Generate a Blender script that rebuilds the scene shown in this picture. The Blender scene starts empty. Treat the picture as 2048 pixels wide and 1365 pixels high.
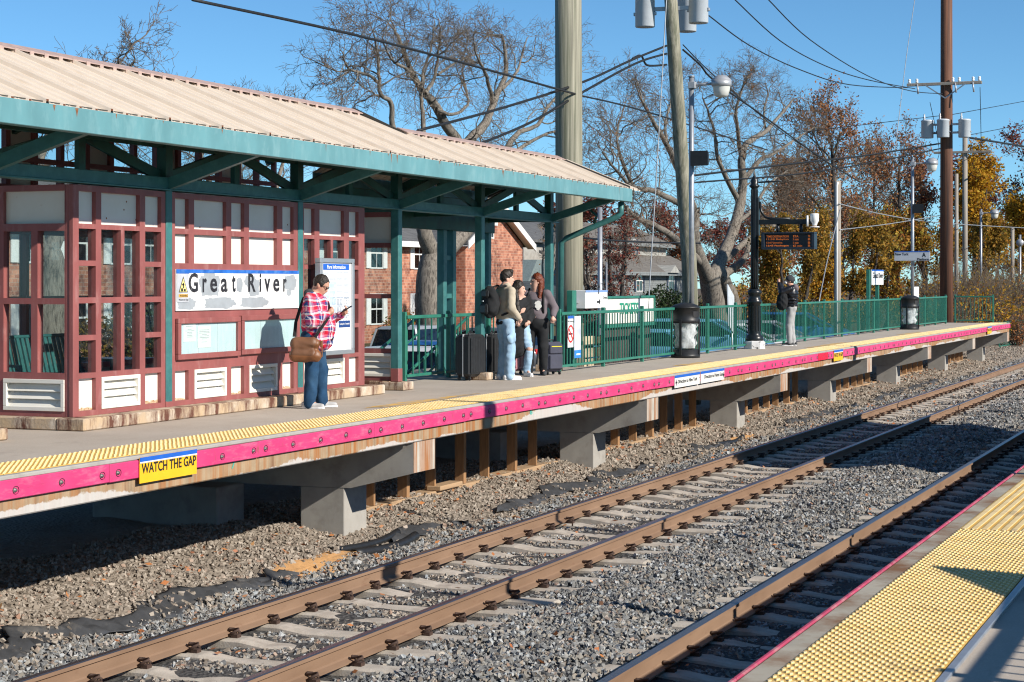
import bpy, math, random
import numpy as np
from mathutils import Vector, Matrix
R = math.radians
scene = bpy.context.scene
C = scene.collection

# ------------------------------------------------------------ camera, sky, sun, exposure
# world axes: x runs along the tracks (away to the right), y across them, z up; far platform top is z = 0
F, HY, VPX, CZ = 3800.0, 566.0, 2545.0, 1.565
TH = math.atan((VPX - 1024) / F); CO, SI = math.cos(TH), math.sin(TH)
cd = bpy.data.cameras.new('camera'); cam = bpy.data.objects.new('camera', cd); C.objects.link(cam)
cam.location = (0, 0, CZ); cam.rotation_euler = (R(90), 0, TH - R(90))
cd.sensor_width = 36; cd.lens = 36 * F / 2048; cd.shift_y = -(682.5 - HY) / 2048
cd.clip_start = 0.1; cd.clip_end = 2000
cd.dof.use_dof = True; cd.dof.focus_distance = 26; cd.dof.aperture_fstop = 13
scene.camera = cam
AZ, EL = R(13), R(29.6)                       # light travels towards +y, a little towards +x, and down
LD = Vector((math.sin(AZ) * math.cos(EL), math.cos(AZ) * math.cos(EL), -math.sin(EL)))
w = bpy.data.worlds.new('World'); scene.world = w; w.use_nodes = True
nt = w.node_tree; bg = nt.nodes['Background']
sky = nt.nodes.new('ShaderNodeTexSky'); sky.sky_type = 'NISHITA'; sky.sun_disc = False
sky.sun_elevation = EL; sky.sun_rotation = math.atan2(-LD.x, -LD.y)
sky.air_density = 0.60; sky.dust_density = 0.0; sky.ozone_density = 5.5; sky.altitude = 0
tint = nt.nodes.new('ShaderNodeMix'); tint.data_type = 'RGBA'; tint.blend_type = 'MULTIPLY'; tint.inputs[0].default_value = 1; tint.inputs[7].default_value = (.80, 1.03, .98, 1)
nt.links.new(sky.outputs[0], tint.inputs[6]); nt.links.new(tint.outputs[2], bg.inputs[0]); bg.inputs[1].default_value = 0.098
sl = bpy.data.lights.new('sun', 'SUN'); so = bpy.data.objects.new('sun', sl); C.objects.link(so)
sl.energy = 4.5; sl.angle = R(0.53); sl.color = (1.0, 0.93, 0.83)
so.rotation_euler = LD.to_track_quat('-Z', 'Y').to_euler(); so.location = (0, -20, 30)
vs = scene.view_settings; vs.view_transform = 'Standard'; vs.look = 'None'; vs.exposure = 0.52; vs.gamma = 1
scene.cycles.max_bounces = 8; scene.cycles.transparent_max_bounces = 12; scene.cycles.caustics_reflective = False
scene.cycles.caustics_refractive = False
scene.cycles.use_denoising = True; scene.cycles.filter_width = 1.15

def PX(px, y):                                  # where a photo column meets the upright plane at distance y across the tracks
    u = (px - 1024) / F
    return y * (CO + u * SI) / (SI - u * CO)
def P(px, py, y):
    x = PX(px, y)
    return Vector((x, y, CZ - (py - HY) * (x * CO + y * SI) / F))
def PYX(px, x):                                 # the same for an upright plane at distance x along the tracks
    u = (px - 1024) / F
    return x * (SI - u * CO) / (CO + u * SI)

# ------------------------------------------------------------ mesh helpers
def np_mesh(name, V, faces):
    me = bpy.data.meshes.new(name)
    V = np.asarray(V, dtype=np.float32); me.vertices.add(len(V)); me.vertices.foreach_set('co', V.ravel())
    tot = [np.asarray(f, dtype=np.int32) for f in faces if len(f)]
    nl = sum(f.size for f in tot); npoly = sum(len(f) for f in tot)
    me.loops.add(nl); me.polygons.add(npoly)
    me.loops.foreach_set('vertex_index', np.concatenate([f.ravel() for f in tot]))
    sizes = np.concatenate([np.full(len(f), f.shape[1], dtype=np.int32) for f in tot])
    me.polygons.foreach_set('use_smooth', [False]*npoly)
    st = np.zeros(npoly, dtype=np.int32); st[1:] = np.cumsum(sizes)[:-1]
    me.polygons.foreach_set('loop_start', st)
    me.update(calc_edges=True); me.validate()
    return me

class MB:
    def __init__(s): s.v = []; s.f = []; s.m = []; s.sm = []
    def add(s, vs_, fs, mi=0, sm=False):
        o = len(s.v); s.v += [tuple(p) for p in vs_]
        for f in fs: s.f.append([o + i for i in f]); s.m.append(mi); s.sm.append(sm)
        return s
    def box(s, x0, x1, y0, y1, z0, z1, mi=0):
        if x0 > x1: x0, x1 = x1, x0
        if y0 > y1: y0, y1 = y1, y0
        if z0 > z1: z0, z1 = z1, z0
        return s.add([(x0,y0,z0),(x1,y0,z0),(x1,y1,z0),(x0,y1,z0),(x0,y0,z1),(x1,y0,z1),(x1,y1,z1),(x0,y1,z1)],
              [(3,2,1,0),(4,5,6,7),(0,1,5,4),(1,2,6,5),(2,3,7,6),(3,0,4,7)], mi)
    def bbox(s, x0, x1, y0, y1, z0, z1, b=.01, mi=0):      # box with chamfered edges
        if x0 > x1: x0, x1 = x1, x0
        if y0 > y1: y0, y1 = y1, y0
        if z0 > z1: z0, z1 = z1, z0
        b = min(b, (x1-x0)*.45, (y1-y0)*.45, (z1-z0)*.45)
        X, Y, Z = (x0, x1), (y0, y1), (z0, z1); vs_ = []; idx = {}
        for i in (0,1):
            for j in (0,1):
                for k in (0,1):
                    sx, sy, sz = (b,-b)[i], (b,-b)[j], (b,-b)[k]
                    for a, p in enumerate(((X[i],Y[j]+sy,Z[k]+sz),(X[i]+sx,Y[j],Z[k]+sz),(X[i]+sx,Y[j]+sy,Z[k]))):
                        idx[i,j,k,a] = len(vs_); vs_.append(p)
        fs = []
        q = ((0,0),(1,0),(1,1),(0,1))
        for i in (0,1): fs.append([idx[i,j,k,0] for j,k in (q if i else q[::-1])])
        for j in (0,1): fs.append([idx[i,j,k,1] for k,i in (q if j else q[::-1])])
        for k in (0,1): fs.append([idx[i,j,k,2] for i,j in (q if k else q[::-1])])
        for i in (0,1):
            for j in (0,1): fs.append([idx[i,j,0,0],idx[i,j,0,1],idx[i,j,1,1],idx[i,j,1,0]])
            for k in (0,1): fs.append([idx[i,0,k,0],idx[i,0,k,2],idx[i,1,k,2],idx[i,1,k,0]])
        for j in (0,1):
            for k in (0,1): fs.append([idx[0,j,k,1],idx[0,j,k,2],idx[1,j,k,2],idx[1,j,k,1]])
        for i in (0,1):
            for j in (0,1):
                for k in (0,1): fs.append([idx[i,j,k,0],idx[i,j,k,1],idx[i,j,k,2]])
        return s.add(vs_, fs, mi)
    def beam(s, a, b, w_, h_, mi=0, up=(0,0,1)):
        a, b = Vector(a), Vector(b); d = (b - a).normalized(); up = Vector(up)
        sd = d.cross(up)
        if sd.length < 1e-4: sd = d.cross(Vector((0,1,0)))
        sd.normalize(); u = sd.cross(d).normalized()
        vs_ = [p + sd*sx*w_/2 + u*sz*h_/2 for p in (a, b) for sx, sz in ((-1,-1),(1,-1),(1,1),(-1,1))]
        return s.add(vs_, [(3,2,1,0),(4,5,6,7),(0,1,5,4),(1,2,6,5),(2,3,7,6),(3,0,4,7)], mi)
    def tube(s, pts, rad, n=8, mi=0, caps=True, sm=True):
        pts = [Vector(p) for p in pts]
        if not hasattr(rad, '__len__'): rad = [rad] * len(pts)
        o = len(s.v); prev = None
        for i, p in enumerate(pts):
            d = (pts[min(i+1, len(pts)-1)] - pts[max(i-1, 0)])
            d = d.normalized() if d.length > 1e-9 else Vector((0,0,1))
            if prev is None: x = d.orthogonal().normalized()
            else:
                x = prev - d * prev.dot(d)
                x = x.normalized() if x.length > 1e-6 else d.orthogonal().normalized()
            prev = x; y = d.cross(x)
            for k in range(n):
                a = 2 * math.pi * k / n; q = p + (x * math.cos(a) + y * math.sin(a)) * rad[i]
                s.v.append((q.x, q.y, q.z))
        for i in range(len(pts) - 1):
            for k in range(n):
                a, b = o + i*n + k, o + i*n + (k+1) % n
                s.f.append([a, b, b + n, a + n]); s.m.append(mi); s.sm.append(sm)
        if caps:
            s.f.append([o + k for k in range(n)][::-1]); s.m.append(mi); s.sm.append(False)
            e = o + (len(pts)-1)*n; s.f.append([e + k for k in range(n)]); s.m.append(mi); s.sm.append(False)
        return s
    def lathe(s, prof, c=(0,0,0), n=20, mi=0, sm=True, a0=0, a1=2*math.pi):
        o = len(s.v); full = abs(a1 - a0 - 2*math.pi) < 1e-6; m = n if full else n + 1
        for r, z in prof:
            for k in range(m):
                a = a0 + (a1 - a0) * k / n
                s.v.append((c[0] + r*math.cos(a), c[1] + r*math.sin(a), c[2] + z))
        for i in range(len(prof)-1):
            for k in range(n):
                a, b = o + i*m + k, o + i*m + (k+1) % m
                s.f.append([a, b, b + m, a + m]); s.m.append(mi); s.sm.append(sm)
        return s
    def prism(s, poly, axis, t0, t1, mi=0):     # polygon swept along an axis; poly gives the two other coordinates in xyz order
        n = len(poly); vs_ = []
        for t in (t0, t1):
            for a, b in poly: vs_.append({'x': (t,a,b), 'y': (a,t,b), 'z': (a,b,t)}[axis])
        fs = [list(range(n))[::-1], [n + i for i in range(n)]]
        for i in range(n): fs.append([i, (i+1) % n, n + (i+1) % n, n + i])
        return s.add(vs_, fs, mi)
    def mesh(s, name, mats):
        me = bpy.data.meshes.new(name); me.from_pydata(s.v, [], s.f)
        for m in (mats if isinstance(mats, (list, tuple)) else [mats]): me.materials.append(m)
        me.polygons.foreach_set('material_index', s.m); me.polygons.foreach_set('use_smooth', s.sm)
        import bmesh
        bm = bmesh.new(); bm.from_mesh(me); bmesh.ops.recalc_face_normals(bm, faces=bm.faces); bm.to_mesh(me); bm.free()
        me.update(); return me
    def shift(s, d): s.v = [(a + d[0], b + d[1], c + d[2]) for a, b, c in s.v]; return s

def tag(o, label=None, cat=None, group=None, kind=None):
    if label: o['label'] = label
    if cat: o['category'] = cat
    if group: o['group'] = group
    if kind: o['kind'] = kind
    return o
def link(name, me, parent=None, loc=(0,0,0), rz=0):
    o = bpy.data.objects.new(name, me); C.objects.link(o); o.location = loc
    if rz: o.rotation_euler = (0, 0, rz)
    if parent is not None: o.parent = parent
    return o
def thing(name, label, cat, loc=(0,0,0), rz=0, group=None):
    o = link(name, None, None, loc, rz); o.empty_display_size = .2
    return tag(o, label, cat, group)
def wloc(o):
    p = Vector(o.location)
    while o.parent: o = o.parent; p += Vector(o.location)
    return p
def part(name, mb, mats, parent, local=False):  # world-space builder geometry becomes a child of an unrotated parent
    if not local: mb.shift(-wloc(parent))
    return link(name, mb.mesh(name, mats), parent)
def solo(name, mb, mats, label=None, cat=None, group=None, kind=None, base=None):
    if base is not None: mb.shift(-Vector(base))
    o = link(name, mb.mesh(name, mats), None, base or (0,0,0))
    return tag(o, label, cat, group, kind)
def copy_tree(o, parent=None):
    c = o.copy(); C.objects.link(c); c.parent = parent
    for ch in list(o.children): copy_tree(ch, c)
    return c

# lettering: the built-in font turned into flat meshes, one unit high
_txt = {}
def text_mesh(s):
    if s not in _txt:
        cu = bpy.data.curves.new('t', 'FONT'); cu.body = s; cu.resolution_u = 3; cu.offset = .022
        o = bpy.data.objects.new('t', cu); C.objects.link(o)
        dg = bpy.context.evaluated_depsgraph_get(); me = o.evaluated_get(dg).to_mesh()
        v = np.array([p.co[:2] for p in me.vertices]); f = [list(p.vertices) for p in me.polygons]
        o.evaluated_get(dg).to_mesh_clear(); bpy.data.objects.remove(o)
        v -= v.min(0); _txt[s] = (v, f)
    return _txt[s]
WORDS = ['Great River', 'WATCH THE GAP', 'Direction to New York', 'Direction to Points East', 'Fare Information', 'TICKETS', 'New York', 'A',
         'Platform', 'WARNING', 'Watch the Gap', 'TIME DESTINATION', 'ETA', 'TRK', '11:38 Babylon', '1 min', '12:07 Jamaica',
         '12:43 Patchogue', '65 min', 'B', 'Parking', 'Crossing', '7', '6', 'Looking for a Timetable?', 'No Smoking', 'G','r','e','a','t','R','i','v']
for s_ in WORDS: text_mesh(s_)
def letters(mb, s, x0, x1, z0, z1, y, mi=0, nx=-1, plane='xz'):
    """fit a word into a rectangle on a plane facing -y (plane xz) or -x (plane yz, x0/x1 are then y values left to right)"""
    v, f = text_mesh(s); W, H = v.max(0)
    P3 = []
    for a, b in v:
        t = x0 + (x1 - x0) * a / W; z = z0 + (z1 - z0) * b / H
        P3.append((t, y, z) if plane == 'xz' else (y, t, z))
    return mb.add(P3, f, mi)

# ------------------------------------------------------------ materials
def new_mat(name):
    m = bpy.data.materials.new(name); m.use_nodes = True
    return m, m.node_tree, m.node_tree.nodes['Principled BSDF']
def N(t, kind, **kw):
    n = t.nodes.new(kind)
    for k, v in kw.items():
        if k.startswith('i_'): n.inputs[int(k[2:])].default_value = v
        else: setattr(n, k, v)
    return n
def ramp(t, stops, fac=None):
    r = t.nodes.new('ShaderNodeValToRGB'); e = r.color_ramp.elements
    while len(e) < len(stops): e.new(.5)
    for i, (p, c_) in enumerate(stops): e[i].position = p; e[i].color = (*c_, 1) if len(c_) == 3 else c_
    if fac is not None: t.links.new(fac, r.inputs[0])
    return r
def coords(t, scale=(1,1,1)):                   # world position, so that copies of a piece do not repeat one pattern
    g = t.nodes.new('ShaderNodeNewGeometry'); mp = t.nodes.new('ShaderNodeMapping'); mp.inputs['Scale'].default_value = scale
    t.links.new(g.outputs['Position'], mp.inputs['Vector']); return mp.outputs[0]
def noise(t, vec, scale, detail=4, rough=.55):
    n = t.nodes.new('ShaderNodeTexNoise'); n.inputs['Scale'].default_value = scale
    n.inputs['Detail'].default_value = detail; n.inputs['Roughness'].default_value = rough
    t.links.new(vec, n.inputs['Vector']); return n.outputs['Fac']
def mixc(t, fac, a, b, blend='MIX'):
    m = t.nodes.new('ShaderNodeMix'); m.data_type = 'RGBA'; m.blend_type = blend
    for i, v in ((0, fac), (6, a), (7, b)):
        if isinstance(v, (int, float)): m.inputs[i].default_value = v
        elif isinstance(v, (tuple, list)): m.inputs[i].default_value = (*v, 1) if len(v) == 3 else v
        else: t.links.new(v, m.inputs[i])
    return m.outputs[2]
def mth(t, op, a, b=None, c=None):
    m = t.nodes.new('ShaderNodeMath'); m.operation = op
    for i, v in enumerate((a, b, c)):
        if v is None: continue
        if isinstance(v, (int, float)): m.inputs[i].default_value = v
        else: t.links.new(v, m.inputs[i])
    return m.outputs[0]
def bump(t, b, height, strength=.3, dist=.02):
    n = t.nodes.new('ShaderNodeBump'); n.inputs['Strength'].default_value = strength; n.inputs['Distance'].default_value = dist
    t.links.new(height, n.inputs['Height']); t.links.new(n.outputs[0], b.inputs['Normal'])
def mul(c_, k): return tuple(min(1, x * k) for x in c_)
def mat(name, col, rough=.7, metal=0., var=.18, scale=6, col2=None, bmp=0., bscale=60, stretch=(1,1,1), dirt=None, dscale=2, dlo=.5, dhi=.75, spec=.4):
    m, t, b = new_mat(name); v = coords(t, scale=stretch)
    n1 = noise(t, v, scale, 6)
    r = ramp(t, [(.25, mul(col, 1-var)), (.75, col2 or mul(col, 1+var))], n1); out = r.outputs[0]
    if dirt:
        n2 = noise(t, v, dscale, 8, .65); rr = ramp(t, [(dlo, (0,0,0)), (dhi, (1,1,1))], n2)
        out = mixc(t, rr.outputs[0], out, dirt)
    t.links.new(out, b.inputs['Base Color'])
    b.inputs['Roughness'].default_value = rough; b.inputs['Metallic'].default_value = metal
    b.inputs['Specular IOR Level'].default_value = spec
    if bmp: bump(t, b, noise(t, v, bscale, 5), bmp, .01)
    return m
M = {}
M['pink'] = mat('pink_board', (.63,.046,.17), .55, var=.16, scale=3, dirt=(.66,.13,.25), dscale=5, dlo=.5, dhi=.75)
def m_pink():
    m, t, b = new_mat('scuffed_pink_board'); v = coords(t)
    c = ramp(t, [(.3, (.56,.035,.145)), (.7, (.66,.06,.19))], noise(t, v, 2.2, 6)).outputs[0]
    c = mixc(t, ramp(t, [(.52, (0,0,0)), (.74, (.8,.8,.8))], noise(t, coords(t, scale=(.8,1,3)), 5, 7, .7)).outputs[0], c, (.66,.19,.28))
    c = mixc(t, ramp(t, [(.60, (0,0,0)), (.68, (.55,.55,.55))], noise(t, coords(t, scale=(.35,1,9)), 6, 6, .7)).outputs[0], c, (.27,.03,.07))
    c = mixc(t, ramp(t, [(.66, (0,0,0)), (.72, (.7,.7,.7))], noise(t, coords(t, scale=(1,1,.3)), 14, 4, .6)).outputs[0], c, (.30,.08,.08))
    t.links.new(c, b.inputs['Base Color']); b.inputs['Roughness'].default_value = .6; return m
M['pink'] = m_pink()
M['pinkworn'] = mat('worn_rose_board', (.42,.055,.11), .6, var=.25, scale=4, dirt=(.42,.25,.24), dscale=7, dlo=.5, dhi=.72)
M['teal'] = mat('faded_teal_paint', (.125,.285,.31), .5, var=.16, scale=3, stretch=(1,1,.4), dirt=(.20,.36,.38), dscale=7)
M['green'] = mat('green_paint', (.042,.155,.155), .42, var=.2, scale=5, dirt=(.07,.22,.205), dscale=8)
M['fence'] = mat('fence_green_paint', (.03,.175,.125), .4, var=.2, scale=6)
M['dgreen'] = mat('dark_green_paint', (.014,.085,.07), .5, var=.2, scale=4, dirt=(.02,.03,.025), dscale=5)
M['maroon'] = mat('maroon_paint', (.275,.088,.082), .5, var=.18, scale=4, dirt=(.37,.18,.17), dscale=9, dlo=.55, dhi=.8, stretch=(1,1,.35))
M['tan'] = mat('tan_metal_roof', (.64,.545,.445), .45, var=.06, scale=2.5, dirt=(.56,.455,.35), dscale=3, dlo=.5, dhi=.8)
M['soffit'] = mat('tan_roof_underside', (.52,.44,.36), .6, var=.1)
M['trim'] = mat('roof_trim', (.42,.30,.26), .5, var=.2, scale=9)
M['browntrim'] = mat('dark_rake_trim', (.06,.055,.045), .5)
M['rust'] = mat('rust', (.14,.045,.018), .85, var=.35, scale=30)
M['black'] = mat('black_plastic', (.018,.019,.021), .45, var=.25, scale=12)
M['blackm'] = mat('black_painted_metal', (.012,.015,.017), .32, var=.3, scale=14)
M['rubber'] = mat('black_rubber', (.02,.02,.02), .7)
M['grey'] = mat('grey_metal', (.40,.41,.43), .42, .3, var=.12, scale=8)
M['galv'] = mat('galvanised_steel', (.36,.38,.41), .42, .55, var=.14, scale=10)
M['alu'] = mat('aluminium_frame', (.45,.47,.50), .35, .6, var=.08)
M['white'] = mat('white_enamel', (.80,.80,.79), .4, var=.04, scale=7)
M['offwhite'] = mat('weathered_white_sign', (.74,.73,.68), .5, var=.08, scale=5, dirt=(.55,.5,.42), dscale=4, dlo=.6, dhi=.85)
M['ink'] = mat('black_lettering', (.018,.018,.02), .6, var=.1)
M['inkgrey'] = mat('grey_print', (.42,.43,.45), .7, var=.1)
M['blue'] = mat('blue_sign_band', (.02,.12,.52), .45, var=.12, scale=10)
M['navy'] = mat('navy_sign', (.02,.06,.22), .45)
M['red'] = mat('red_print', (.62,.03,.03), .5)
M['yellow'] = mat('yellow_sign', (.86,.47,.022), .45, var=.06)
M['wood'] = mat('new_lumber', (.34,.19,.09), .75, var=.25, scale=7, stretch=(6,6,.6), bmp=.15, bscale=18, dirt=(.24,.14,.08), dscale=3)
M['woodsill'] = mat('weathered_plank', (.40,.27,.16), .8, var=.2, scale=6, stretch=(.6,6,6))
M['concrete'] = mat('concrete', (.36,.345,.315), .85, var=.14, scale=3, bmp=.12, bscale=70, dirt=(.24,.22,.195), dscale=4, dlo=.5, dhi=.8)
M['paper'] = mat('paper', (.80,.80,.76), .6, var=.04)
M['glassback'] = mat('pale_blue_backing', (.62,.72,.74), .5, var=.06, scale=3, stretch=(3,3,.7), dirt=(.70,.78,.79), dscale=6)
M['tyre'] = mat('tyre_rubber', (.018,.018,.019), .8)
M['skin'] = mat('skin', (.55,.30,.21), .5, var=.08, scale=14)
M['skin2'] = mat('pale_skin', (.64,.38,.29), .5, var=.08, scale=14)
M['zip'] = mat('yellow_zip', (.75,.62,.03), .5)
M['chrome'] = mat('brushed_chrome', (.6,.6,.6), .25, .9, var=.08)

def m_glass(name, tint=(.86,.9,.9), refl=.75):
    m, t, b = new_mat(name); t.nodes.remove(b); out = t.nodes['Material Output']
    tr = N(t, 'ShaderNodeBsdfTransparent'); tr.inputs[0].default_value = (*tint, 1)
    gl = N(t, 'ShaderNodeBsdfGlossy'); gl.inputs['Roughness'].default_value = .03; gl.inputs[0].default_value = (.9,.95,1,1)
    lw = N(t, 'ShaderNodeLayerWeight'); fac_ = mth(t, 'MULTIPLY_ADD', mth(t, 'POWER', lw.outputs['Facing'], 4.0), .7, .035)
    v = coords(t); n = noise(t, v, 3); k = mth(t, 'MULTIPLY', fac_, mth(t, 'MULTIPLY_ADD', n, .5, refl - .2))
    df = N(t, 'ShaderNodeBsdfDiffuse'); df.inputs[0].default_value = (.55,.57,.57,1)
    sp = ramp(t, [(.45, (0,0,0)), (.9, (.04,.04,.04))], noise(t, v, 7, 8, .7))
    m1 = N(t, 'ShaderNodeMixShader'); t.links.new(sp.outputs[0], m1.inputs[0]); t.links.new(tr.outputs[0], m1.inputs[1]); t.links.new(df.outputs[0], m1.inputs[2])
    m2 = N(t, 'ShaderNodeMixShader'); t.links.new(k, m2.inputs[0]); t.links.new(m1.outputs[0], m2.inputs[1]); t.links.new(gl.outputs[0], m2.inputs[2])
    t.links.new(m2.outputs[0], out.inputs[0]); return m
M['glass'] = m_glass('window_glass')
M['carglass'] = m_glass('car_glass', (.16,.19,.2), 1.1)
M['caseglass'] = m_glass('case_glass', (.93,.97,.97), .5)

def m_stained(name, base, z0, z1, white=True):
    """concrete edge beam: rust running down from above, pale lime blooms towards the bottom edge"""
    m, t, b = new_mat(name); tc = t.nodes.new('ShaderNodeTexCoord'); sp = t.nodes.new('ShaderNodeSeparateXYZ')
    t.links.new(tc.outputs['Object'], sp.inputs[0])
    v1 = coords(t, scale=(1,1,.03)); v2 = coords(t, scale=(1,1,1)); v3 = coords(t, scale=(.28,1,.4))
    c1 = ramp(t, [(.3, mul(base, .8)), (.7, mul(base, 1.15))], noise(t, v2, 5, 8)).outputs[0]
    fine = ramp(t, [(.42, (0,0,0)), (.58, (1,1,1))], noise(t, v1, 9, 5, .7)).outputs[0]
    big = ramp(t, [(.36, (.35,.35,.35)), (.56, (1,1,1))], noise(t, v3, 1.6, 3)).outputs[0]
    k = mixc(t, 1, fine, big, 'MULTIPLY')
    c2 = mixc(t, mth(t, 'MULTIPLY', k, .95), c1, (.34,.125,.03))
    dk = ramp(t, [(.56, (0,0,0)), (.68, (1,1,1))], noise(t, v1, 7, 4, .6)).outputs[0]
    c2 = mixc(t, mth(t, 'MULTIPLY', dk, .55), c2, (.13,.06,.03))
    if white:
        wv = noise(t, coords(t, scale=(.30,.3,.5)), 1.1, 6, .6)
        edge = mth(t, 'SUBTRACT', mth(t, 'ADD', sp.outputs[2], mth(t, 'MULTIPLY_ADD', wv, -.70, .685)), mth(t, 'MULTIPLY', noise(t, v2, 24, 4), .05))
        wm = ramp(t, [(0, (1,1,1)), (.012, (0,0,0))], edge).outputs[0]
        c2 = mixc(t, mth(t, 'MULTIPLY', wm, .75), c2, mixc(t, noise(t, v1, 22, 3), (.46,.45,.43), (.62,.62,.61)))
    t.links.new(c2, b.inputs['Base Color']); b.inputs['Roughness'].default_value = .9
    bump(t, b, noise(t, v2, 60, 6), .15, .01); return m
M['edge'] = m_stained('stained_edge_concrete', (.36,.265,.165), -.34, -.16)
M['capend'] = m_stained('stained_cap_concrete', (.47,.44,.38), 0, 1, False)
def m_kerb():
    m, t, b = new_mat('rusty_kerb_concrete'); v1 = coords(t, scale=(1,1,.25)); v2 = coords(t)
    c = ramp(t, [(.3, (.50,.36,.22)), (.5, (.44,.34,.24)), (.7, (.62,.54,.44))], noise(t, v2, 4, 8)).outputs[0]
    c = mixc(t, ramp(t, [(.47, (0,0,0)), (.58, (1,1,1))], noise(t, v1, 2.4, 8, .75)).outputs[0], c, (.115,.042,.025))
    c = mixc(t, ramp(t, [(.62, (0,0,0)), (.68, (.8,.8,.8))], noise(t, v2, 2.2, 6, .6)).outputs[0], c, (.68,.66,.62))
    t.links.new(c, b.inputs['Base Color']); b.inputs['Roughness'].default_value = .9; bump(t, b, noise(t, v2, 30, 6), .3, .02); return m
M['kerb'] = m_kerb()
def m_cream():
    m, t, b = new_mat('cream_panel'); v = coords(t)
    c = ramp(t, [(.3, (.71,.68,.60)), (.7, (.77,.75,.69))], noise(t, v, 2.5, 4)).outputs[0]
    c = mixc(t, ramp(t, [(.70, (0,0,0)), (.76, (1,1,1))], noise(t, v, 9, 3, .5)).outputs[0], c, (.66,.60,.50))
    t.links.new(c, b.inputs['Base Color']); b.inputs['Roughness'].default_value = .5; return m
M['cream'] = m_cream()
M['creamrust'] = mat('cream_panel_rusted_edge', (.50,.20,.03), .8, var=.5, scale=30, col2=(.72,.60,.42))
def m_deck():
    m, t, b = new_mat('platform_concrete'); v = coords(t)
    c = ramp(t, [(.25, (.37,.31,.25)), (.75, (.48,.415,.345))], noise(t, v, 1.2, 8, .6)).outputs[0]
    c = mixc(t, ramp(t, [(.5, (0,0,0)), (.62, (1,1,1))], noise(t, v, 90, 3)).outputs[0], c, mixc(t, .35, c, (.55,.5,.45)))
    c = mixc(t, ramp(t, [(.58, (0,0,0)), (.74, (.75,.75,.75))], noise(t, coords(t, scale=(.5,1.6,1)), 1.7, 7, .7)).outputs[0], c, (.26,.205,.165))
    t.links.new(c, b.inputs['Base Color']); b.inputs['Roughness'].default_value = .88; bump(t, b, noise(t, v, 120, 3), .12, .006); return m
M['deck'] = m_deck()
def m_tactile():
    m, t, b = new_mat('yellow_tactile_tile'); v = coords(t)
    c = ramp(t, [(.3, (.58,.345,.07)), (.7, (.74,.47,.12))], noise(t, v, 2.1, 5)).outputs[0]
    wn = noise(t, v, 5, 8, .72)
    sp = t.nodes.new('ShaderNodeSeparateXYZ'); tc = t.nodes.new('ShaderNodeTexCoord'); t.links.new(tc.outputs['Object'], sp.inputs[0])
    top = ramp(t, [(.012, (0,0,0)), (.0165, (1,1,1))], sp.outputs[2]).outputs[0]
    c = mixc(t, mth(t, 'MULTIPLY', top, ramp(t, [(.30, (.3,.3,.3)), (.55, (.95,.95,.95))], wn).outputs[0]), c, (.84,.68,.38))
    c = mixc(t, ramp(t, [(.56, (0,0,0)), (.70, (.7,.7,.7))], noise(t, v, 2.3, 8, .75)).outputs[0], c, (.17,.13,.085))
    t.links.new(c, b.inputs['Base Color']); b.inputs['Roughness'].default_value = .6; return m
M['tactile'] = m_tactile()
def m_rail():
    m, t, b = new_mat('rusty_rail_side'); v = coords(t, scale=(.25,1,1))
    c = ramp(t, [(.3, (.185,.112,.068)), (.7, (.26,.165,.105))], noise(t, v, 4, 8)).outputs[0]
    c = mixc(t, ramp(t, [(.62, (0,0,0)), (.72, (.6,.6,.6))], noise(t, v, 11, 6)).outputs[0], c, (.15,.075,.042))
    t.links.new(c, b.inputs['Base Color']); b.inputs['Roughness'].default_value = .8; return m
M['rail'] = m_rail()
M['railtop'] = mat('worn_rail_head', (.20,.19,.20), .30, .85, var=.15, scale=3, stretch=(.1,3,1))
M['tie'] = mat('concrete_tie', (.47,.42,.355), .9, var=.18, scale=7, bmp=.25, bscale=60, dirt=(.33,.285,.235), dscale=5, dlo=.45, dhi=.7)
M['clip'] = mat('rusty_clip', (.06,.035,.026), .75, var=.3, scale=30)
def m_island(name, stops, rough=.9, trans=0., bmp=0.):
    m, t, b = new_mat(name); g = t.nodes.new('ShaderNodeNewGeometry')
    r = ramp(t, stops, g.outputs['Random Per Island']); t.links.new(r.outputs[0], b.inputs['Base Color'])
    b.inputs['Roughness'].default_value = rough; b.inputs['Specular IOR Level'].default_value = .25
    if trans:
        out = t.nodes['Material Output']; tl = N(t, 'ShaderNodeBsdfTranslucent'); t.links.new(r.outputs[0], tl.inputs[0])
        mx = N(t, 'ShaderNodeMixShader'); mx.inputs[0].default_value = trans
        t.links.new(b.outputs[0], mx.inputs[1]); t.links.new(tl.outputs[0], mx.inputs[2]); t.links.new(mx.outputs[0], out.inputs[0])
    return m
M['stone'] = m_island('ballast_stone', [(0, (.09,.09,.09)), (.25, (.16,.163,.163)), (.5, (.225,.228,.224)), (.7, (.275,.25,.21)), (.85, (.31,.335,.35)), (.95, (.43,.43,.42)), (1, (.24,.16,.115))])
M['stonebrown'] = m_island('dusty_ballast_stone', [(0, (.17,.142,.115)), (.4, (.26,.222,.18)), (.7, (.34,.295,.245)), (.9, (.40,.35,.295)), (1, (.30,.18,.125))])
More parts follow.
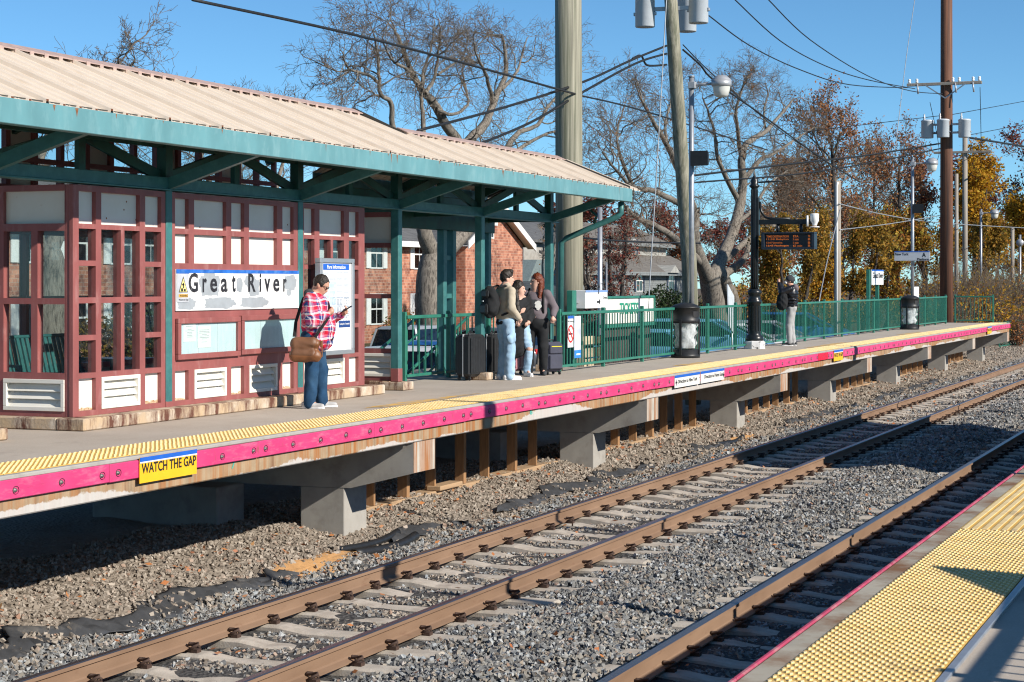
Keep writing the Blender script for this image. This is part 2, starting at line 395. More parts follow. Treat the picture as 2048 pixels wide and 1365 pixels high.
def m_ground():
    m, t, b = new_mat('ballast_ground'); v = coords(t)
    n = t.nodes.new('ShaderNodeTexVoronoi'); n.inputs['Scale'].default_value = 22; t.links.new(v, n.inputs['Vector'])
    sp = t.nodes.new('ShaderNodeSeparateXYZ'); t.links.new(v, sp.inputs[0])
    dust = ramp(t, [(.0, (0,0,0)), (1, (1,1,1))], mth(t, 'MULTIPLY_ADD', sp.outputs[1], 1.2, -10.9)).outputs[0]
    c = mixc(t, dust, ramp(t, [(.2, (.035,.035,.035)), (.8, (.085,.08,.075))], noise(t, v, 25, 5)).outputs[0],  # bed under the stones coloured near black to deepen the shaded gaps
             ramp(t, [(.2, (.20,.165,.13)), (.8, (.31,.262,.21))], noise(t, v, 12, 6)).outputs[0])
    t.links.new(c, b.inputs['Base Color']); b.inputs['Roughness'].default_value = .95; bump(t, b, n.outputs['Distance'], .8, .03); return m
M['ground'] = m_ground()
M['sand'] = mat('orange_sand', (.52,.29,.12), .95, var=.2, scale=20, bmp=.4, bscale=90)
M['fabric'] = mat('black_geotextile', (.055,.057,.061), .5, var=.3, scale=8, dirt=(.19,.175,.155), dscale=3, dlo=.55, dhi=.8)
M['barkoak'] = mat('oak_bark', (.20,.175,.145), .9, var=.45, scale=9, stretch=(3,3,.6), bmp=.9, bscale=12, dirt=(.07,.06,.05), dscale=5, dlo=.5, dhi=.62)
M['twig'] = mat('twig_bark', (.15,.115,.085), .9, var=.3, scale=5)
M['limb'] = mat('pale_limb_bark', (.22,.19,.15), .9, var=.35, scale=4)
M['darkbark'] = mat('dark_bark', (.05,.042,.036), .9, var=.3)
M['pole'] = mat('weathered_pole_wood', (.27,.255,.195), .9, var=.45, scale=5, stretch=(6,6,.12), bmp=.5, bscale=12, dirt=(.135,.14,.095), dscale=2.2, dlo=.46, dhi=.62)
M['poleb'] = mat('brown_creosote_pole', (.175,.075,.042), .8, var=.4, scale=4, stretch=(6,6,.15), dirt=(.045,.028,.024), dscale=1.2, dlo=.42, dhi=.7)
M['polegrey'] = mat('grey_pole_wood', (.30,.265,.225), .85, var=.3, scale=4, stretch=(6,6,.2))
M['wire'] = mat('black_cable', (.012,.013,.015), .6)
M['wiregrey'] = mat('grey_cable', (.30,.32,.34), .5, .3)
M['trans'] = mat('grey_transformer_paint', (.50,.54,.58), .4, var=.06, scale=5)
def m_brick(name, c1, c2, mortar, sc, off=.5, rough=.9, bw=.5, rh=.25, ms=.02, swap=True):
    m, t, b = new_mat(name); tc = t.nodes.new('ShaderNodeTexCoord'); sp = t.nodes.new('ShaderNodeSeparateXYZ'); t.links.new(tc.outputs['Object'], sp.inputs[0])
    cb = t.nodes.new('ShaderNodeCombineXYZ')
    t.links.new(mth(t, 'ADD', sp.outputs[0], sp.outputs[1]), cb.inputs[0]); t.links.new(sp.outputs[2], cb.inputs[1])
    br = t.nodes.new('ShaderNodeTexBrick'); t.links.new(cb.outputs[0], br.inputs['Vector'])
    br.inputs['Color1'].default_value = (*c1, 1); br.inputs['Color2'].default_value = (*c2, 1); br.inputs['Mortar'].default_value = (*mortar, 1)
    br.inputs['Scale'].default_value = sc; br.inputs['Mortar Size'].default_value = ms; br.inputs['Brick Width'].default_value = bw; br.inputs['Row Height'].default_value = rh
    br.offset = off; br.inputs['Bias'].default_value = -.1
    n = noise(t, cb.outputs[0], 2.3, 6); c = mixc(t, .35, br.outputs[0], ramp(t, [(.3, mul(c1, .5)), (.7, mul(c2, 1.5))], n).outputs[0])
    t.links.new(c, b.inputs['Base Color']); b.inputs['Roughness'].default_value = rough
    bump(t, b, mth(t, 'SUBTRACT', 1, br.outputs['Fac']), .5, .012); return m
M['brick'] = m_brick('red_brick', (.21,.055,.034), (.55,.25,.155), (.46,.37,.30), 1.75, ms=.016)
M['shingle'] = m_brick('grey_shingles', (.085,.088,.092), (.135,.135,.135), (.05,.05,.05), 2.2, rh=.3, bw=.6, ms=.015)
M['shinglebr'] = m_brick('brown_grey_shingles', (.13,.118,.105), (.18,.165,.145), (.07,.06,.055), 2.2, rh=.3, bw=.6, ms=.015)
M['siding'] = m_brick('grey_clapboard', (.19,.21,.215), (.20,.22,.225), (.09,.10,.10), 1.6, rh=.25, bw=20, ms=.02)
M['sidingw'] = m_brick('pale_clapboard', (.33,.33,.31), (.36,.36,.33), (.2,.2,.19), 1.6, rh=.25, bw=20, ms=.02)
M['housewhite'] = mat('white_house_trim', (.72,.72,.70), .5, var=.05)
M['asphalt'] = mat('asphalt', (.055,.055,.058), .9, var=.25, scale=3, bmp=.2, bscale=90)
M['grass'] = mat('autumn_grass', (.075,.085,.025), .95, var=.4, scale=2, col2=(.16,.12,.05), bmp=.5, bscale=50)
M['dirt'] = mat('leaf_litter_ground', (.11,.075,.045), .95, var=.4, scale=4, bmp=.5, bscale=40)
# ------------------------------------------------------------ ground and ballast
RT = -1.31                                      # top of rail
TT = RT - .19                                   # top of ties
Y1, Y2 = 7.667, 3.742                           # track centre lines
EA, EB = 9.51, 1.97                             # platform edges
rng = np.random.default_rng(7)
prof_y = [-40, 1.0, 2.3, 5.0, 5.25, 5.72, 6.2, 6.45, 8.95, 9.25, 9.6, 9.8, 10.15, 10.5, 11.2, 12.5, 13.6, 15.5, 30, 300]
prof_z = [-1.4, -1.55, -1.56, -1.53, -1.50, -1.47, -1.50, -1.53, -1.56, -1.62, -1.66, -1.64, -1.555, -1.51, -1.42, -1.38, -1.36, -1.31, -1.31, -1.31]
def gz(y): return np.interp(y, prof_y, prof_z)
def wob(x, y): return .018*np.sin(x*2.1+y*3) + .015*np.sin(x*4.7-y*2.2+1) + .01*np.sin(x*9.3+y*7)
xs = np.concatenate([np.linspace(-30, 4, 12), np.arange(5, 45, .25), np.arange(45, 95, .8), np.linspace(96, 700, 30)])
ys = np.array(sorted(set(list(np.arange(1.0, 14.2, .15)) + [-40, -10, 14.5, 15.0, 15.5])))
X, Y = np.meshgrid(xs, ys, indexing='ij'); Zg = gz(Y) + np.where((Y > 2) & (Y < 13.5), wob(X, Y), 0)
V = np.stack([X, Y, Zg], -1).reshape(-1, 3); ny = len(ys)
I = np.arange(len(xs)*ny).reshape(len(xs), ny)
Q = np.stack([I[:-1,:-1], I[1:,:-1], I[1:,1:], I[:-1,1:]], -1).reshape(-1, 4)
me = np_mesh('track_bed', V, [Q]); me.materials.append(M['ground']); me.polygons.foreach_set('use_smooth', [True]*len(me.polygons))
tag(link('track_bed', me), kind='structure')
solo('ground', MB().box(-200, 900, 15.45, 900, -2.2, -1.32), M['dirt'], kind='structure')
solo('parking_lot', MB().box(-30, 90, 15.6, 25.5, -1.5, -1.30), M['asphalt'], kind='structure')
solo('lawn', MB().box(-30, 120, 25.9, 60, -1.5, -1.28), M['grass'], kind='structure')
solo('kerb_of_parking_lot', MB().box(-30, 90, 25.5, 25.9, -1.5, -1.17), M['concrete'], kind='structure')

def stones(name, pts, size, material, label=None):
    """angular stones (jittered boxes) scattered as one mass"""
    n = len(pts); base = np.array([(a,b,c) for a in (-1,1) for b in (-1,1) for c in (-1,1)], float)
    v = base[None] * rng.uniform(.3, 1.0, (n,8,3)) * (np.asarray(size)[:,None,None] * rng.uniform(.7, 1.3, (n,1,3)) * np.array([1,.8,.62]))
    q = rng.normal(size=(n,4)); q /= np.linalg.norm(q, axis=1, keepdims=True); a,b,c,d = q.T
    Rm = np.stack([1-2*(c*c+d*d), 2*(b*c-a*d), 2*(b*d+a*c), 2*(b*c+a*d), 1-2*(b*b+d*d), 2*(c*d-a*b), 2*(b*d-a*c), 2*(c*d+a*b), 1-2*(b*b+c*c)], -1).reshape(n,3,3)
    v = np.einsum('nij,nkj->nki', Rm, v) + pts[:,None,:]
    fb = np.array([(0,1,3,2),(4,6,7,5),(0,4,5,1),(2,3,7,6),(0,2,6,4),(1,5,7,3)])
    f = (np.arange(n)[:,None,None]*8 + fb[None]).reshape(-1,4)
    me = np_mesh(name, v.reshape(-1,3), [f]); me.materials.append(material)
    return tag(link(name, me), label, kind='stuff')
def scatter(x0, x1, y0, y1, dens):
    n = int((x1-x0)*(y1-y0)*dens); p = np.empty((n,3)); p[:,0] = rng.uniform(x0,x1,n); p[:,1] = rng.uniform(y0,y1,n)
    z = p[:,0]*CO + p[:,1]*SI; u = 1024 + F*(p[:,0]*SI - p[:,1]*CO)/z; vv = HY + F*(CZ+1.5)/z
    p = p[(u > -260) & (u < 2330) & (vv < 1520)]
    p[:,2] = gz(p[:,1]) + wob(p[:,0], p[:,1]); return p
TS = .70                                         # tie spacing
TX0 = 8.06
def off_ties(p, keep=.02):
    ph = np.abs(((p[:,0] - TX0 + TS/2) % TS) - TS/2); on = np.zeros(len(p), bool)
    for yc in (Y1, Y2): on |= (np.abs(p[:,1]-yc) < 1.27) & (ph < .135)
    rl = np.zeros(len(p), bool)
    for yc in (Y1, Y2):
        for s_ in (-.7525, .7525): rl |= np.abs(p[:,1]-yc-s_) < .085
    return p[~rl & (~on | (rng.random(len(p)) < keep))]
pa = np.concatenate([scatter(4, 22, 2.0, 9.86, 900), scatter(22, 34, 3, 9.75, 640), scatter(34, 52, 3.4, 9.75, 250), scatter(52, 95, 4, 9.75, 110)])
pa = off_ties(pa); bet = (np.abs(pa[:,1]-Y1) < 1.0) | (np.abs(pa[:,1]-Y2) < 1.0)
pa[:,2] += np.where(bet, -.012, .012) + rng.uniform(-.012, .012, len(pa))
sz = rng.uniform(.014, .034, len(pa)) * np.where(pa[:,0] > 34, 1.5, 1) * np.where(pa[:,0] > 52, 1.4, 1)
brown = rng.random(len(pa)) < np.where(bet & (np.abs(pa[:,1]-Y1) < .75), .55, .12)
stones('ballast', pa[~brown], sz[~brown], M['stone'], 'loose grey ballast stones between and beside the rails')
pb = np.concatenate([scatter(9, 30, 9.7, 12.4, 520), scatter(30, 50, 9.7, 12.2, 240), scatter(50, 90, 9.7, 12, 100)])
pb = pb[~((pb[:,1] > 9.82) & (pb[:,1] < 10.08) & (rng.random(len(pb)) < .72))]
pb[:,2] += rng.uniform(-.012, .012, len(pb))
pe = np.concatenate([scatter(10, 64, 9.74, 9.9, 150), scatter(10, 64, 10.0, 10.16, 120)]); pe = pe[rng.random(len(pe)) < .55 + .45*np.sin(pe[:,0]*2.9 + 1.3*np.sin(pe[:,0]*1.1))]; pe[:,2] += .045; pb = np.concatenate([pb, pe])
szb = rng.uniform(.013, .036, len(pb)) * np.where(pb[:,0] > 30, 1.4, 1)
pb = np.concatenate([pb, pa[brown]]); szb = np.concatenate([szb, sz[brown]])
stones('dusty_gravel', pb, szb, M['stonebrown'], 'dusty brown gravel bank under the platform edge')
# fallen leaves lying in drifts
M['litter'] = m_island('fallen_leaf', [(0, (.40,.13,.05)), (.35, (.52,.22,.08)), (.7, (.45,.20,.12)), (1, (.62,.36,.16))], .8, .2)
def leaves(name, pts, size, material, label, flat=False):
    n = len(pts); a = rng.normal(size=(n,3)); a[:,2] *= (.35 if flat else 1); a /= np.linalg.norm(a, axis=1, keepdims=True)
    b = rng.normal(size=(n,3)); b[:,2] *= (.35 if flat else 1); b -= a*(a*b).sum(1,keepdims=True); b /= np.linalg.norm(b, axis=1, keepdims=True)
    s = (np.asarray(size) * rng.uniform(.6, 1.25, n))[:,None]
    v = np.stack([pts - a*s, pts - b*s*.55, pts + a*s, pts + b*s*.55], 1).reshape(-1,3)
    me = np_mesh(name, v, [np.arange(4*n).reshape(n,4)]); me.materials.append(material)
    o = link(name, me); return tag(o, label, kind='stuff') if label else o
lp = scatter(10, 60, 9.3, 9.85, 18); l2 = scatter(10, 75, 3, 11.2, 1.6); l3 = scatter(12, 70, 10.4, 11.15, 9)
lp = np.concatenate([lp[rng.random(len(lp)) < .5 + .5*np.sin(lp[:,0]*1.7)], l2, l3]); lp[:,2] += .045
leaves('fallen_leaves', lp, np.full(len(lp), .04), M['litter'], 'dry orange leaves drifted along the foot of the gravel bank', True)

# ------------------------------------------------------------ tracks
def rail_prof(yc):                               # T-section: foot, web, head
    return [(yc+a, RT+b) for a, b in ((-.07,-.171),(.07,-.171),(.07,-.160),(.022,-.140),(.010,-.128),(.010,-.048),(.037,-.036),(.037,-.008),(.027,0),(-.027,0),(-.037,-.008),(-.037,-.036),(-.010,-.048),(-.010,-.128),(-.022,-.140),(-.07,-.160))]
def tie_mesh():
    mb = MB(); pr = [(-1.295,-.015),(-1.27,0),(-.98,.0),(-.55,.0),(-.30,-.035),(.30,-.035),(.55,.0),(.98,.0),(1.27,0),(1.295,-.015)]
    vs_ = []; n = len(pr)
    for y, z in pr:
        vs_ += [(-.13,y,-.22),(-.115,y,z-.018),(-.095,y,z),(.095,y,z),(.115,y,z-.018),(.13,y,-.22)]
    fs = []
    for i in range(n-1):
        for k in range(5): fs.append((i*6+k, i*6+k+1, (i+1)*6+k+1, (i+1)*6+k))
    fs += [tuple(range(6)), tuple(range((n-1)*6, n*6))]
    return mb.add(vs_, fs).mesh('tie', M['tie'])
def clip_mesh(sg):
    mb = MB(); r = .0105                           # bent spring clip hooked over the rail foot, with its cast shoulder
    pts = [(-.055,-.005,.02),(-.05,.04,.045),(-.03,.062,.055),(-.005,.045,.058),(.0,.005,.05),(.004,-.035,.042),(.03,-.045,.048),(.05,-.02,.045),(.05,.03,.025)]
    mb.tube([(a*1.2, b*sg*1.2, c*1.35) for a, b, c in pts], r*1.15, 6)
    mb.box(-.035, .035, sg*.0, sg*.06, -.0, .03).box(-.03, .0, sg*-.045, sg*.0, 0, .022)
    return mb.mesh('clip', M['clip'])
tie_me = tie_mesh(); clip_me = {1: clip_mesh(1), -1: clip_mesh(-1)}
def track(name, yc, label, x_end, nclip):
    t = thing(name, label, 'railway track', (TX0, yc, TT))
    for s_ in (-.7525, .7525):
        mb = MB(); pr = rail_prof(yc + s_); n = len(pr)
        x0, x1 = -20, 240
        mb.add([(x, a, b) for x in (x0, x1) for a, b in pr], [(i, (i+1) % n, n + (i+1) % n, n + i) for i in range(n)] + [tuple(range(n)), tuple(range(n, 2*n))])
        mb.m = [1 if i in (7, 8, 9) else 0 for i in range(len(mb.m))]
        part('rail', mb, [M['rail'], M['railtop']], t)
    x = TX0; i = 0
    while x < x_end:
        o = link('tie', tie_me, t, (x - TX0 + random.uniform(-.015,.015), random.uniform(-.02,.02), 0)); o.rotation_euler = (0, 0, random.uniform(-.008,.008))
        if i < nclip:
            for s_ in (-.7525, .7525):
                for g in (-1, 1): link('clip', clip_me[g], o, (0, s_ + g*.085, .0))
        x += TS; i += 1
    return t
random.seed(3)
track('railway_track', Y1, 'far track of brown rusted rails on pale concrete ties, beside the pink edged platform', 92, 72)
track('railway_track', Y2, 'near track of brown rails half in shadow, next to the yellow platform edge in front', 92, 50)
# bits lying along the gravel bank
def strip(name, x0, x1, yl, yh, label, seed, dz=.0):
    r = random.Random(seed); n = max(6, int((x1-x0)/.09)); mb = MB(); vs_ = []; rows = 9
    sk = [r.uniform(-1, 1) for _ in range(40)]
    for i in range(n+1):
        x = x0 + (x1-x0)*i/n; t = i/n; wdt = math.sin(math.pi*min(1, max(0.0, t)))**.35
        a = yl + .05*math.sin(x*2.3+seed) + .03*math.sin(x*9.1) + r.uniform(-.03,.03); b = a + (yh-yl)*max(.12, wdt)*(1 + .3*math.sin(x*3.1+seed*2) + .2*math.sin(x*7.7+seed)) + r.uniform(-.05,.05)
        for j in range(rows):
            f = j/(rows-1); y = a + (b-a)*f
            fold = .030*math.sin(x*14 + f*4 + 3*math.sin(x*3.7+seed)) * math.sin(math.pi*f)**.5 + .022*math.sin(x*31-f*6+seed)*math.sin(math.pi*f)
            vs_.append((x + .10*f*math.sin(x*2+seed), y, float(gz(y)) + .022 + fold*1.0 + dz + .03*f))
    fs = [(i*rows+j, (i+1)*rows+j, (i+1)*rows+j+1, i*rows+j+1) for i in range(n) for j in range(rows-1)]
    mb.add(vs_, fs, 0, True)
    o = solo(name, mb, M['fabric'], label, 'fabric', 'strips of black fabric along the track', base=(x0, yl, -1.6))
    sm = o.modifiers.new('thickness', 'SOLIDIFY'); sm.thickness = .006
    return o
strip('ground_fabric', 11.6, 18.3, 9.80, 10.15, 'longest black fabric strip, at the lower left corner below the platform', 1)
strip('ground_fabric', 20.9, 23.0, 9.82, 10.06, 'short crumpled black fabric beside the split plastic pipe', 2)
strip('ground_fabric', 24.2, 31.2, 9.84, 10.10, 'black fabric strip below the lumber posts, left of the middle of the track', 3)
strip('ground_fabric', 33.0, 36.5, 9.86, 10.06, 'black fabric strip near the gravel patch under the direction signs', 4)
strip('ground_fabric', 40.2, 48.5, 9.86, 10.06, 'black fabric strip along the bank below the second yellow gap sign', 5)
strip('ground_fabric', 50.5, 63, 9.86, 10.08, 'farthest black fabric strip along the bank at right', 6)
def half_pipe(x0, x1, y, label, side):
    mb = MB(); n = 14; k = 7; r = .16; vs_ = []
    for i in range(n+1):
        x = x0 + (x1-x0)*i/n; yy = y + side*.10*math.sin(math.pi*i/n); z = float(gz(yy)) + .06
        for j in range(k):
            a = math.pi*(.15 + 1.0*j/(k-1)); rr = r*(1 + .05*(i % 2))
            vs_.append((x, yy + rr*math.cos(a)*.30, z - .03 + rr*math.sin(a)*.30))
    mb.add(vs_, [(i*k+j, (i+1)*k+j, (i+1)*k+j+1, i*k+j+1) for i in range(n) for j in range(k-1)], 0, True)
    o = solo('split_drain_pipe', mb, M['black'], label, 'pipe', 'split plastic pipes along the bank', base=(x0, y, -1.6))
    o.modifiers.new('thickness', 'SOLIDIFY').thickness = .012
half_pipe(19.6, 21.4, 10.10, 'upper of two black plastic pipe halves in the gravel, left of centre', -1)
half_pipe(19.8, 21.5, 9.90, 'lower of two black plastic pipe halves in the gravel, left of centre', -1)
half_pipe(35.6, 37.6, 10.0, 'black plastic pipe half in the gravel below the direction signs', -1)
half_pipe(47.2, 48.8, 10.0, 'distant black plastic pipe half in the gravel bank at right', -1)
def patch(name, cx, cy, rx, ry, material, z, label, cat, seed, zf=None):
    r = random.Random(seed); n = 40; ring = []
    ph = [r.uniform(0, 6.28) for _ in range(5)]
    vs_ = [(cx, cy, (zf(cx, cy) if zf else 0) + z)]
    for j in (1, 2, 3):
        for i in range(n):
            a = 2*math.pi*i/n; k = j/3*(1 + .22*math.sin(3*a+ph[0]) + .14*math.sin(7*a+ph[1]) + .10*math.sin(13*a+ph[2]))
            x, y = cx + rx*k*math.cos(a), cy + ry*k*math.sin(a)
            vs_.append((x, y, (zf(x, y) if zf else 0) + z*(1 - .75*(j == 3)*(zf is not None))))
    fs = [(0, 1+i, 1+(i+1) % n) for i in range(n)]
    for j in (0, 1): fs += [(1+j*n+i, 1+(j+1)*n+i, 1+(j+1)*n+(i+1) % n, 1+j*n+(i+1) % n) for i in range(n)]
    return solo(name, MB().add(vs_, fs, 0, True), material, label, cat, kind='structure', base=(cx, cy, 0))
gzf = lambda x, y: float(gz(y)) + float(wob(x, y))
patch('sand_patch', 19.0, 9.95, 1.2, .22, M['sand'], .016, None, None, 4, gzf)
patch('sand_patch', 37.6, 9.95, 1.3, .16, M['sand'], .016, None, None, 5, gzf)

# ------------------------------------------------------------ far platform
PE = 76.0                                        # its end
pl = thing('station_platform', 'far raised concrete platform with pink edge boards and yellow tactile strip', 'platform', (10, 9.6, 0))
part('deck', MB().box(8, 33.2, 9.545, 14.4, -.30, -.004).box(33.2, PE, 9.545, 11.95, -.30, -.0045), M['deck'], pl)
part('nosing', MB().bbox(8, PE, 9.50, 9.575, -.035, .006, .01), M['concrete'], pl)
xj = 11.53
while xj < PE:                                   # concrete edge beam in lengths
    a, b = max(8, xj), min(PE, xj + 9.14)
    part('edge_beam', MB().bbox(a + .006, b - .006, 9.53, 9.80, -.345, -.036, .012), M['edge'], pl); xj += 9.14
part('edge_beam', MB().bbox(8, 11.52, 9.53, 9.80, -.345, -.036, .012), M['edge'], pl)
bolt_me = MB().lathe([(.0, -.004), (.034, -.004), (.034, .003), (.03, .003)], (0,0,0), 14, 0).lathe([(.0, .012), (.014, .012), (.016, .002), (.022, .0)], (-.006,0,0), 6, 1)
bolt_me.v = [(a*1.25, -c, b) for a, b, c in bolt_me.v]
bolt_me = bolt_me.mesh('bolt', [M['ink'], mat('dull_steel', (.16,.15,.14), .5, .4)])
LB = 2.66; x = 14.19 - LB
brd_me = MB().bbox(.004, LB - .004, -.035, 0, -.16, 0, .006).mesh('rubbing_board', M['pink'])
redb = mat('red_board', (.66,.012,.045), .5)
while x < PE - .3:
    L = min(LB, PE - x)
    if L == LB: o = link('rubbing_board', brd_me, pl, (x - 10, 9.523 - 9.6 + random.uniform(-.003,.003), -.032 + random.uniform(-.004,.003))); o.rotation_euler = (0, random.uniform(-.0012,.0012), 0)
    else: o = link('rubbing_board', MB().bbox(.004, L - .004, -.035, 0, -.16, 0, .006).mesh('rubbing_board', M['pink']), pl, (x - 10, 9.523 - 9.6, -.032))
    if L == LB:
        for k in range(5): link('bolt', bolt_me, o, (.13 + k*.60 + random.uniform(-.02,.02), -.036, -.085 + random.uniform(-.006,.006)))
    x += LB
part('red_board_patch', MB().bbox(PX(1637, 9.48), PX(1656, 9.48), 9.476, 9.487, -.19, -.034, .004), redb, pl)
def tile_mesh():
    mb = MB().box(.003, .607, 0, .61, 0, .012); nx_, ny_ = 8, 25; dx, dy = .604/nx_, .606/ny_
    for j in range(ny_):
        for i in range(nx_):
            cx, cy = .003 + (i + .25 + .5*(j % 2))*dx, .002 + (j+.5)*dy; k = 6; o = len(mb.v)
            for rx, ry, z in ((.021, .0098, .012), (.0145, .0066, .0185)):
                for q in range(k): mb.v.append((cx + rx*math.cos(6.2832*q/k), cy + ry*math.sin(6.2832*q/k), z))
            for q in range(k): mb.f.append([o+q, o+(q+1) % k, o+k+(q+1) % k, o+k+q]); mb.m.append(0); mb.sm.append(False)
            mb.f.append([o+k+q for q in range(k)]); mb.m.append(0); mb.sm.append(False)
    return mb.mesh('tactile_tile', M['tactile'])
tile_me = tile_near_me = tile_mesh()
x = 9.76
while x < PE - .5: link('tactile_tile', tile_me, pl, (x - 10, 9.585 - 9.6, -.003)); x += .611
# piers with tapering cantilever caps, a front column and a rear wall
def pier_mesh():
    mb = MB(); w_ = .62
    mb.prism([(9.56, -.347), (14.2, -.347), (14.2, -.93), (10.40, -.93), (9.56, -.72)], 'x', 0, w_, 0)
    mb.bbox(.004, w_ - .004, 10.48, 11.09, -2.2, -.925, .015).bbox(-.6, .05, 11.9, 13.7, -2.2, -.925, .015)
    mb.box(.0015, w_ - .0015, 9.553, 9.559, -.716, -.35, 1)
    mb.v = [(a, b - 9.6, c) for a, b, c in mb.v]
    return mb.mesh('pier', [M['concrete'], M['capend']])
pier_me = pier_mesh()
for k in range(-1, 7): link('pier', pier_me, pl, (20.7 + 9.14*k - 10, 0, 0))
# lumber posts on a plank sill between the piers
for k in range(0, 7):
    xa, xb = 20.7 + 9.14*k + .75, 20.7 + 9.14*(k+1) - .15
    if xb > PE: continue
    part('sill_plank', MB().bbox(xa, xb, 11.05, 11.33, -1.5, -1.40, .01), M['woodsill'], pl)
    n = 7
    for i in range(n):
        xx = 22.75 + 9.14*k + i*1.0 + random.uniform(-.08,.08)
        if xa + .1 < xx < xb - .1: part('lumber_post', MB().bbox(xx, xx + .045 + .045*(i % 2), 11.08, 11.23, -1.40, -.30, .006), M['wood'], pl)
part('loose_plank', MB().bbox(24.7, 25.5, 10.98, 11.2, -1.398, -1.33, .01), M['woodsill'], pl)
paint = mat('worn_yellow_paint', (.66,.40,.10), .8, var=.25, scale=6, dirt=(.40,.34,.28), dscale=5, dlo=.45, dhi=.6)
for px_, y_, rx in ((840, 10.45, 1.5), (1385, 10.4, 1.0), (1660, 10.4, 2.2), (1820, 10.4, 1.7)):
    o = patch('worn_paint', PX(px_, y_), y_, rx, .13, paint, .001, None, None, int(px_)); o.parent = pl; o.location = Vector(o.location) - wloc(pl)
# lettering chalked on the edge beam
chalk = mat('teal_chalk', (.08,.45,.36), .8)
part('chalk_number', letters(MB(), '7', PX(464, 9.52), PX(472, 9.52), -.27, -.19, 9.526), chalk, pl)
part('chalk_number', letters(MB(), '6', PX(1061, 9.52), PX(1066, 9.52), -.26, -.18, 9.526), chalk, pl)

# ------------------------------------------------------------ near platform (the photographer stands on it)
pn = thing('station_platform', 'near platform in the lower right corner with yellow domed tactile tiles', 'platform', (2, 1.9, 0))
part('deck', MB().box(-6, 95, -.78, 1.955, -.32, -.004), M['deck'], pn)
part('edge_beam', MB().bbox(-6, 95, 1.70, 1.957, -.6, .003, .01), mat('rust_streaked_lip', (.36,.325,.26), .8, var=.2, scale=3, dirt=(.20,.10,.045), dscale=1.7, dlo=.44, dhi=.62), pn)
part('strip_trim', MB().bbox(-6, 95, 1.185, 1.222, -.01, .012, .004), M['galv'], pn)
x = -6
while x < 95:
    part('rubbing_board', MB().bbox(x + .004, x + LB - .004, 1.961, 1.984, -.17, .004, .006), M['pinkworn'], pn); x += LB
gm = MB().box(.003, .607, 0, .61, 0, .011)
for j in range(10): gm.bbox(.003, .607, .012 + j*.061, .049 + j*.061, .0111, .0165, .003)
groove_me = gm.mesh('tactile_tile', M['tactile'])
x = -4.9
while x < 60: link('tactile_tile', tile_near_me if x < 11.9 or int(x/6) % 3 == 0 else groove_me, pn, (x - 2, 1.228 - 1.9, -.003)); x += .611
part('wall', MB().box(-6, 95, 1.2, 1.5, -2.2, -.321), M['concrete'], pn)
# ------------------------------------------------------------ shelter on the far platform
M['streak'] = mat('rust_stain', (.26,.105,.045), .85, var=.4, scale=40)
YW = 11.85                                       # front face of the shelter wall
FX = [12.4, 15.55] + [PX(v, 11.835) for v in (339.5, 602.5, 801, 967, 1105)]
SL = .415; EY, EZ = 10.60, 3.235                 # roof slope, eave
RM, RC = 12.67, 11.96                            # ridge lines of the main roof and the canopy
zr = lambda y: EZ + SL*(y - EY)
shel = thing('platform_shelter', 'maroon and cream waiting shelter under a tan ribbed metal roof with teal fascia', 'shelter', (17, 12, 0))
PWD = 1.06
def roof_panel(y0, y1, w_=PWD, rust=True):
    """ribbed sheet sloping from (y0) up or down to (y1)"""
    mb = MB(); prof = []
    for k in range(4):
        c = (k + .5)*w_/4; h = .042 if k == 0 else .02
        prof += [(c-.032, 0), (c-.020, h), (c+.020, h), (c+.032, 0)]
        for q in (.082, .125): 
            if c + q < w_ - .06: prof += [(c+q-.008, 0), (c+q, .006), (c+q+.008, 0)]
    prof = [(0, 0)] + prof + [(w_, 0)]; n = len(prof)
    rise = lambda y: (zr(y) if y0 < y1 else zr(y1) ) 
    za, zb = (0, SL*abs(y1-y0)) if y0 < y1 else (SL*abs(y1-y0), 0)
    ya, yb = (0, abs(y1-y0))
    for yy, zz in ((ya, za), (yb, zb)):
        for x_, h in prof: mb.v.append((x_, yy, zz + h))
    for yy, zz in ((ya, za), (yb, zb)):
        for x_, h in prof: mb.v.append((x_, yy, zz + h - .02))
    for i in range(n-1):
        mb.f.append([i, i+1, n+i+1, n+i]); mb.m.append(0); mb.sm.append(False)
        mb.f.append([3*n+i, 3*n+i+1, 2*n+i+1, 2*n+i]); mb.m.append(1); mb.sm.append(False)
        mb.f.append([i, i+1, 2*n+i+1, 2*n+i]); mb.m.append(2 if prof[i][1] > .01 and prof[i+1][1] > .01 else 0); mb.sm.append(False)
        mb.f.append([n+i, n+i+1, 3*n+i+1, 3*n+i]); mb.m.append(0); mb.sm.append(False)
    me = mb.mesh('roof_panel', [M['tan'], M['soffit'], M['rust']]); return me
rp_mf, rp_cf = roof_panel(EY, RM), roof_panel(EY, RC)
rp_mb, rp_cb = roof_panel(RM+1.45, RM), roof_panel(2*RC-EY, RC)
mroof = link('main_roof', MB().prism([(EY, EZ-.05), (RM, zr(RM)-.05), (RM, zr(RM)-.022), (EY, EZ-.022)], 'x', 9.3, 9.32).shift((-17,-12,0)).mesh('main_roof', M['trim']), shel)
croof = link('canopy_roof', MB().prism([(EY+.02, EZ-.12), (RC, zr(RC)-.12), (2*RC-EY-.02, EZ-.12), (2*RC-EY-.02, EZ-.024), (RC, zr(RC)-.024), (EY+.02, EZ-.024)], 'x', 32.02, 32.10).shift((-17,-12,0)).mesh('canopy_roof', M['browntrim']), shel)
x = 25.3 - 15*PWD
while x < 25.29:
    link('roof_panel', rp_mf, mroof, (x - 17, EY - 12, EZ)); link('roof_panel', rp_mb, mroof, (x - 17, RM - 12, zr(RM) - SL*1.45)); x += PWD
x = 25.3; k = 0
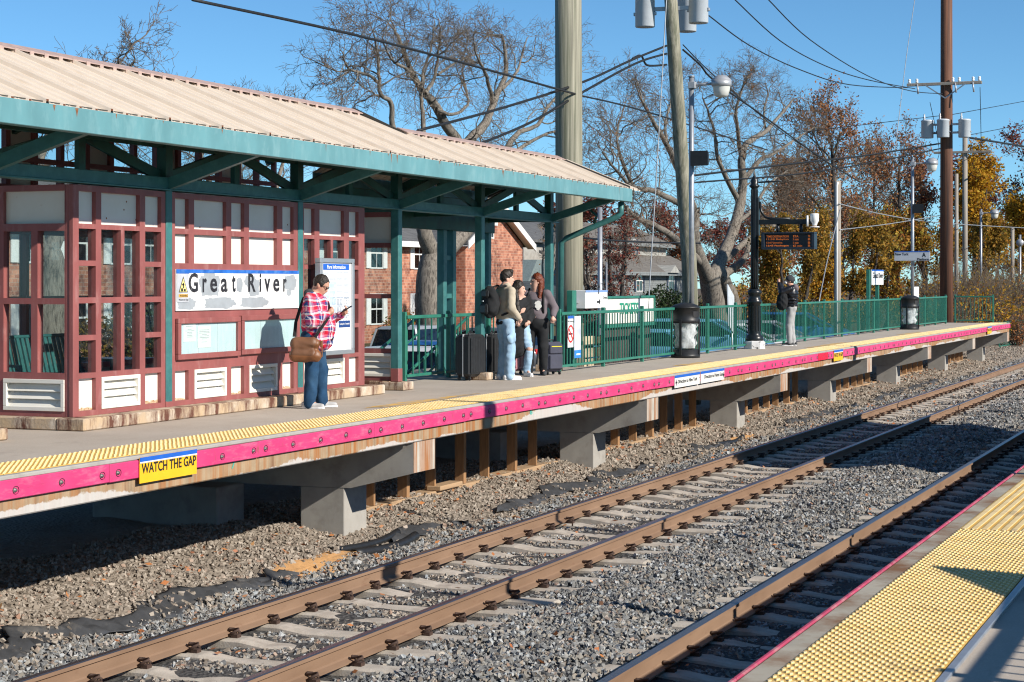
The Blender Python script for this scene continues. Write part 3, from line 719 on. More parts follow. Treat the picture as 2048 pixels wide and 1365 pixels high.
while x < 31.9:
    link('roof_panel', rp_cf, croof, (x - 17, EY - 12, EZ)); link('roof_panel', rp_cb, croof, (x - 17, RC - 12, EZ)); x += PWD
def ridge(x0, x1, y, par):
    z = zr(y); mb = MB()
    mb.prism([(y-.16, z-.016), (y, z+.055), (y+.16, z-.016), (y+.16, z-.028), (y, z+.04), (y-.16, z-.028)], 'x', x0, x1)
    xx = x0 + .1
    while xx < x1 - .05: mb.box(xx, xx+.07, y-.165, y-.158, z-.055, z-.012); xx += .265
    part('ridge_cap', mb, M['trim'], par)
ridge(9.4, 25.32, RM, mroof); ridge(25.34, 32.1, RC, croof)
part('rake_trim', MB().prism([(RC-.06, zr(RC-.06)-.07), (RM, zr(RM)-.03), (RM+1.45, zr(RM)-SL*1.45-.07), (RM+1.45, zr(RM)-SL*1.45+.05), (RM, zr(RM)+.075), (RC-.06, zr(RC-.06)+.03)], 'x', 25.315, 25.345), M['browntrim'], mroof)
part('rake_trim', MB().prism([(EY, EZ-.06), (RC, zr(RC)-.06), (2*RC-EY, EZ-.06), (2*RC-EY, EZ+.04), (RC, zr(RC)+.045), (EY, EZ+.05)], 'x', 32.105, 32.13), M['browntrim'], croof)
part('fascia', MB().bbox(9.3, 32.14, 10.56, 10.60, 3.0, 3.232, .006).box(9.3, 32.13, 10.601, 10.68, 3.0, 3.03), M['teal'], shel)
part('fascia', MB().bbox(25.36, 32.14, 13.34, 13.38, 3.0, 3.235, .006), M['teal'], shel)
part('eave_light_stop', MB().box(9.3, 32.1, 10.63, 10.67, 3.03, 3.262), M['browntrim'], shel)  # added strip that blocks sunlight leaking between fascia and roof ribs
rr_ = random.Random(9)
for i in range(26):                              # rust running down the fascia from the rib ends
    xx = rr_.uniform(13, 31.5); L_ = rr_.uniform(.03, .13); w_ = rr_.uniform(.008, .03)
    part('rust_streak', MB().add([(xx-w_, 10.5585, 3.226), (xx+w_, 10.5585, 3.226), (xx+w_*.35, 10.5585, 3.226-L_*.6), (xx, 10.5585, 3.226-L_), (xx-w_*.4, 10.5585, 3.226-L_*.5)], [(0,1,2,3,4)]), M['streak'], shel)
# posts, beam, trusses and knee brackets
for i, fx in enumerate(FX):
    pb_ = .115
    ps = part('post', MB().bbox(fx-.065, fx+.065, 11.835, 11.965, pb_, 2.64, .012), M['green'], shel)
    part('post_foot', MB().bbox(fx-.069, fx+.069, 11.831, 11.969, pb_, .32 if i in (4,) else .20, .012), M['maroon'] if i < 5 else M['rust'], ps)
    if i not in (2, 3): part('pedestal', MB().bbox(fx-.17, fx+.17, 11.70, 12.1, 0, .118, .012), M['kerb'], ps)
    part('bracket', MB().beam((fx, 11.86, 2.70), (fx, 10.66, 3.07), .085, .13), M['green'], shel)
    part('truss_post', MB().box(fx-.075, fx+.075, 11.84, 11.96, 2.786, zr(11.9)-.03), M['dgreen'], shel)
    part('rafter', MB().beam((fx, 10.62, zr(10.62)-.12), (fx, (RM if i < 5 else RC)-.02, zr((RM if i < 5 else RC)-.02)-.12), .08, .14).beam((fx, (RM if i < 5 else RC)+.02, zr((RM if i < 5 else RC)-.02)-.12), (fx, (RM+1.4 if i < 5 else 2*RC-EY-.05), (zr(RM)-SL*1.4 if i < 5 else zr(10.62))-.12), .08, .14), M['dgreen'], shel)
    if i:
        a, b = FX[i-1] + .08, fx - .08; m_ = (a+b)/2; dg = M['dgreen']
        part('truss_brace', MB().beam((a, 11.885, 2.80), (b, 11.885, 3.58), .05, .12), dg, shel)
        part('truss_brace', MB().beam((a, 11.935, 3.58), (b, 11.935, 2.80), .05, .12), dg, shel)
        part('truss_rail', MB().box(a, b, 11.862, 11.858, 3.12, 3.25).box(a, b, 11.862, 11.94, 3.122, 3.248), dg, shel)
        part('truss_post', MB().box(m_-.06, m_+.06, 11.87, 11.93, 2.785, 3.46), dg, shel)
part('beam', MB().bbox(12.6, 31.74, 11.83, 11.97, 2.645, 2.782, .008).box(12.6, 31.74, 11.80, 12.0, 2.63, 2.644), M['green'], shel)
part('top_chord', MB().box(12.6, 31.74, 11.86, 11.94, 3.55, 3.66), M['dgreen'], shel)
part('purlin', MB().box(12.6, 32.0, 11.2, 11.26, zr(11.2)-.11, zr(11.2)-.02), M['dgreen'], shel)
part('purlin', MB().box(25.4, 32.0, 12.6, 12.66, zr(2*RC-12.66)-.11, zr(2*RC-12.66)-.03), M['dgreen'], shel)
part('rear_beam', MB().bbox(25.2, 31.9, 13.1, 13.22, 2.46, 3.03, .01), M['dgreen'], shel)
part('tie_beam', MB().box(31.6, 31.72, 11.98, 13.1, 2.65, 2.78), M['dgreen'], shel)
part('tie_beam', MB().box(28.4, 28.52, 11.98, 13.1, 2.65, 2.78), M['dgreen'], shel)
part('tie_beam', MB().box(25.42, 25.5, 11.98, 13.1, 2.65, 2.78), M['dgreen'], shel)
for fx in (28.46,):
    for d in (0, .40): part('rear_post', MB().bbox(fx+.92+d, fx+1.05+d, 13.0, 13.13, -1.3, 2.46, .01), M['green'], shel)
    part('post_spacer', MB().box(fx+1.05, fx+1.32, 13.03, 13.1, 1.95, 2.03).box(fx+1.05, fx+1.32, 13.03, 13.1, 1.3, 1.38), M['green'], shel)
for yy in (12.9,): part('rear_post', MB().bbox(31.6, 31.73, 13.1, 13.23, -1.3, 2.46, .01), M['green'], shel)
# slanted rain pipe at the canopy end
ds = [Vector((31.98, 10.72, 3.0)), Vector((31.98, 10.72, 2.80)), Vector((31.97, 10.78, 2.74)), Vector((31.86, 11.70, 2.36)), Vector((31.85, 11.80, 2.28)), Vector((31.85, 11.82, .1))]
part('rain_pipe', MB().tube(ds, .055, 8), M['green'], shel)
part('pipe_strap', MB().tube([(31.9, 11.2, 2.62), (31.9, 11.15, 2.75), (31.85, 11.25, 2.86)], .025, 6), M['dgreen'], shel)

# walls: a maroon frame with cream panels, panes and louvres set into its openings
slat_cache = {}
def wall(name, axis, pos, u0, u1, z0, z1, cells, back=.10, sgn=1):
    """axis 'y': wall in the xz plane facing -y at y=pos; axis 'x': in the yz plane facing -x at x=pos"""
    def bx(mb, a0, a1, d0, d1, b0, b1, mi=0, bev=0):
        d0, d1 = pos + d0, pos + d1
        args = (a0, a1, d0, d1, b0, b1) if axis == 'y' else (d0, d1, a0, a1, b0, b1)
        return mb.bbox(*args, bev, mi) if bev else mb.box(*args, mi)
    us = sorted({u0, u1} | {c[i] for c in cells for i in (0, 1)}); zs = sorted({z0, z1} | {c[i] for c in cells for i in (2, 3)})
    fr = MB()
    for i in range(len(us)-1):
        um = (us[i]+us[i+1])/2; run = None
        for j in range(len(zs)-1):
            zm = (zs[j]+zs[j+1])/2; solid = not any(c[0] < um < c[1] and c[2] < zm < c[3] for c in cells)
            if solid and run is None: run = zs[j]
            if run is not None and (not solid or j == len(zs)-2):
                bx(fr, us[i], us[i+1], 0, back, run, zs[j+1] if solid else zs[j]); run = None
    w_ = part(name, fr, M['maroon'], shel)
    for a, b, c, d, kind in cells:
        if kind == 'p':
            o = part('panel', bx(MB(), a, b, .05, .065, c, d), M['cream'], w_)
        elif kind == 'r':
            o = part('panel', bx(MB(), a, b, .05, .065, c, d), M['cream'], w_)
            mb = MB(); n = 9; rr = random.Random(a*7)
            for k in range(n):
                e0, e1 = a + (b-a)*k/n, a + (b-a)*(k+1)/n; hh = rr.uniform(.008, .035)
                bx(mb, e0, e1, .047, .0495, c, c+hh)
            part('rust_stain', mb, M['creamrust'], w_)
        elif kind == 'g': part('pane', bx(MB(), a, b, .055, .062, c, d), M['glass'], w_)
        elif kind == 'l':
            mb = MB(); t = .045
            for q in ((a, b, c, c+t), (a, b, d-t, d), (a, a+t, c+t, d-t), (b-t, b, c+t, d-t)): bx(mb, q[0], q[1], -.012, .05, q[2], q[3], 0, .004)
            lv = part('louvre', mb, M['cream'], w_)
            H = d-c-2*t; n = 3
            for k in range(n):
                zz = c + t + H*k/n; sb = MB(); e0, e1 = a+t, b-t; hh = H/n
                q = [(e0, .005, zz), (e1, .005, zz), (e1, .058, zz+hh*.93), (e0, .058, zz+hh*.93), (e0, .013, zz-.004), (e1, .013, zz-.004), (e1, .066, zz+hh*.93), (e0, .066, zz+hh*.93)]
                q = [(u_, pos+dd, z_) if axis == 'y' else (pos+dd, u_, z_) for u_, dd, z_ in q]
                sb.add(q, [(0,1,2,3),(4,7,6,5),(0,4,5,1),(1,5,6,2),(2,6,7,3),(3,7,4,0)])
                part('louvre_slat', sb, M['cream'], w_)
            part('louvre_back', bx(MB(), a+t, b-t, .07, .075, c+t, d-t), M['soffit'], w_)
    return w_
g4 = ((2.147,1.805),(1.746,1.407),(1.344,1.002),(.943,.594))
c1 = [(17.14,17.456,2.20,2.55,'p'),(17.56,18.318,2.20,2.55,'p'),(18.43,18.762,2.20,2.55,'p'),
      (17.14,17.456,.189,.536,'r'),(17.56,18.318,.189,.536,'l'),(18.43,18.762,.189,.536,'r')]
for b_, a_ in g4: c1 += [(17.14,17.456,a_,b_,'g'),(18.43,18.762,a_,b_,'g')]
for z0_, z1_ in ((1.407,2.147),(.594,1.344)): c1 += [(17.56,17.94,z0_,z1_,'g'),(18.01,18.318,z0_,z1_,'g')]
wall('front_wall', 'y', YW, 17.04, FX[2]-.07, .131, 2.615, c1)
cols = ((19.06,19.358),(19.481,20.223),(20.346,20.659),(20.781,21.495),(21.641,21.942))
c2 = [(a,b,c,d,'p') for a, b in cols for c, d in ((2.20,2.55),(1.794,2.135))]
c2 += [(a,b,.189,.536,'l' if i in (1,3) else 'r') for i, (a,b) in enumerate(cols)]
wall('front_wall', 'y', YW, FX[2]+.07, FX[3]-.07, .131, 2.615, c2)
q = [PX(v, 11.85) for v in (608, 629, 639, 688, 698, 717, 729)]
c3 = [(q[0],q[1],2.20,2.55,'p'),(q[2],q[3],2.20,2.55,'p'),(q[4],q[5],2.20,2.55,'p'),(q[0],q[1],.189,.536,'p'),(q[2],q[3],.189,.536,'l'),(q[4],q[5],.189,.536,'p')]
qm = (q[2]+q[3])/2
for b_, a_ in g4: c3 += [(q[0],q[1],a_,b_,'g'),(q[2],qm-.035,a_,b_,'g'),(qm+.035,q[3],a_,b_,'g'),(q[4],q[5],a_,b_,'g')]
wall('front_wall', 'y', YW, FX[3]+.07, q[6], .131, 2.615, c3)
ysl = [11.97, 12.52, 12.64, 12.86, 13.0, 13.5, 13.62, 13.9]
def side_cells(e): return [(a,b,2.20,2.55,'p') for a, b in ((e[0],e[3]),(e[4],e[7]))] + [(a,b,c,d,'g') for a, b in ((e[0],e[1]),(e[2],e[3]),(e[4],e[5]),(e[6],e[7])) for c, d in ((1.40,2.12),(.60,1.335))] + [(e[0],e[3],.19,.53,'l'),(e[4],e[7],.19,.53,'l')]
e1 = [PYX(v, 17.04) for v in (129, 75, 62, 7)]; e1 = e1 + [e1[3]+.1, e1[3]+.5, e1[3]+.6, 13.9]
wall('end_wall', 'x', 17.04, 11.955, 14.0, .131, 2.615, side_cells(e1))
e2 = [PYX(v, 25.16) for v in (786, 748)]
wall('end_wall', 'x', 25.16, 11.98, 14.0, .131, 2.60, [(e2[0],12.62,2.15,2.53,'p'),(e2[0],12.62,1.40,2.08,'g'),(e2[0],12.62,.60,1.335,'g'),(e2[0],12.62,.19,.53,'l'),(12.72,13.9,2.15,2.53,'p'),(12.72,13.9,1.40,2.08,'g'),(12.72,13.9,.60,1.335,'g'),(12.72,13.9,.19,.53,'p')])
cr = []; cc = []
x = 17.15; kk = 0
x2 = 17.15
while x2 < 24.9:
    for c_, d_ in ((1.40,2.15),(.55,1.34)): cr.append((x2, x2+.96, c_, d_, 'g'))
    cr += [(x2, x2+.96, 2.22, 2.55, 'p'), (x2, x2+.96, .19, .48, 'p')]; x2 += 1.02
while x < 25.0:
    cc.append((x, x+.46, 2.74, 3.02, 'g' if kk % 3 else 'p')); cc.append((x, x+.46, 3.08, 3.46, 'g' if kk % 3 else 'p')); x += .545; kk += 1
wall('rear_wall', 'y', 13.98, 17.04, 25.3, .131, 2.615, cr)
wall('clerestory', 'y', 13.95, 17.04, 25.3, 2.66, 3.52, cc, back=.07)
part('wall_kerb', MB().bbox(16.9, 21.9, 11.62, 11.97, 0, .13, .012).bbox(22.12, 24.22, 11.62, 11.97, 0, .13, .012).bbox(16.905, 17.2, 11.973, 14.1, 0, .129, .012).bbox(25.08, 25.24, 11.96, 14.1, 0, .128, .012).box(17.2, 25.1, 13.9, 14.12, 0, .127), M['kerb'], shel)
for px_, py_ in ((253,404),(248,420),(213,437),(272,440),(560,480),(400,455),(575,450)):
    q_ = P(px_, py_, YW+.047); sp0 = part('rust_spot', MB().lathe([(0,0),(.012,0)], (0,0,0), 7), M['streak'], shel, True)
    sp0.location = Vector((q_.x, YW+.0475, q_.z)) - wloc(shel); sp0.rotation_euler = (R(90), 0, 0)
part('corner_post', MB().bbox(17.032, 17.13, 11.845, 11.9, .131, 2.617, .006), M['maroon'], shel)

# slatted benches inside
def bench(x0, x1, y, label):
    b = thing('bench', label, 'bench', ((x0+x1)/2, y, 0), group='green benches inside the shelter')
    for k in range(5): part('seat_slat', MB().bbox(x0, x1, y-.22+k*.085, y-.15+k*.085, .42, .44, .006), M['green'], b)
    n = int((x1-x0)/.085)
    for k in range(n):
        xx = x0 + (x1-x0)*(k+.3)/n
        part('back_slat', MB().beam((xx, y+.22, .46), (xx, y+.34, .92), .055, .02, up=(0,1,0)), M['green'], b)
    part('top_rail', MB().tube([(x0, y+.345, .93), (x1, y+.345, .93)], .022, 8), M['green'], b)
    for xx in (x0+.05, x1-.05): part('leg', MB().beam((xx, y-.2, 0), (xx, y-.2, .42), .05, .05).beam((xx, y+.2, 0), (xx, y+.24, .5), .05, .05).beam((xx, y-.22, .62), (xx, y+.28, .64), .05, .03).beam((xx, y-.2, .42), (xx, y-.2, .62), .04, .04), M['green'], b)
bench(17.75, 19.7, 13.3, 'green slatted bench behind the left windows of the shelter')
bench(22.6, 24.3, 13.3, 'green slatted bench behind the glass beside the fare board')

# ------------------------------------------------------------ signs on the shelter
YS = YW - .022
sg = thing('station_sign', 'long white Great River name sign with peeled grey patches on the shelter wall', 'sign', (20.5, YS, 1.48))
part('board', MB().bbox(19.05, 22.05, YS, YS+.02, 1.235, 1.722, .003), M['white'], sg)
part('blue_band', MB().box(19.05, 19.335, YS-.0032, YS-.0012, 1.672, 1.722).box(19.337, 22.05, YS-.0026, YS-.0012, 1.68, 1.722), mat('worn_blue_band', (.02,.13,.50), .5, var=.3, scale=8, dirt=(.12,.28,.58), dscale=6), sg)
peel = mat('peeled_grey_backing', (.33,.36,.39), .6, var=.12, scale=9)
zp = lambda px_, zy: P(330 + px_/6.5, 520 + zy/6.5, YS).z
xp = lambda px_: PX(330 + px_/6.5, YS)
def blob(x0, x1, y0, y1, seed):
    r = random.Random(seed); n = 46; vs_ = []; ph = [r.uniform(0, 6.3) for _ in range(4)]
    xa, xb = xp(x0), xp(x1); za, zb = zp((x0+x1)/2, y1), zp((x0+x1)/2, y0)
    for i in range(n):
        a = 6.2832*i/n; cx_, sy_ = math.cos(a), math.sin(a)
        e = .62; ux = math.copysign(abs(cx_)**e, cx_); uz = math.copysign(abs(sy_)**e, sy_)
        k = .93 + .07*math.sin(5*a+ph[0]) + .05*math.sin(11*a+ph[1]) + r.uniform(-.03,.03)
        vs_.append(((xa+xb)/2 + (xb-xa)/2*ux*k, YS-.0008 - .0001*seed, (za+zb)/2 + (zb-za)/2*uz*k))
    part('peeled_patch', MB().add(vs_, [tuple(range(n))]), peel, sg)
for sd_, b_ in enumerate(((150,400,492,655),(440,720,165,480),(500,920,485,640),(925,1010,225,425),(1030,1180,205,350),(1075,1235,240,480),(970,1345,480,625),(1545,1710,190,400),(1580,1640,380,470)), 1): blob(*b_, sd_)
pass
lt = MB(); zb_, zc_, zx_ = zp(360, 424), zp(360, 172), zp(360, 240)
for ch, a, b, top in (('G',305,425,zc_),('r',485,540,zx_),('e',585,675,zx_),('a',725,810,zx_),('t',868,915,zp(360,190)),('R',1080,1175,zc_),('i',1228,1248,zc_),('v',1290,1365,zx_),('e',1405,1485,zx_),('r',1535,1578,zx_)):
    letters(lt, ch, xp(a), xp(b), zb_, top, YS-.0045)
part('lettering', lt, mat('worn_black_lettering', (.02,.02,.025), .6, var=.2, dirt=(.13,.135,.15), dscale=22, dlo=.56, dhi=.7), sg)
wn = thing('warning_sign', 'small grey warning plate with yellow triangle at the left end of the name sign', 'sign', (19.28, YS-.005, 1.55))
part('plate', MB().box(19.055, 19.31, YS-.0075, YS-.005, 1.34, 1.668), mat('grey_plate', (.50,.52,.56), .5), wn)
tri = MB(); yt = YS-.0085
def tri_(mb, cx, z0_, w_, h_, y, mi): mb.add([(cx-w_/2, y, z0_), (cx+w_/2, y, z0_), (cx, y, z0_+h_)], [(0,1,2)], mi)
tri_(tri, 19.19, 1.452, .20, .19, yt, 0); tri_(tri, 19.19, 1.462, .165, .155, yt-.001, 1)
tri.box(19.14, 19.18, yt-.003, yt-.0015, 1.466, 1.50, 0).box(19.2, 19.24, yt-.003, yt-.0015, 1.466, 1.492, 0).box(19.18, 19.2, yt-.003, yt-.0015, 1.50, 1.565, 0).box(19.16, 19.21, yt-.003, yt-.0015, 1.535, 1.55, 0)
part('triangle', tri, [M['ink'], mat('pale_yellow', (.78,.66,.24), .5)], wn)
tx = MB().box(19.09, 19.29, yt-.0005, yt, 1.395, 1.432, 1); letters(tx, 'WARNING', 19.11, 19.29, 1.40, 1.428, yt-.0015); letters(tx, 'Watch the Gap', 19.09, 19.3, 1.352, 1.376, yt-.0015)
part('lettering', tx, [M['ink'], mat('amber', (.72,.42,.08), .5)], wn)
def case(x0, x1, z0, z1, label, papers):
    c = thing('notice_case', label, 'notice case', ((x0+x1)/2, YW-.05, z0), group='glazed notice cases on the shelter wall')
    t = .065; f = MB(); y0, y1 = YW-.05, YW-.004
    for a, b, cc_, d in ((x0,x1,z0,z0+t),(x0,x1,z1-t,z1),(x0,x0+t,z0+t,z1-t),(x1-t,x1,z0+t,z1-t)): f.bbox(a,b,y0,y1,cc_,d,.006)
    part('frame', f, M['maroon'], c)
    part('backing', MB().box(x0+t, x1-t, YW-.012, YW-.003, z0+t, z1-t), M['glassback'], c)
    part('pane', MB().box(x0+t, x1-t, YW-.034, YW-.031, z0+t, z1-t), M['caseglass'], c)
    for fr_ in (.33, .66): part('seam', MB().box(x0+t+(x1-x0-2*t)*fr_, x0+t+(x1-x0-2*t)*fr_+.006, YW-.0128, YW-.0122, z0+t, z1-t), M['inkgrey'], c)
    for px0, px1, pz0, pz1 in papers:
        p = part('notice', MB().box(px0, px1, YW-.0165, YW-.0135, pz0, pz1), M['paper'], c); ln = MB(); r = random.Random(px0)
        z = pz1 - .05
        while z > pz0 + .04:
            w_ = (px1-px0)*r.uniform(.3, .8); m_ = (px0+px1)/2
            if r.random() < .75: ln.box(m_-w_/2, m_+w_/2, YW-.0182, YW-.0172, z, z+.006)
            z -= .018
        part('print', ln, M['inkgrey'], p)
case(19.06, 20.50, .665, 1.15, 'left notice case with two small papers pinned under the name sign', [(PX(373,11.79), PX(398,11.79), .87, 1.10), (PX(402,11.79), PX(428,11.79), .79, 1.05)])
case(20.53, 22.03, .675, 1.16, 'right notice case with the man\'s shadow falling on it', [])
# fare board
fb = thing('fare_board', 'tall white fare information board in a grey metal frame behind the man', 'notice board', (23.2, 11.7, .6))
xa, xb = PX(637, 11.68), PX(705, 11.68); za, zb = .60, P(660, 517, 11.68).z; yb = 11.665
fr_ = MB()
for a, b, c_, d in ((xa,xb,za,za+.06),(xa,xb,zb-.06,zb),(xa,xa+.06,za+.06,zb-.06),(xb-.06,xb,za+.06,zb-.06)): fr_.bbox(a,b,yb-.02,yb+.07,c_,d,.006)
part('frame', fr_, M['alu'], fb)
po = part('poster', MB().box(xa+.06, xb-.06, yb+.005, yb+.02, za+.06, zb-.06), M['white'], fb)
part('header', MB().box(xa+.11, xb-.13, yb+.001, yb+.004, zb-.155, zb-.075), M['blue'], po)
hd = MB(); letters(hd, 'Fare Information', xa+.22, xb-.24, zb-.14, zb-.09, yb-.0005); part('lettering', hd, M['white'], po)
pr = MB(); r_ = random.Random(5); W_ = xb-xa-.16; x0_ = xa+.08
for cidx in range(4):
    z = zb-.19
    while z > zb-.80:
        if r_.random() < .85: pr.box(x0_+W_*cidx/4+.01, x0_+W_*(cidx+r_.uniform(.6,.93))/4, yb+.002, yb+.004, z, z+.005)
        z -= .016
for k in range(6):
    for j in range(3):
        if k < 6: pr.box(x0_+W_*(.36+k*.1), x0_+W_*(.36+k*.1)+.005, yb+.002, yb+.004, za+.43+j*.12, za+.52+j*.12); pr.box(x0_+W_*(.36+k*.1)+.06, x0_+W_*(.36+k*.1)+.065, yb+.002, yb+.004, za+.43+j*.12, za+.52+j*.12); pr.box(x0_+W_*(.36+k*.1), x0_+W_*(.36+k*.1)+.065, yb+.002, yb+.004, za+.52+j*.12, za+.526+j*.12); pr.box(x0_+W_*(.36+k*.1), x0_+W_*(.36+k*.1)+.065, yb+.002, yb+.004, za+.424+j*.12, za+.43+j*.12)
part('print', pr, mat('blue_grey_print', (.30,.36,.45), .7), po)
part('map_print', MB().box(x0_+.03, x0_+W_*.5, yb+.0025, yb+.0045, za+.52, za+.98), mat('pale_blue_print', (.55,.70,.78), .6, var=.15, scale=14), po)
bx_ = MB().box(x0_+W_*.58, xb-.1, yb+.001, yb+.004, zb-.93, zb-.84, 0); letters(bx_, 'Looking for a Timetable?', x0_+W_*.60, xb-.12, zb-.90, zb-.87, yb-.0005, 1)
part('timetable_box', bx_, [M['navy'], M['white']], po)
part('foot', MB().box(xa+.2, xa+.26, yb+.07, 11.80, za+.02, za+.1).box(xb-.26, xb-.2, yb+.07, 11.80, za+.02, za+.1), M['alu'], fb)
# signs on the platform edge
def edge_sign(px0, px1, z0, z1, words, label, bg, band=.045, name='edge_sign', grp=None, arrow=0):
    x0, x1 = PX(px0, 9.46), PX(px1, 9.46); y = 9.468
    t = thing(name, label, 'sign', ((x0+x1)/2, y, z0), group=grp)
    mb = MB(); n = 10; vs_ = []
    for i in range(n+1):
        x = x0 + (x1-x0)*i/n; b = 0
        vs_ += [(x, y+.006, z1), (x, y+.006+b, z0), (x, y+.012+b, z0), (x, y+.012, z1)]
    mb.add(vs_, [(i*4+k, i*4+(k+1) % 4, (i+1)*4+(k+1) % 4, (i+1)*4+k) for i in range(n) for k in range(4)] + [(0,1,2,3), (n*4,n*4+1,n*4+2,n*4+3)])
    part('plate', mb, bg, t)
    bd = MB().box(x0, x1, y+.001, y+.004, z1-band, z1); part('blue_band', bd, M['blue'], t)
    if bg is M['yellow']: part('white_line', MB().box(x0, x1, y+.001, y+.004, z1-band-.012, z1-band), M['white'], t)
    l = MB()
    for w_, a, b, c_, d in words: letters(l, w_, x0+(x1-x0)*a, x0+(x1-x0)*b, z0+(z1-z0)*c_, z0+(z1-z0)*d, y+.0035)
    if arrow:
        cx = x0 + (x1-x0)*(.06 if arrow < 0 else .965); zc = z0+(z1-z0)*.42; h = (z1-z0)*.28; w2 = (x1-x0)*.035*arrow
        l.add([(cx+w2, y+.0035, zc), (cx-w2*.2, y+.0035, zc+h), (cx-w2*.2, y+.0035, zc-h)], [(0,1,2)]); l.box(cx-w2*1.1, cx, y+.003, y+.0036, zc-h*.25, zc+h*.25)
    part('lettering', l, M['ink'], t); return t
zt = -.03
edge_sign(282, 396, -.245, -.012, [('WATCH THE GAP', .03, .985, .36, .76)], 'nearest yellow gap warning sign on the pink platform edge', M['yellow'], .04, grp='yellow gap signs on the platform edge')
edge_sign(1351, 1401, -.235, -.02, [('Direction to New York', .13, .90, .32, .62)], 'white sign with a left arrow pointing to New York on the platform edge', M['offwhite'], arrow=-1)
edge_sign(1403, 1450, -.235, -.02, [('Direction to Points East', .15, .93, .36, .66)], 'white sign with a right arrow pointing to Points East on the platform edge', M['offwhite'], arrow=1)
edge_sign(1669, 1687, -.265, -.01, [('WATCH THE GAP', .03, .985, .36, .72)], 'middle yellow gap warning sign, right of the red board on the platform edge', M['yellow'], .05, grp='yellow gap signs on the platform edge')
edge_sign(1976, 1984, -.27, -.01, [('WATCH THE GAP', .03, .985, .36, .72)], 'farthest yellow gap warning sign near the platform end', M['yellow'], .05, grp='yellow gap signs on the platform edge')
# ------------------------------------------------------------ railings
bal_me = {}
def baluster(h, r=.009):
    if h not in bal_me: bal_me[h] = MB().box(-r, r, -r, r, 0, h).mesh('baluster', M['fence'])
    return bal_me[h]
def railing(label, a, b, step, h=1.05, z=0, post=2.4, name='railing', m=None, grp=None):
    a, b = Vector((*a, z)), Vector((*b, z)); d = b - a; L = d.length; d.normalize(); rz = math.atan2(d.y, d.x)
    t = thing(name, label, 'railing', a, rz, grp); m = m or M['fence']
    part('top_rail', MB().bbox(0, L, -.03, .03, h-.055, h, .008), m, t, True)
    part('bottom_rail', MB().bbox(0, L, -.022, .022, .075, .12, .006), m, t, True)
    n = max(1, round(L/post)); pm_ = MB().bbox(-.032, .032, -.032, .032, -.25, h+.055, .006).mesh('post', m)
    for i in range(n+1): link('post', pm_, t, (L*i/n, .035, 0))
    x = step
    bm_ = baluster(round(h-.18, 3))
    while x < L - step*.4: link('baluster', bm_, t, (x, 0, .12)); x += step
    return t
YF = 11.6
railing('long green railing behind the far platform, from the shelter to the last bin', (PX(1122, YF), YF), (PX(1893, YF), YF), .155)
railing('green railing across the end of the far platform', (75.6, 11.55), (75.6, 10.1), .15, post=1.4)
railing('green railing with wide gaps at the stair behind the luggage', (PX(813, 12.65), 12.65), (32.3, 12.65), .24, post=1.75)
sr = thing('stair_rail', 'sloping green handrail of the stair behind the railing', 'handrail', (29.5, 13.6, -1))
for k, yy in enumerate((13.5, 14.5)):
    a, b = Vector((31.6, yy, .95)), Vector((27.3, yy, -.55))
    part('handrail', MB().tube([a, b], .028, 8).tube([a - Vector((0,0,.32)), b - Vector((0,0,.32))], .02, 8), M['fence'], sr)
    for i in range(10):
        q = a.lerp(b, i/9); part('baluster', MB().box(q.x-.012, q.x+.012, q.y-.012, q.y+.012, q.z-.85, q.z), M['fence'], sr)
stp = thing('stair', 'concrete stair leading down from the platform to the car park', 'stair', (29.5, 14, -1))
for i in range(6): part('step', MB().box(30.9 - i*.5, 31.5 - i*.5, 13.45, 14.55, -1.3, -.18 - i*.17), M['concrete'], stp)
# timber screen and kiosk behind the railing
tk = thing('ticket_kiosk', 'white TICKETS board with green top above a dark slatted enclosure', 'kiosk', (PX(1260, 12.7), 12.7, -1))
x0, x1 = PX(1213, 12.6), PX(1307, 12.6); zt_ = P(1260, 597, 12.6).z
part('board', MB().bbox(x0, x1, 12.6, 12.72, zt_-.52, zt_, .006), M['offwhite'], tk)
part('board_frame', MB().bbox(x0-.03, x1+.03, 12.57, 12.75, zt_+.001, zt_+.05, .006).bbox(x1+.001, x1+.05, 12.57, 12.75, zt_-.6, zt_, .006).bbox(x0-.03, x1+.03, 12.57, 12.75, zt_-.60, zt_-.53, .006), M['fence'], tk)
l = MB(); letters(l, 'TICKETS', PX(1239, 12.6), PX(1276, 12.6), zt_-.33, zt_-.09, 12.592); part('lettering', l, mat('green_lettering', (.02,.28,.17), .5), tk)
n = 26
for i in range(n): part('slat', MB().box(x0 + (x1-x0)*i/n, x0 + (x1-x0)*(i+.8)/n, 12.66, 12.70, -1.2, zt_-.61), mat('dark_slat', (.075,.062,.060), .7) if i == 0 else bpy.data.materials['dark_slat'], tk)
sc_ = thing('timber_screen', 'low screen of pale horizontal boards behind the railing, under the arrow sign', 'fence', (36, 13.1, -1))
x0, x1 = PX(1135, 12.9), PX(1203, 12.9)
for i in range(7): part('board', MB().bbox(x0, x1, 12.88, 12.92, -1.1 + i*.23, -.90 + i*.23, .006), mat('pale_boards', (.50,.42,.29), .8, var=.2, scale=5, stretch=(.4,4,4)) if i == 0 else bpy.data.materials['pale_boards'], sc_)
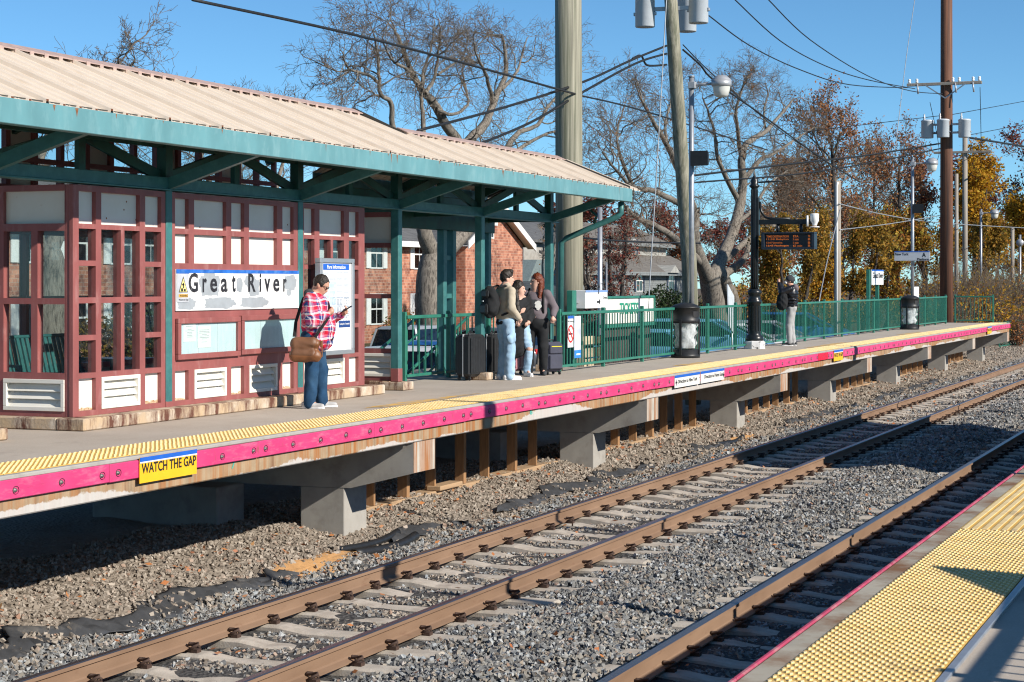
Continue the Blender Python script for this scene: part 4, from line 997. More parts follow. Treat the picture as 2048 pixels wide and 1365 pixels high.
# direction sign behind the railing
ds_ = thing('direction_sign', 'white box sign with black arrows on a green post above the railing', 'sign', (PX(1185, 12.3), 12.3, -.5))
x0, x1 = PX(1171, 12.2), PX(1215, 12.2); z1_ = P(1190, 581, 12.2).z; z0_ = P(1190, 617, 12.2).z
part('box', MB().bbox(x0, x1, 12.2, 12.45, z0_, z1_, .006), M['white'], ds_); part('blue_band', MB().box(x0, x1, 12.195, 12.198, z1_-.04, z1_), mat('pale_blue_band', (.20,.32,.60), .5), ds_)
part('post', MB().bbox(x0-.45, x0-.22, 12.3, 12.42, -1.2, z1_, .01), M['fence'], ds_)
part('post_arm', MB().box(x0-.22, x0, 12.34, 12.4, z0_+.1, z0_+.16), M['galv'], ds_)
l = MB(); cx = x0 + (x1-x0)*.58; yq = 12.192
l.box(cx-.02, cx+.02, yq, yq+.002, z0_+.28, z0_+.42); l.add([(cx-.07, yq, z0_+.40), (cx+.07, yq, z0_+.40), (cx, yq, z0_+.50)], [(0,1,2)])
l.box(cx-.1, cx+.03, yq, yq+.002, z0_+.105, z0_+.14); l.add([(cx+.02, yq, z0_+.06), (cx+.02, yq, z0_+.19), (cx+.1, yq, z0_+.122)], [(0,1,2)])
letters(l, 'Parking', cx+.12, cx+.32, z0_+.44, z0_+.50, yq); letters(l, 'Crossing', cx+.26, x1-.04, z0_+.17, z0_+.23, yq)
part('lettering', l, M['ink'], ds_)
ns = thing('no_smoking_sign', 'small white sign with red prohibition ring hung on the railing', 'sign', (PX(1141, 11.55), 11.55, .5))
x0, x1 = PX(1136, 11.55), PX(1147, 11.55)
part('plate', MB().box(x0, x1, 11.553, 11.56, .42, .98), M['white'], ns); part('blue_band', MB().box(x0, x1, 11.549, 11.5525, .93, .98), M['blue'], ns)
l = MB(); cx = (x0+x1)/2; n = 20
for i in range(n):
    a, b = 6.2832*i/n, 6.2832*(i+1)/n
    l.add([(cx+math.cos(q_)*r_, 11.548, .66+math.sin(q_)*r_) for q_, r_ in ((a,.16),(b,.16),(b,.125),(a,.125))], [(0,1,2,3)])
l.beam((cx-.1, 11.5475, .76), (cx+.1, 11.5475, .56), .002, .03); l.box(cx-.1, cx+.09, 11.5472, 11.548, .645, .675, 1); letters(l, 'No Smoking', cx-.14, cx+.14, .86, .90, 11.548, 1)
part('symbol', l, [M['red'], M['ink']], ns)
rp_ = thing('rail_poster', 'narrow pale blue poster with a bright blue foot hung on the railing', 'sign', (PX(1156, 11.55), 11.55, .4))
x0, x1 = PX(1149, 11.55), PX(1162, 11.55)
part('plate', MB().box(x0, x1, 11.553, 11.56, .22, .97), mat('pale_blue_poster', (.42,.47,.62), .5, col2=(.72,.74,.80), scale=3), rp_)
part('foot_band', MB().box(x0, x1, 11.549, 11.5525, .22, .36), mat('bright_blue', (.03,.22,.66), .5), rp_)
l = MB().box(x0+.05, x0+.25, 11.5485, 11.5525, .88, .91).box(x0+.05, x0+.2, 11.5485, 11.5525, .83, .86).box(x0+.1, x0+.3, 11.5475, 11.5488, .27, .30); part('print', l, M['white'], rp_)

# ------------------------------------------------------------ lamp posts
bowl = mat('frosted_lamp_bowl', (.62,.62,.58), .25, var=.08)
def lamp_post(x, y, h, label, speaker=None, arm=.6, r=.06):
    t = thing('lamp_post', label, 'lamp post', (x, y, 0), group='grey platform lamp posts')
    part('pole', MB().tube([(x,y,0),(x,y,h)], [r, r*.9], 12).tube([(x,y,h),(x,y,h+.03)], r*1.15, 12).bbox(x-.14, x+.14, y-.14, y+.14, 0, .03, .008), M['galv'], t)
    part('arm', MB().tube([(x,y,h-.17),(x,y-arm+.1,h-.15)], .03, 8).bbox(x-.08, x+.08, y-.1, y+.06, h-.24, h-.1, .01), M['grey'], t)
    hd = part('lamp_head', MB().lathe([(0,.17),(.1,.16),(.20,.08),(.205,.06),(.21,.06),(.21,-.06),(.19,-.07),(0,-.07)], (x, y-arm-.05, h-.15), 20), M['grey'], t)
    part('lamp_bowl', MB().lathe([(.185,-.07),(.17,-.16),(.145,-.25),(.10,-.29),(0,-.30)], (x, y-arm-.05, h-.15), 20), bowl, hd)
    if speaker:
        s = part('loudspeaker', MB().bbox(x-.1, x+.16, y-.34, y-.06, speaker, speaker+.27, .02).prism([(x-.16, y-.40), (x-.16, y-.02), (x-.1, y-.06), (x-.1, y-.34)], 'z', speaker-.02, speaker+.29), M['black'], t)
    return t
lamp_post(PX(1383, 11.35), 11.35, P(1383, 155, 11.35).z, 'grey lamp post rising behind the nearer bin, with a black loudspeaker', P(1383, 331, 11.35).z)
lamp_post(PX(1825, 11.3), 11.3, P(1825, 318, 11.3).z, 'grey lamp post carrying the New York platform A sign', P(1825, 426, 11.3).z)
lamp_post(PX(1962, 13.2), 13.2, P(1962, 420, 13.2).z, 'grey lamp post beyond the platform end, right of the brown pole', None)
# lamp posts of the near platform, beside and behind the photographer
for x, h, lb in ((15.45, 4.5, 'nearest'), (20.5, 6.2, 'second'), (44.0, 6.2, 'third')): lamp_post(x, -.45, h, lb + ' grey lamp post along the near platform, outside the frame at right')
# platform A sign on the lamp post
xs_ = PX(1825, 11.3) - .09
ps_ = thing('platform_sign', 'pale horizontal sign reading New York and A Platform on the lamp post', 'sign', (xs_, 11.3, 2.5))
ya, yb2 = PYX(1789, xs_), PYX(1860, xs_); zz1 = P(1825, 503, 11.3).z; zz0 = P(1825, 522, 11.3).z
part('plate', MB().bbox(xs_-.03, xs_, yb2, ya, zz0, zz1, .004), mat('pale_grey_sign', (.52,.55,.60), .5, var=.05), ps_); part('blue_band', MB().box(xs_-.034, xs_-.0315, yb2, ya, zz1-.03, zz1), M['blue'], ps_)
l = MB(); letters(l, 'New York', ya-.03, ya-.48, zz1-.14, zz1-.05, xs_-.034, plane='yz'); letters(l, 'A', ya-.93, ya-1.06, zz1-.20, zz1-.05, xs_-.034, plane='yz'); letters(l, 'Platform', yb2+.42, yb2+.02, zz0+.01, zz0+.09, xs_-.034, plane='yz')
part('lettering', l, M['ink'], ps_)
# name sign on green posts beyond the railing
gs = thing('station_sign', 'small white Great River sign on two green posts beyond the railing', 'sign', (PX(1756, 12.6), 12.6, -1))
x0, x1 = PX(1744, 12.6), PX(1767, 12.6); za, zb = P(1756, 570, 12.6).z, P(1756, 540, 12.6).z
part('board', MB().bbox(x0, x1, 12.6, 12.64, za, zb, .005), M['white'], gs); part('blue_band', MB().box(x0, x1, 12.594, 12.598, zb-.05, zb), M['blue'], gs)
l = MB(); letters(l, 'Great River', x0+.12, x1-.1, za+.22, zb-.09, 12.594); part('lettering', l, M['ink'], gs)
for xx in (x0-.08, x0+(x1-x0)*.72): part('post', MB().bbox(xx-.06, xx+.06, 12.65, 12.77, -1.2, zb, .008), M['fence'], gs)
bxs = thing('meter_box', 'small white box sign behind the farther bin', 'sign', (PX(1834, 12), 12, 0))
part('plate', MB().bbox(PX(1829, 12), PX(1838, 12), 12, 12.08, .5, 1.42, .01), M['white'], bxs); part('post', MB().box(PX(1826, 12), PX(1828.5, 12), 12, 12.08, -1, 1.42), M['fence'], bxs)

# ------------------------------------------------------------ train display on a fluted post
xp_, yp_ = PX(1509, 11.42), 11.42
dp = thing('train_display_post', 'black fluted post with white chipped base carrying the arrivals display', 'display post', (xp_, yp_, 0))
part('plinth', MB().lathe([(0,.0),(.26,0),(.26,.16),(.22,.19),(0,.19)], (xp_,yp_,0), 8, sm=False), mat('chipped_white_paint', (.62,.62,.62), .6, dirt=(.02,.02,.02), dscale=4, dlo=.55, dhi=.58), dp)
bm = MB().lathe([(.21,.19),(.22,.22),(.20,.30),(.15,.34),(.155,.38)], (xp_,yp_,0), 24); n = 24
prof = [(.148,.38),(.138,1.05),(.17,1.08),(.175,1.14),(.14,1.18),(.13,1.28),(.165,1.31),(.165,1.36),(.10,1.42)]
bm.lathe(prof, (xp_,yp_,0), 24)
for i in range(12):
    a = 6.2832*i/12; bm.beam((xp_+.148*math.cos(a), yp_+.148*math.sin(a), .42), (xp_+.138*math.cos(a), yp_+.138*math.sin(a), 1.02), .03, .02, up=(math.cos(a), math.sin(a), 0))
part('base', bm, M['blackm'], dp)
zt_ = P(1508, 350, yp_).z
sh = MB().tube([(xp_,yp_,1.4),(xp_,yp_,zt_-.3)], [.09,.078], 16)
for i in range(12):
    a = 6.2832*i/12; sh.beam((xp_+.09*math.cos(a), yp_+.09*math.sin(a), 1.45), (xp_+.079*math.cos(a), yp_+.079*math.sin(a), zt_-.35), .016, .012, up=(math.cos(a), math.sin(a), 0))
sh.lathe([(.075,-.32),(.12,-.28),(.12,-.25),(.08,-.22),(.10,-.14),(.06,-.08),(.03,-.02),(.012,.08),(0,.12)], (xp_,yp_,zt_), 16)
part('shaft', sh, M['blackm'], dp)
ya = yp_ - .1; Z = lambda py: P(1560, py, 10.6).z
part('arm', MB().bbox(xp_-.05, xp_+.05, 9.93, ya+.06, Z(447), Z(437), .008).bbox(xp_-.07, xp_+.07, ya-.02, ya+.1, Z(470), Z(392), .01).tube([(xp_, ya, zt_-.18), (xp_, ya-.55, zt_-.16)], .02, 8), M['blackm'], dp)
part('scroll', MB().tube([(xp_, ya-.03, Z(400)), (xp_, ya-.06, Z(420)), (xp_, ya-.16, Z(432)), (xp_, ya-.32, Z(435.5)), (xp_, ya-.75, Z(435.5))], .03, 8), M['blackm'], dp)
part('hanger', MB().tube([(xp_, PYX(1556, xp_), Z(447)), (xp_, PYX(1556, xp_), Z(464))], .04, 8).tube([(xp_, PYX(1602, xp_), Z(447)), (xp_, PYX(1602, xp_), Z(464))], .04, 8), M['blackm'], dp)
y0, y1 = PYX(1632, xp_), PYX(1526, xp_); z0_, z1_ = Z(498), Z(463.5)
cs = MB(); t_ = .06
cs.bbox(xp_-.17, xp_+.12, y0, y1, z1_-.035, z1_, .006).bbox(xp_-.17, xp_+.12, y0, y1, z0_, z0_+.05, .006).bbox(xp_-.17, xp_+.12, y0, y0+.07, z0_+.05, z1_-.035, .006).bbox(xp_-.17, xp_+.12, y1-.07, y1, z0_+.05, z1_-.035, .006).box(xp_-.06, xp_+.1, y0+.07, y1-.07, z0_+.05, z1_-.035)
disp = part('display_case', cs, mat('dark_blue_case', (.016,.026,.042), .4), dp)
part('screen', MB().box(xp_-.066, xp_-.062, y0+.09, y1-.09, z0_+.055, z1_-.06), mat('dark_screen', (.028,.030,.034), .3), disp)
led, t_n, b_n = new_mat('amber_led'); b_n.inputs['Base Color'].default_value = (.5,.12,.02,1); b_n.inputs['Emission Color'].default_value = (1,.24,.03,1); b_n.inputs['Emission Strength'].default_value = .22
l = MB(); H_ = z1_ - z0_ - .12; W_ = y1 - y0 - .2; xx = xp_-.069
for row, (a, b, c_) in enumerate((('TIME DESTINATION','ETA','TRK'),('11:38 Babylon','1 min','B'),('12:07 Jamaica','1 min','B'),('12:43 Patchogue','65 min','B'))):
    zt2 = z1_-.07 - row*H_/4 - (.012 if row > 1 else 0)
    letters(l, a, y1-.10, y1-.10-W_*(.50 if row != 2 else .36), zt2-H_*.18, zt2, xx, plane='yz'); letters(l, b, y1-.10-W_*.60, y1-.10-W_*(.72 if row < 3 else .80), zt2-H_*.18, zt2, xx, plane='yz'); letters(l, c_, y1-.10-W_*.93, y1-.10-W_*.98, zt2-H_*.18, zt2, xx, plane='yz')
part('lettering', l, led, disp)
part('camera_dome', MB().lathe([(0,.22),(.09,.22),(.1,.2),(.1,.05),(.07,0),(.05,-.06)], (xp_-.02, 9.97, Z(445)), 14).tube([(xp_-.12, 10.12, Z(430)), (xp_-.12, 10.12, Z(452))], .025, 8).lathe([(0,-.06),(.11,-.06),(.12,-.08),(0,-.085)], (xp_-.02, 9.97, Z(447)), 14), M['white'], dp)

# ------------------------------------------------------------ bins
clear = m_glass('clear_plastic', (.92,.94,.94), .6)
bag, t_b, b_b = new_mat('thin_plastic_bag'); t_b.nodes.remove(b_b)
tr = N(t_b, 'ShaderNodeBsdfTransparent'); df = N(t_b, 'ShaderNodeBsdfDiffuse'); df.inputs[0].default_value = (.75,.77,.78,1); mx = N(t_b, 'ShaderNodeMixShader')
fa = ramp(t_b, [(.35, (.4,.4,.4)), (.62, (.95,.95,.95))], noise(t_b, coords(t_b, scale=(1,1,.5)), 9, 5)).outputs[0]; t_b.links.new(fa, mx.inputs[0]); t_b.links.new(tr.outputs[0], mx.inputs[1]); t_b.links.new(df.outputs[0], mx.inputs[2]); t_b.links.new(mx.outputs[0], t_b.nodes['Material Output'].inputs[0])
def trash_can(x, y, label, r=.305, h=1.16):
    t = thing('litter_bin', label, 'bin', (x, y, 0), group='black bins with clear sides')
    c = (x, y, 0)
    part('base', MB().lathe([(0,.0),(r,.0),(r,.07),(r-.012,.075),(r-.012,.17),(0,.17)], c, 28), M['black'], t)
    part('clear_side', MB().lathe([(r-.02,.17),(r-.015,.72)], c, 28), clear, t)
    bgm = MB(); n = 28; rows = [(.20,.2),(.24,.3),(.19,.42),(.255,.52),(.21,.6),(.26,.70),(.285,.75)]
    rr = random.Random(x)
    for q, z in rows:
        for k in range(n): a = 6.2832*k/n; w_ = q*(1 + .10*math.sin(5*a+z*20) + rr.uniform(-.06,.06)); bgm.v.append((x+w_*math.cos(a), y+w_*math.sin(a), z))
    for i in range(len(rows)-1):
        for k in range(n): bgm.f.append([i*n+k, i*n+(k+1) % n, (i+1)*n+(k+1) % n, (i+1)*n+k]); bgm.m.append(0); bgm.sm.append(True)
    part('bag', bgm, bag, t)
    part('rubbish', MB().lathe([(0,.19),(.17,.19),(.19,.26),(.12,.33),(0,.36)], c, 9, sm=False), mat('rubbish', (.35,.33,.30), .8, var=.5, scale=22), t) if label.startswith('near') else None
    part('hood', MB().lathe([(r-.015,.72),(r,.725),(r,.79),(r-.006,.80),(r-.006,1.03),(r+.012,1.035),(r+.012,1.05),(r*.8,1.10),(r*.4,1.14),(0,h-.01)], c, 28), M['black'], t)
    op = MB(); a0 = math.atan2(-y, -x)
    for k in range(6):
        a, b = a0+.55+k*.09, a0+.55+(k+1)*.09; rr_ = r + .003
        op.add([(x+rr_*math.cos(q), y+rr_*math.sin(q), z) for q, z in ((a,.85),(b,.85),(b,.97),(a,.97))], [(0,1,2,3)])
    part('opening_patch', op, M['ink'], t)  # black sheet on the closed hood stands in for the shade inside its mouth
    for k in range(4):
        a = a0 - .35 + k*math.pi/2; ux, uy = math.cos(a), math.sin(a)
        part('strut', MB().beam((x+ux*r, y+uy*r, .05), (x+ux*r, y+uy*r, .80), .05, .025, up=(ux, uy, 0)), M['black'], t)
trash_can(PX(1371, 11.42), 11.42, 'nearer black bin with clear plastic sides and a bag, against the railing')
trash_can(PX(1820, 11.3), 11.3, 'farther black bin with clear sides under the platform A sign')

# ------------------------------------------------------------ utility poles, transformers, wires
def pole(name, pts, rad, m, label, n=16):
    mb = MB().tube(pts, rad, n); t = thing(name, label, 'utility pole', pts[0]); part('shaft', mb, m, t); return t
b0 = P(1140, 640, 13.0); b0.z = -1.35; t0 = P(1136, -140, 13.0)
pole('utility_pole', [b0, b0.lerp(t0, .5), t0], [.285, .272, .262], M['pole'], 'very thick grey green timber pole standing right behind the shelter canopy', 24)
b1 = P(1386, 640, 12.7); b1.z = -1.3; t1 = P(1336, -90, 12.7)
p2 = pole('utility_pole', [b1, P(1378, 520, 12.7), P(1364, 330, 12.7), P(1350, 130, 12.7), t1], [.19, .178, .165, .155, .145], M['pole'], 'leaning weathered timber pole with three large grey transformers at its top', 18)
def transformer(c, r, h, par, bush=True):
    o = part('transformer', MB().lathe([(0,0),(r-.012,0),(r,.015),(r,h-.06),(r+.012,h-.05),(r+.012,h-.01),(r-.03,h+.02),(0,h+.04)], c, 22), M['trans'], par)
    if bush: part('bushing', MB().lathe([(.05,h),(.05,h+.06),(.035,h+.07),(.045,h+.14),(.03,h+.16),(.035,h+.24),(0,h+.28)], (c[0], c[1]+r*.5, c[2]), 10), M['grey'], o)
    part('bracket', MB().bbox(c[0]-.05, c[0]+.05, c[1]-r-.04, c[1]+r+.04, c[2]+h*.28, c[2]+h*.36, .01), M['galv'], o)
    return o
q = P(1290, 55, 13.33); transformer((q.x, q.y, q.z), .225, .95, p2, False)
q = P(1397, 47, 12.15); transformer((q.x, q.y, q.z), .225, .95, p2, False)
q = P(1362, 59, 13.0); transformer((q.x+.5, q.y, q.z), .225, .95, p2, False)
qa, qb = P(1290, 20, 13.33), P(1397, 15, 12.15)
part('crossbar', MB().beam(qa, qb, .06, .09), M['galv'], p2)
b3 = P(1893, 600, 12.3); b3.z = -1.3; t3 = P(1893, -160, 12.3)
p3 = pole('utility_pole', [b3, b3.lerp(t3, .5), t3], [.27, .245, .225], M['poleb'], 'tall dark brown pole with crossarm and three transformers near the platform end', 20)
ca, cb_ = P(1820, 176, 13.85), P(1963, 168, 10.85); xk = b3.x - .27
part('crossarm', MB().bbox(xk-.06, xk+.06, 10.85, 13.85, ca.z-.02, ca.z+.10, .01), M['polegrey'], p3)
part('crossarm_brace', MB().beam((xk-.07, 13.1, ca.z), (xk-.07, 12.3, ca.z-.55), .02, .05).beam((xk-.07, 11.5, ca.z), (xk-.07, 12.3, ca.z-.55), .02, .05), M['galv'], p3)
for yy in (13.75, 13.45, 12.0, 11.75, 11.2, 10.95): part('insulator', MB().lathe([(.03,.1),(.06,.13),(.06,.17),(.04,.19),(.06,.22),(.05,.27),(0,.29)], (xk, yy, ca.z), 10), M['white'], p3)
for yy in (13.42, 11.9, 11.2): part('cutout', MB().tube([(xk-.1, yy, ca.z+.05), (xk-.14, yy-.05, ca.z-.35)], .035, 8), M['grey'], p3)
tz = P(1893, 277, 12.3).z
for dx, yy in ((-.3, 13.02), (-.48, 12.36), (-.2, 11.55)): transformer((b3.x+dx, yy, tz), .245, .72, p3)
part('transformer_bracket', MB().box(b3.x-.1, b3.x+.02, 11.6, 13.0, tz+.18, tz+.26).box(b3.x-.1, b3.x+.02, 11.6, 13.0, tz+.52, tz+.6), M['galv'], p3)
def simple_pole(px_, y, ytop, r, m, label, arm=None):
    b = P(px_, 600, y); b.z = -1.3; t = P(px_, ytop, y); o = pole('utility_pole', [b, t], [r*1.1, r], m, label, 12); return o, t
sp1, tp1 = simple_pole(1675, 12.9, 362, .105, M['polegrey'], 'short grey timber pole with a white conduit behind the railing')
part('conduit', MB().tube([(tp1.x-.12, 12.9, -1), (tp1.x-.12, 12.9, tp1.z-.15), (tp1.x-.14, 12.86, tp1.z-.05)], .04, 8), M['white'], sp1)
simple_pole(1913, 13.4, 348, .085, M['polegrey'], 'thin pale pole directly right of the tall brown pole')
sp2, tp2 = simple_pole(1930, 15.0, 262, .13, M['polegrey'], 'slim grey pole with a low crossarm behind the tall brown pole')
part('crossarm', MB().bbox(tp2.x-.2, tp2.x-.08, 13.6, 16.6, P(1930, 305, 15).z-.06, P(1930, 305, 15).z+.06, .01), M['polegrey'], sp2)
simple_pole(2025, 13.2, 455, .10, M['polegrey'], 'grey timber post at the right edge beyond the platform')
sp3, tp3 = simple_pole(2040, 12.6, 470, .065, M['galv'], 'thin steel post with a round disc at the right edge')
dsc = part('disc', MB().lathe([(0,-.02),(.2,-.02),(.2,.02),(0,.02)], (0,0,0), 16), M['grey'], sp3, True)
dsc.rotation_euler = (0, R(90), 0); dsc.location = (-.08, 0, P(2040, 486, 12.6).z + 1.3)
sp4, tp4 = simple_pole(1200, 14.6, 415, .055, M['galv'], 'thin steel post behind the arrow sign, right of the thick pole')
sp5, tp5 = simple_pole(1213, 15.2, 525, .022, M['galv'], 'very thin rod beside the steel post behind the arrow sign')

def wire(pts, r, label, m=None, grp='overhead wires', sag=0., name='overhead_wire'):
    """pts: (photo column, photo row, distance across) of points the cable passes"""
    W3 = [P(*p) for p in pts]; out = []
    if len(W3) == 2:
        for i in range(15):
            f = i/14; q = W3[0].lerp(W3[1], f); q.z -= sag*4*f*(1-f); out.append(q)
    else:
        for i in range(len(W3)-1):
            p0, p1, p2_, p3_ = W3[max(0,i-1)], W3[i], W3[i+1], W3[min(len(W3)-1,i+2)]
            for k in range(6):
                f = k/6; out.append(.5*((2*p1) + (p2_-p0)*f + (2*p0-5*p1+4*p2_-p3_)*f*f + (3*p1-p0-3*p2_+p3_)*f**3))
        out.append(W3[-1])
    return solo(name, MB().tube(out, r, 5), m or M['wire'], label, 'wire', grp, base=tuple(out[0]))
wire([(385, 0, 12.9), (770, 85, 12.9), (1163, 192, 12.8)], .022, 'thin wire slanting down over the shelter roof to the thick pole')
wire([(1163, 192, 12.8), (1300, 226, 13.2), (1536, 301, 14)], .018, 'thin wire running right from the thick pole in front of the bare oak')
wire([(1333, 92, 12.8), (1260, 122, 12.9), (1165, 165, 12.9), (1000, 218, 13.0), (835, 262, 13.0)], .026, 'upper thick black cable bundle from the leaning pole down to the left')
wire([(1333, 108, 12.8), (1270, 128, 12.9), (1165, 185, 12.9), (1060, 246, 13.0), (940, 296, 13.0)], .026, 'lower thick black cable bundle from the leaning pole down to the left')
wire([(1333, 130, 12.8), (1295, 131, 12.9), (1282, 112, 12.9), (1265, 118, 12.9)], .025, 'looped cable end beside the leaning pole')
wire([(1418, 32, 12.3), (1500, 92, 12.2), (1600, 140, 12.2), (1700, 170, 12.2), (1815, 176, 13.2)], .016, 'lowest of the three wires sagging to the brown pole crossarm')
wire([(1470, 0, 12.2), (1560, 82, 12.2), (1650, 132, 12.2), (1735, 160, 12.3), (1830, 178, 13.0)], .016, 'middle of the three wires sagging to the brown pole crossarm')
wire([(1537, 0, 12.0), (1620, 80, 12.0), (1735, 152, 12.2), (1820, 182, 12.3), (1888, 188, 12.4)], .016, 'upper of the three wires sagging to the brown pole crossarm')
wire([(1366, 100, 12.7), (1400, 130, 12.7), (1430, 163, 12.7), (1530, 235, 13), (1640, 315, 13.5), (1720, 365, 14)], .024, 'twisted black cable dropping right from the leaning pole across the oak')
wire([(1366, 90, 12.7), (1432, 155, 13), (1560, 262, 14), (1640, 312, 15)], .014, 'thin wire dropping right from the leaning pole beside the twisted cable')
wire([(1334, -20, 12.6), (1318, 260, 12.6), (1296, 625, 12.6)], .014, 'pale guy wire hanging left of the leaning pole', M['wiregrey'])
wire([(1831, -10, 12.8), (1812, 120, 12.8), (1790, 302, 12.8)], .014, 'pale guy wire left of the brown pole', M['wiregrey'])
wire([(1680, 420, 12.6), (1655, 520, 12.4), (1638, 605, 12.2)], .018, 'pale guy wire slanting left from the short grey pole', M['wiregrey'])
wire([(1485, 278, 16), (1700, 253, 15), (1888, 231, 12.6)], .015, 'thin wire from the oak up to the brown pole')
wire([(1380, 352, 16), (1600, 326, 15), (1740, 310, 14), (1888, 286, 12.6)], .035, 'upper thick cable running from the brown pole behind the oak')
wire([(1380, 366, 16), (1600, 348, 15), (1740, 326, 14), (1888, 296, 12.6)], .028, 'lower thick cable running from the brown pole behind the oak')
wire([(1896, 231, 12.4), (2070, 199, 12)], .016, 'upper thin wire leaving the brown pole to the right')
wire([(1940, 270, 12.2), (2070, 245, 12)], .016, 'lower thin wire leaving the brown pole to the right')
wire([(1940, 276, 12.2), (1990, 284, 12.2), (2070, 297, 12)], .05, 'thick cable bundle leaving the brown pole at the right edge')
wire([(1678, 408, 12.8), (1780, 432, 13), (1893, 447, 13), (2060, 457, 13)], .02, 'pale messenger cable from the short pole to the right edge', M['wiregrey'])
wire([(1680, 460, 12.8), (1780, 448, 13), (1888, 430, 12.6)], .018, 'pale cable rising from the short pole to the brown pole', M['wiregrey'])
wire([(1150, 475, 20), (1270, 484, 20), (1400, 487, 20)], .03, 'cable crossing in front of the grey house roofs')
wire([(1860, 205, 12.2), (1878, 310, 12.2), (1842, 350, 12.2)], .012, 'drop wire beside the left transformer on the brown pole') 
wire([(1960, 175, 11.0), (1962, 270, 11.2), (1962, 330, 11.4)], .014, 'drop wire below the right end of the crossarm')

# ------------------------------------------------------------ near platform: railing and shelter behind the photographer
railing('green railing along the back of the near platform, outside the frame', (2.5, -.68), (14.5, -.68), .15, post=2.4)
wd = solo('shadow_panel', MB().prism([(8.4, .12), (10.0, .12), (10.0, 1.40), (9.2, 1.10), (8.4, 1.06)], 'y', -.66, -.63), M['fence'], 'added sloping green panel that casts a wedge of shade on the near platform, outside the frame', 'panel', base=(9.2, -.65, 0))  # unseen panel, added and shaped for the wedge shadow it throws on the tiles
sb = thing('platform_shelter', 'tan roofed shelter of the near platform that shades the tracks, outside the frame', 'shelter', (35, -.6, 0))
e0, e1 = .84, -2.0
part('roof', MB().prism([(e0, 3.235), (-.58, 3.82), (e1, 3.235), (e1, 3.2), (-.58, 3.78), (e0, 3.2)], 'x', 29.2, 39.7), M['tan'], sb)
part('fascia', MB().bbox(29.2, 39.7, e0, e0+.04, 3.0, 3.24, .006), M['teal'], sb)
part('wall', MB().box(29.9, 39.1, -.42, -.34, .13, 3.2), M['cream'], sb); part('wall_kerb', MB().bbox(30.1, 39.5, -.5, -.2, 0, .13, .01), M['kerb'], sb)
for xx in (30.0, 33.2, 36.4, 39.6): part('post', MB().bbox(xx-.065, xx+.065, -.31, -.18, .1, 3.0, .01), M['green'], sb)
# ------------------------------------------------------------ houses behind the car park
def window(par, x, y, z, w_, h_, shut=True, sill=True, cur=True):
    f = part('window', MB().bbox(x-w_/2-.07, x-w_/2, y-.06, y+.02, z-.07, z+h_+.07, .01).bbox(x+w_/2, x+w_/2+.07, y-.06, y+.02, z-.07, z+h_+.07, .01).box(x-w_/2, x+w_/2, y-.055, y+.02, z+h_, z+h_+.065).box(x-w_/2, x+w_/2, y-.055, y+.02, z-.065, z).box(x-w_/2, x+w_/2, y-.045, y+.01, z+h_*.48, z+h_*.53).box(x-.02, x+.02, y-.04, y+.01, z, z+h_), M['housewhite'], par)
    part('pane', MB().box(x-w_/2, x+w_/2, y-.02, y-.012, z, z+h_), M['carglass'], f)
    if cur: part('curtain', MB().box(x-w_/2, x-w_/2+w_*.3, y+.002, y+.01, z, z+h_).box(x+w_/2-w_*.3, x+w_/2, y+.002, y+.01, z, z+h_), M['paper'], f)
    if shut:
        for s in (-1, 1):
            xa = x + s*(w_/2 + .08 + .22); part('shutter', MB().bbox(xa-.2, xa+.2, y-.07, y-.005, z-.05, z+h_+.05, .01), M['housewhite'] if shut is True else shut, f)
YB = 39.5; YG = 38.0
bh = thing('brick_house', 'two storey red brick apartment house with white trim behind the shelter', 'house', (60, YB, -1))
ze = P(860, 486, YB).z; xl = PX(-160, YB); xg0, xg1 = PX(931, YG), PX(1045, YG); xr = PX(931, YB)
part('wall', MB().box(xl, xr+2, YB, YB+9, -1.3, ze), M['brick'], bh)
rf = part('roof', MB().prism([(YB-.5, ze-.05), (YB+4.5, ze+2.4), (YB+9.5, ze-.05), (YB+9.5, ze-.2), (YB+4.5, ze+2.2), (YB-.5, ze-.2)], 'x', xl-.4, xr+1.5), M['shingle'], bh)
part('eave', MB().bbox(xl-.4, xg0-.3, YB-.56, YB-.5, ze-.28, ze+.0, .01).box(xl-.4, xg0-.3, YB-.5, YB, ze-.26, ze-.22), M['housewhite'], bh)
pz = 1.75; xm = (xg0+xg1)/2; zg = P(1062, 490, YG).z
part('gable_wall', MB().prism([(xg0, -1.3), (xg1, -1.3), (xg1, zg), (xm, zg+pz), (xg0, zg)], 'y', YG, YG+8), M['brick'], bh)
ov = .75
part('gable_roof', MB().prism([(xg0-ov, zg-ov*.37+.12), (xm, zg+pz+.18), (xg1+ov, zg-ov*.37+.12), (xg1+ov, zg-ov*.37+.3), (xm, zg+pz+.38), (xg0-ov, zg-ov*.37+.3)], 'y', YG-.45, YG+8.3), M['shingle'], bh)
for s, xa in ((-1, xg0-ov), (1, xg1+ov)):
    part('rake_board', MB().prism([(xa, zg-ov*.37-.10), (xm, zg+pz-.05), (xm, zg+pz+.34), (xa, zg-ov*.37+.26)], 'y', YG-.52, YG-.455), M['housewhite'], bh)
    part('soffit', MB().prism([(xa, zg-ov*.37+.02), (xm, zg+pz+.1), (xm, zg+pz+.12), (xa, zg-ov*.37+.05)], 'y', YG-.45, YG-.01), M['housewhite'], bh)
part('downspout', MB().tube([(xg0-.25, YB-.3, ze-.3), (xg0-.3, YB-.12, ze-.8), (xg0-.3, YB-.12, -1.2)], .07, 8), M['housewhite'], bh)
zu, zl = P(800, 536, YB).z, P(800, 645, YB).z
for px_ in (838, 752, 660, 480, 300, 240, 150, 60, -40): 
    for z_ in (zu, zl): window(bh, PX(px_, YB), YB, z_, 1.25, 1.35)
window(bh, PX(981, YG), YG, P(980, 475, YG).z, .6, .75, False, cur=False)
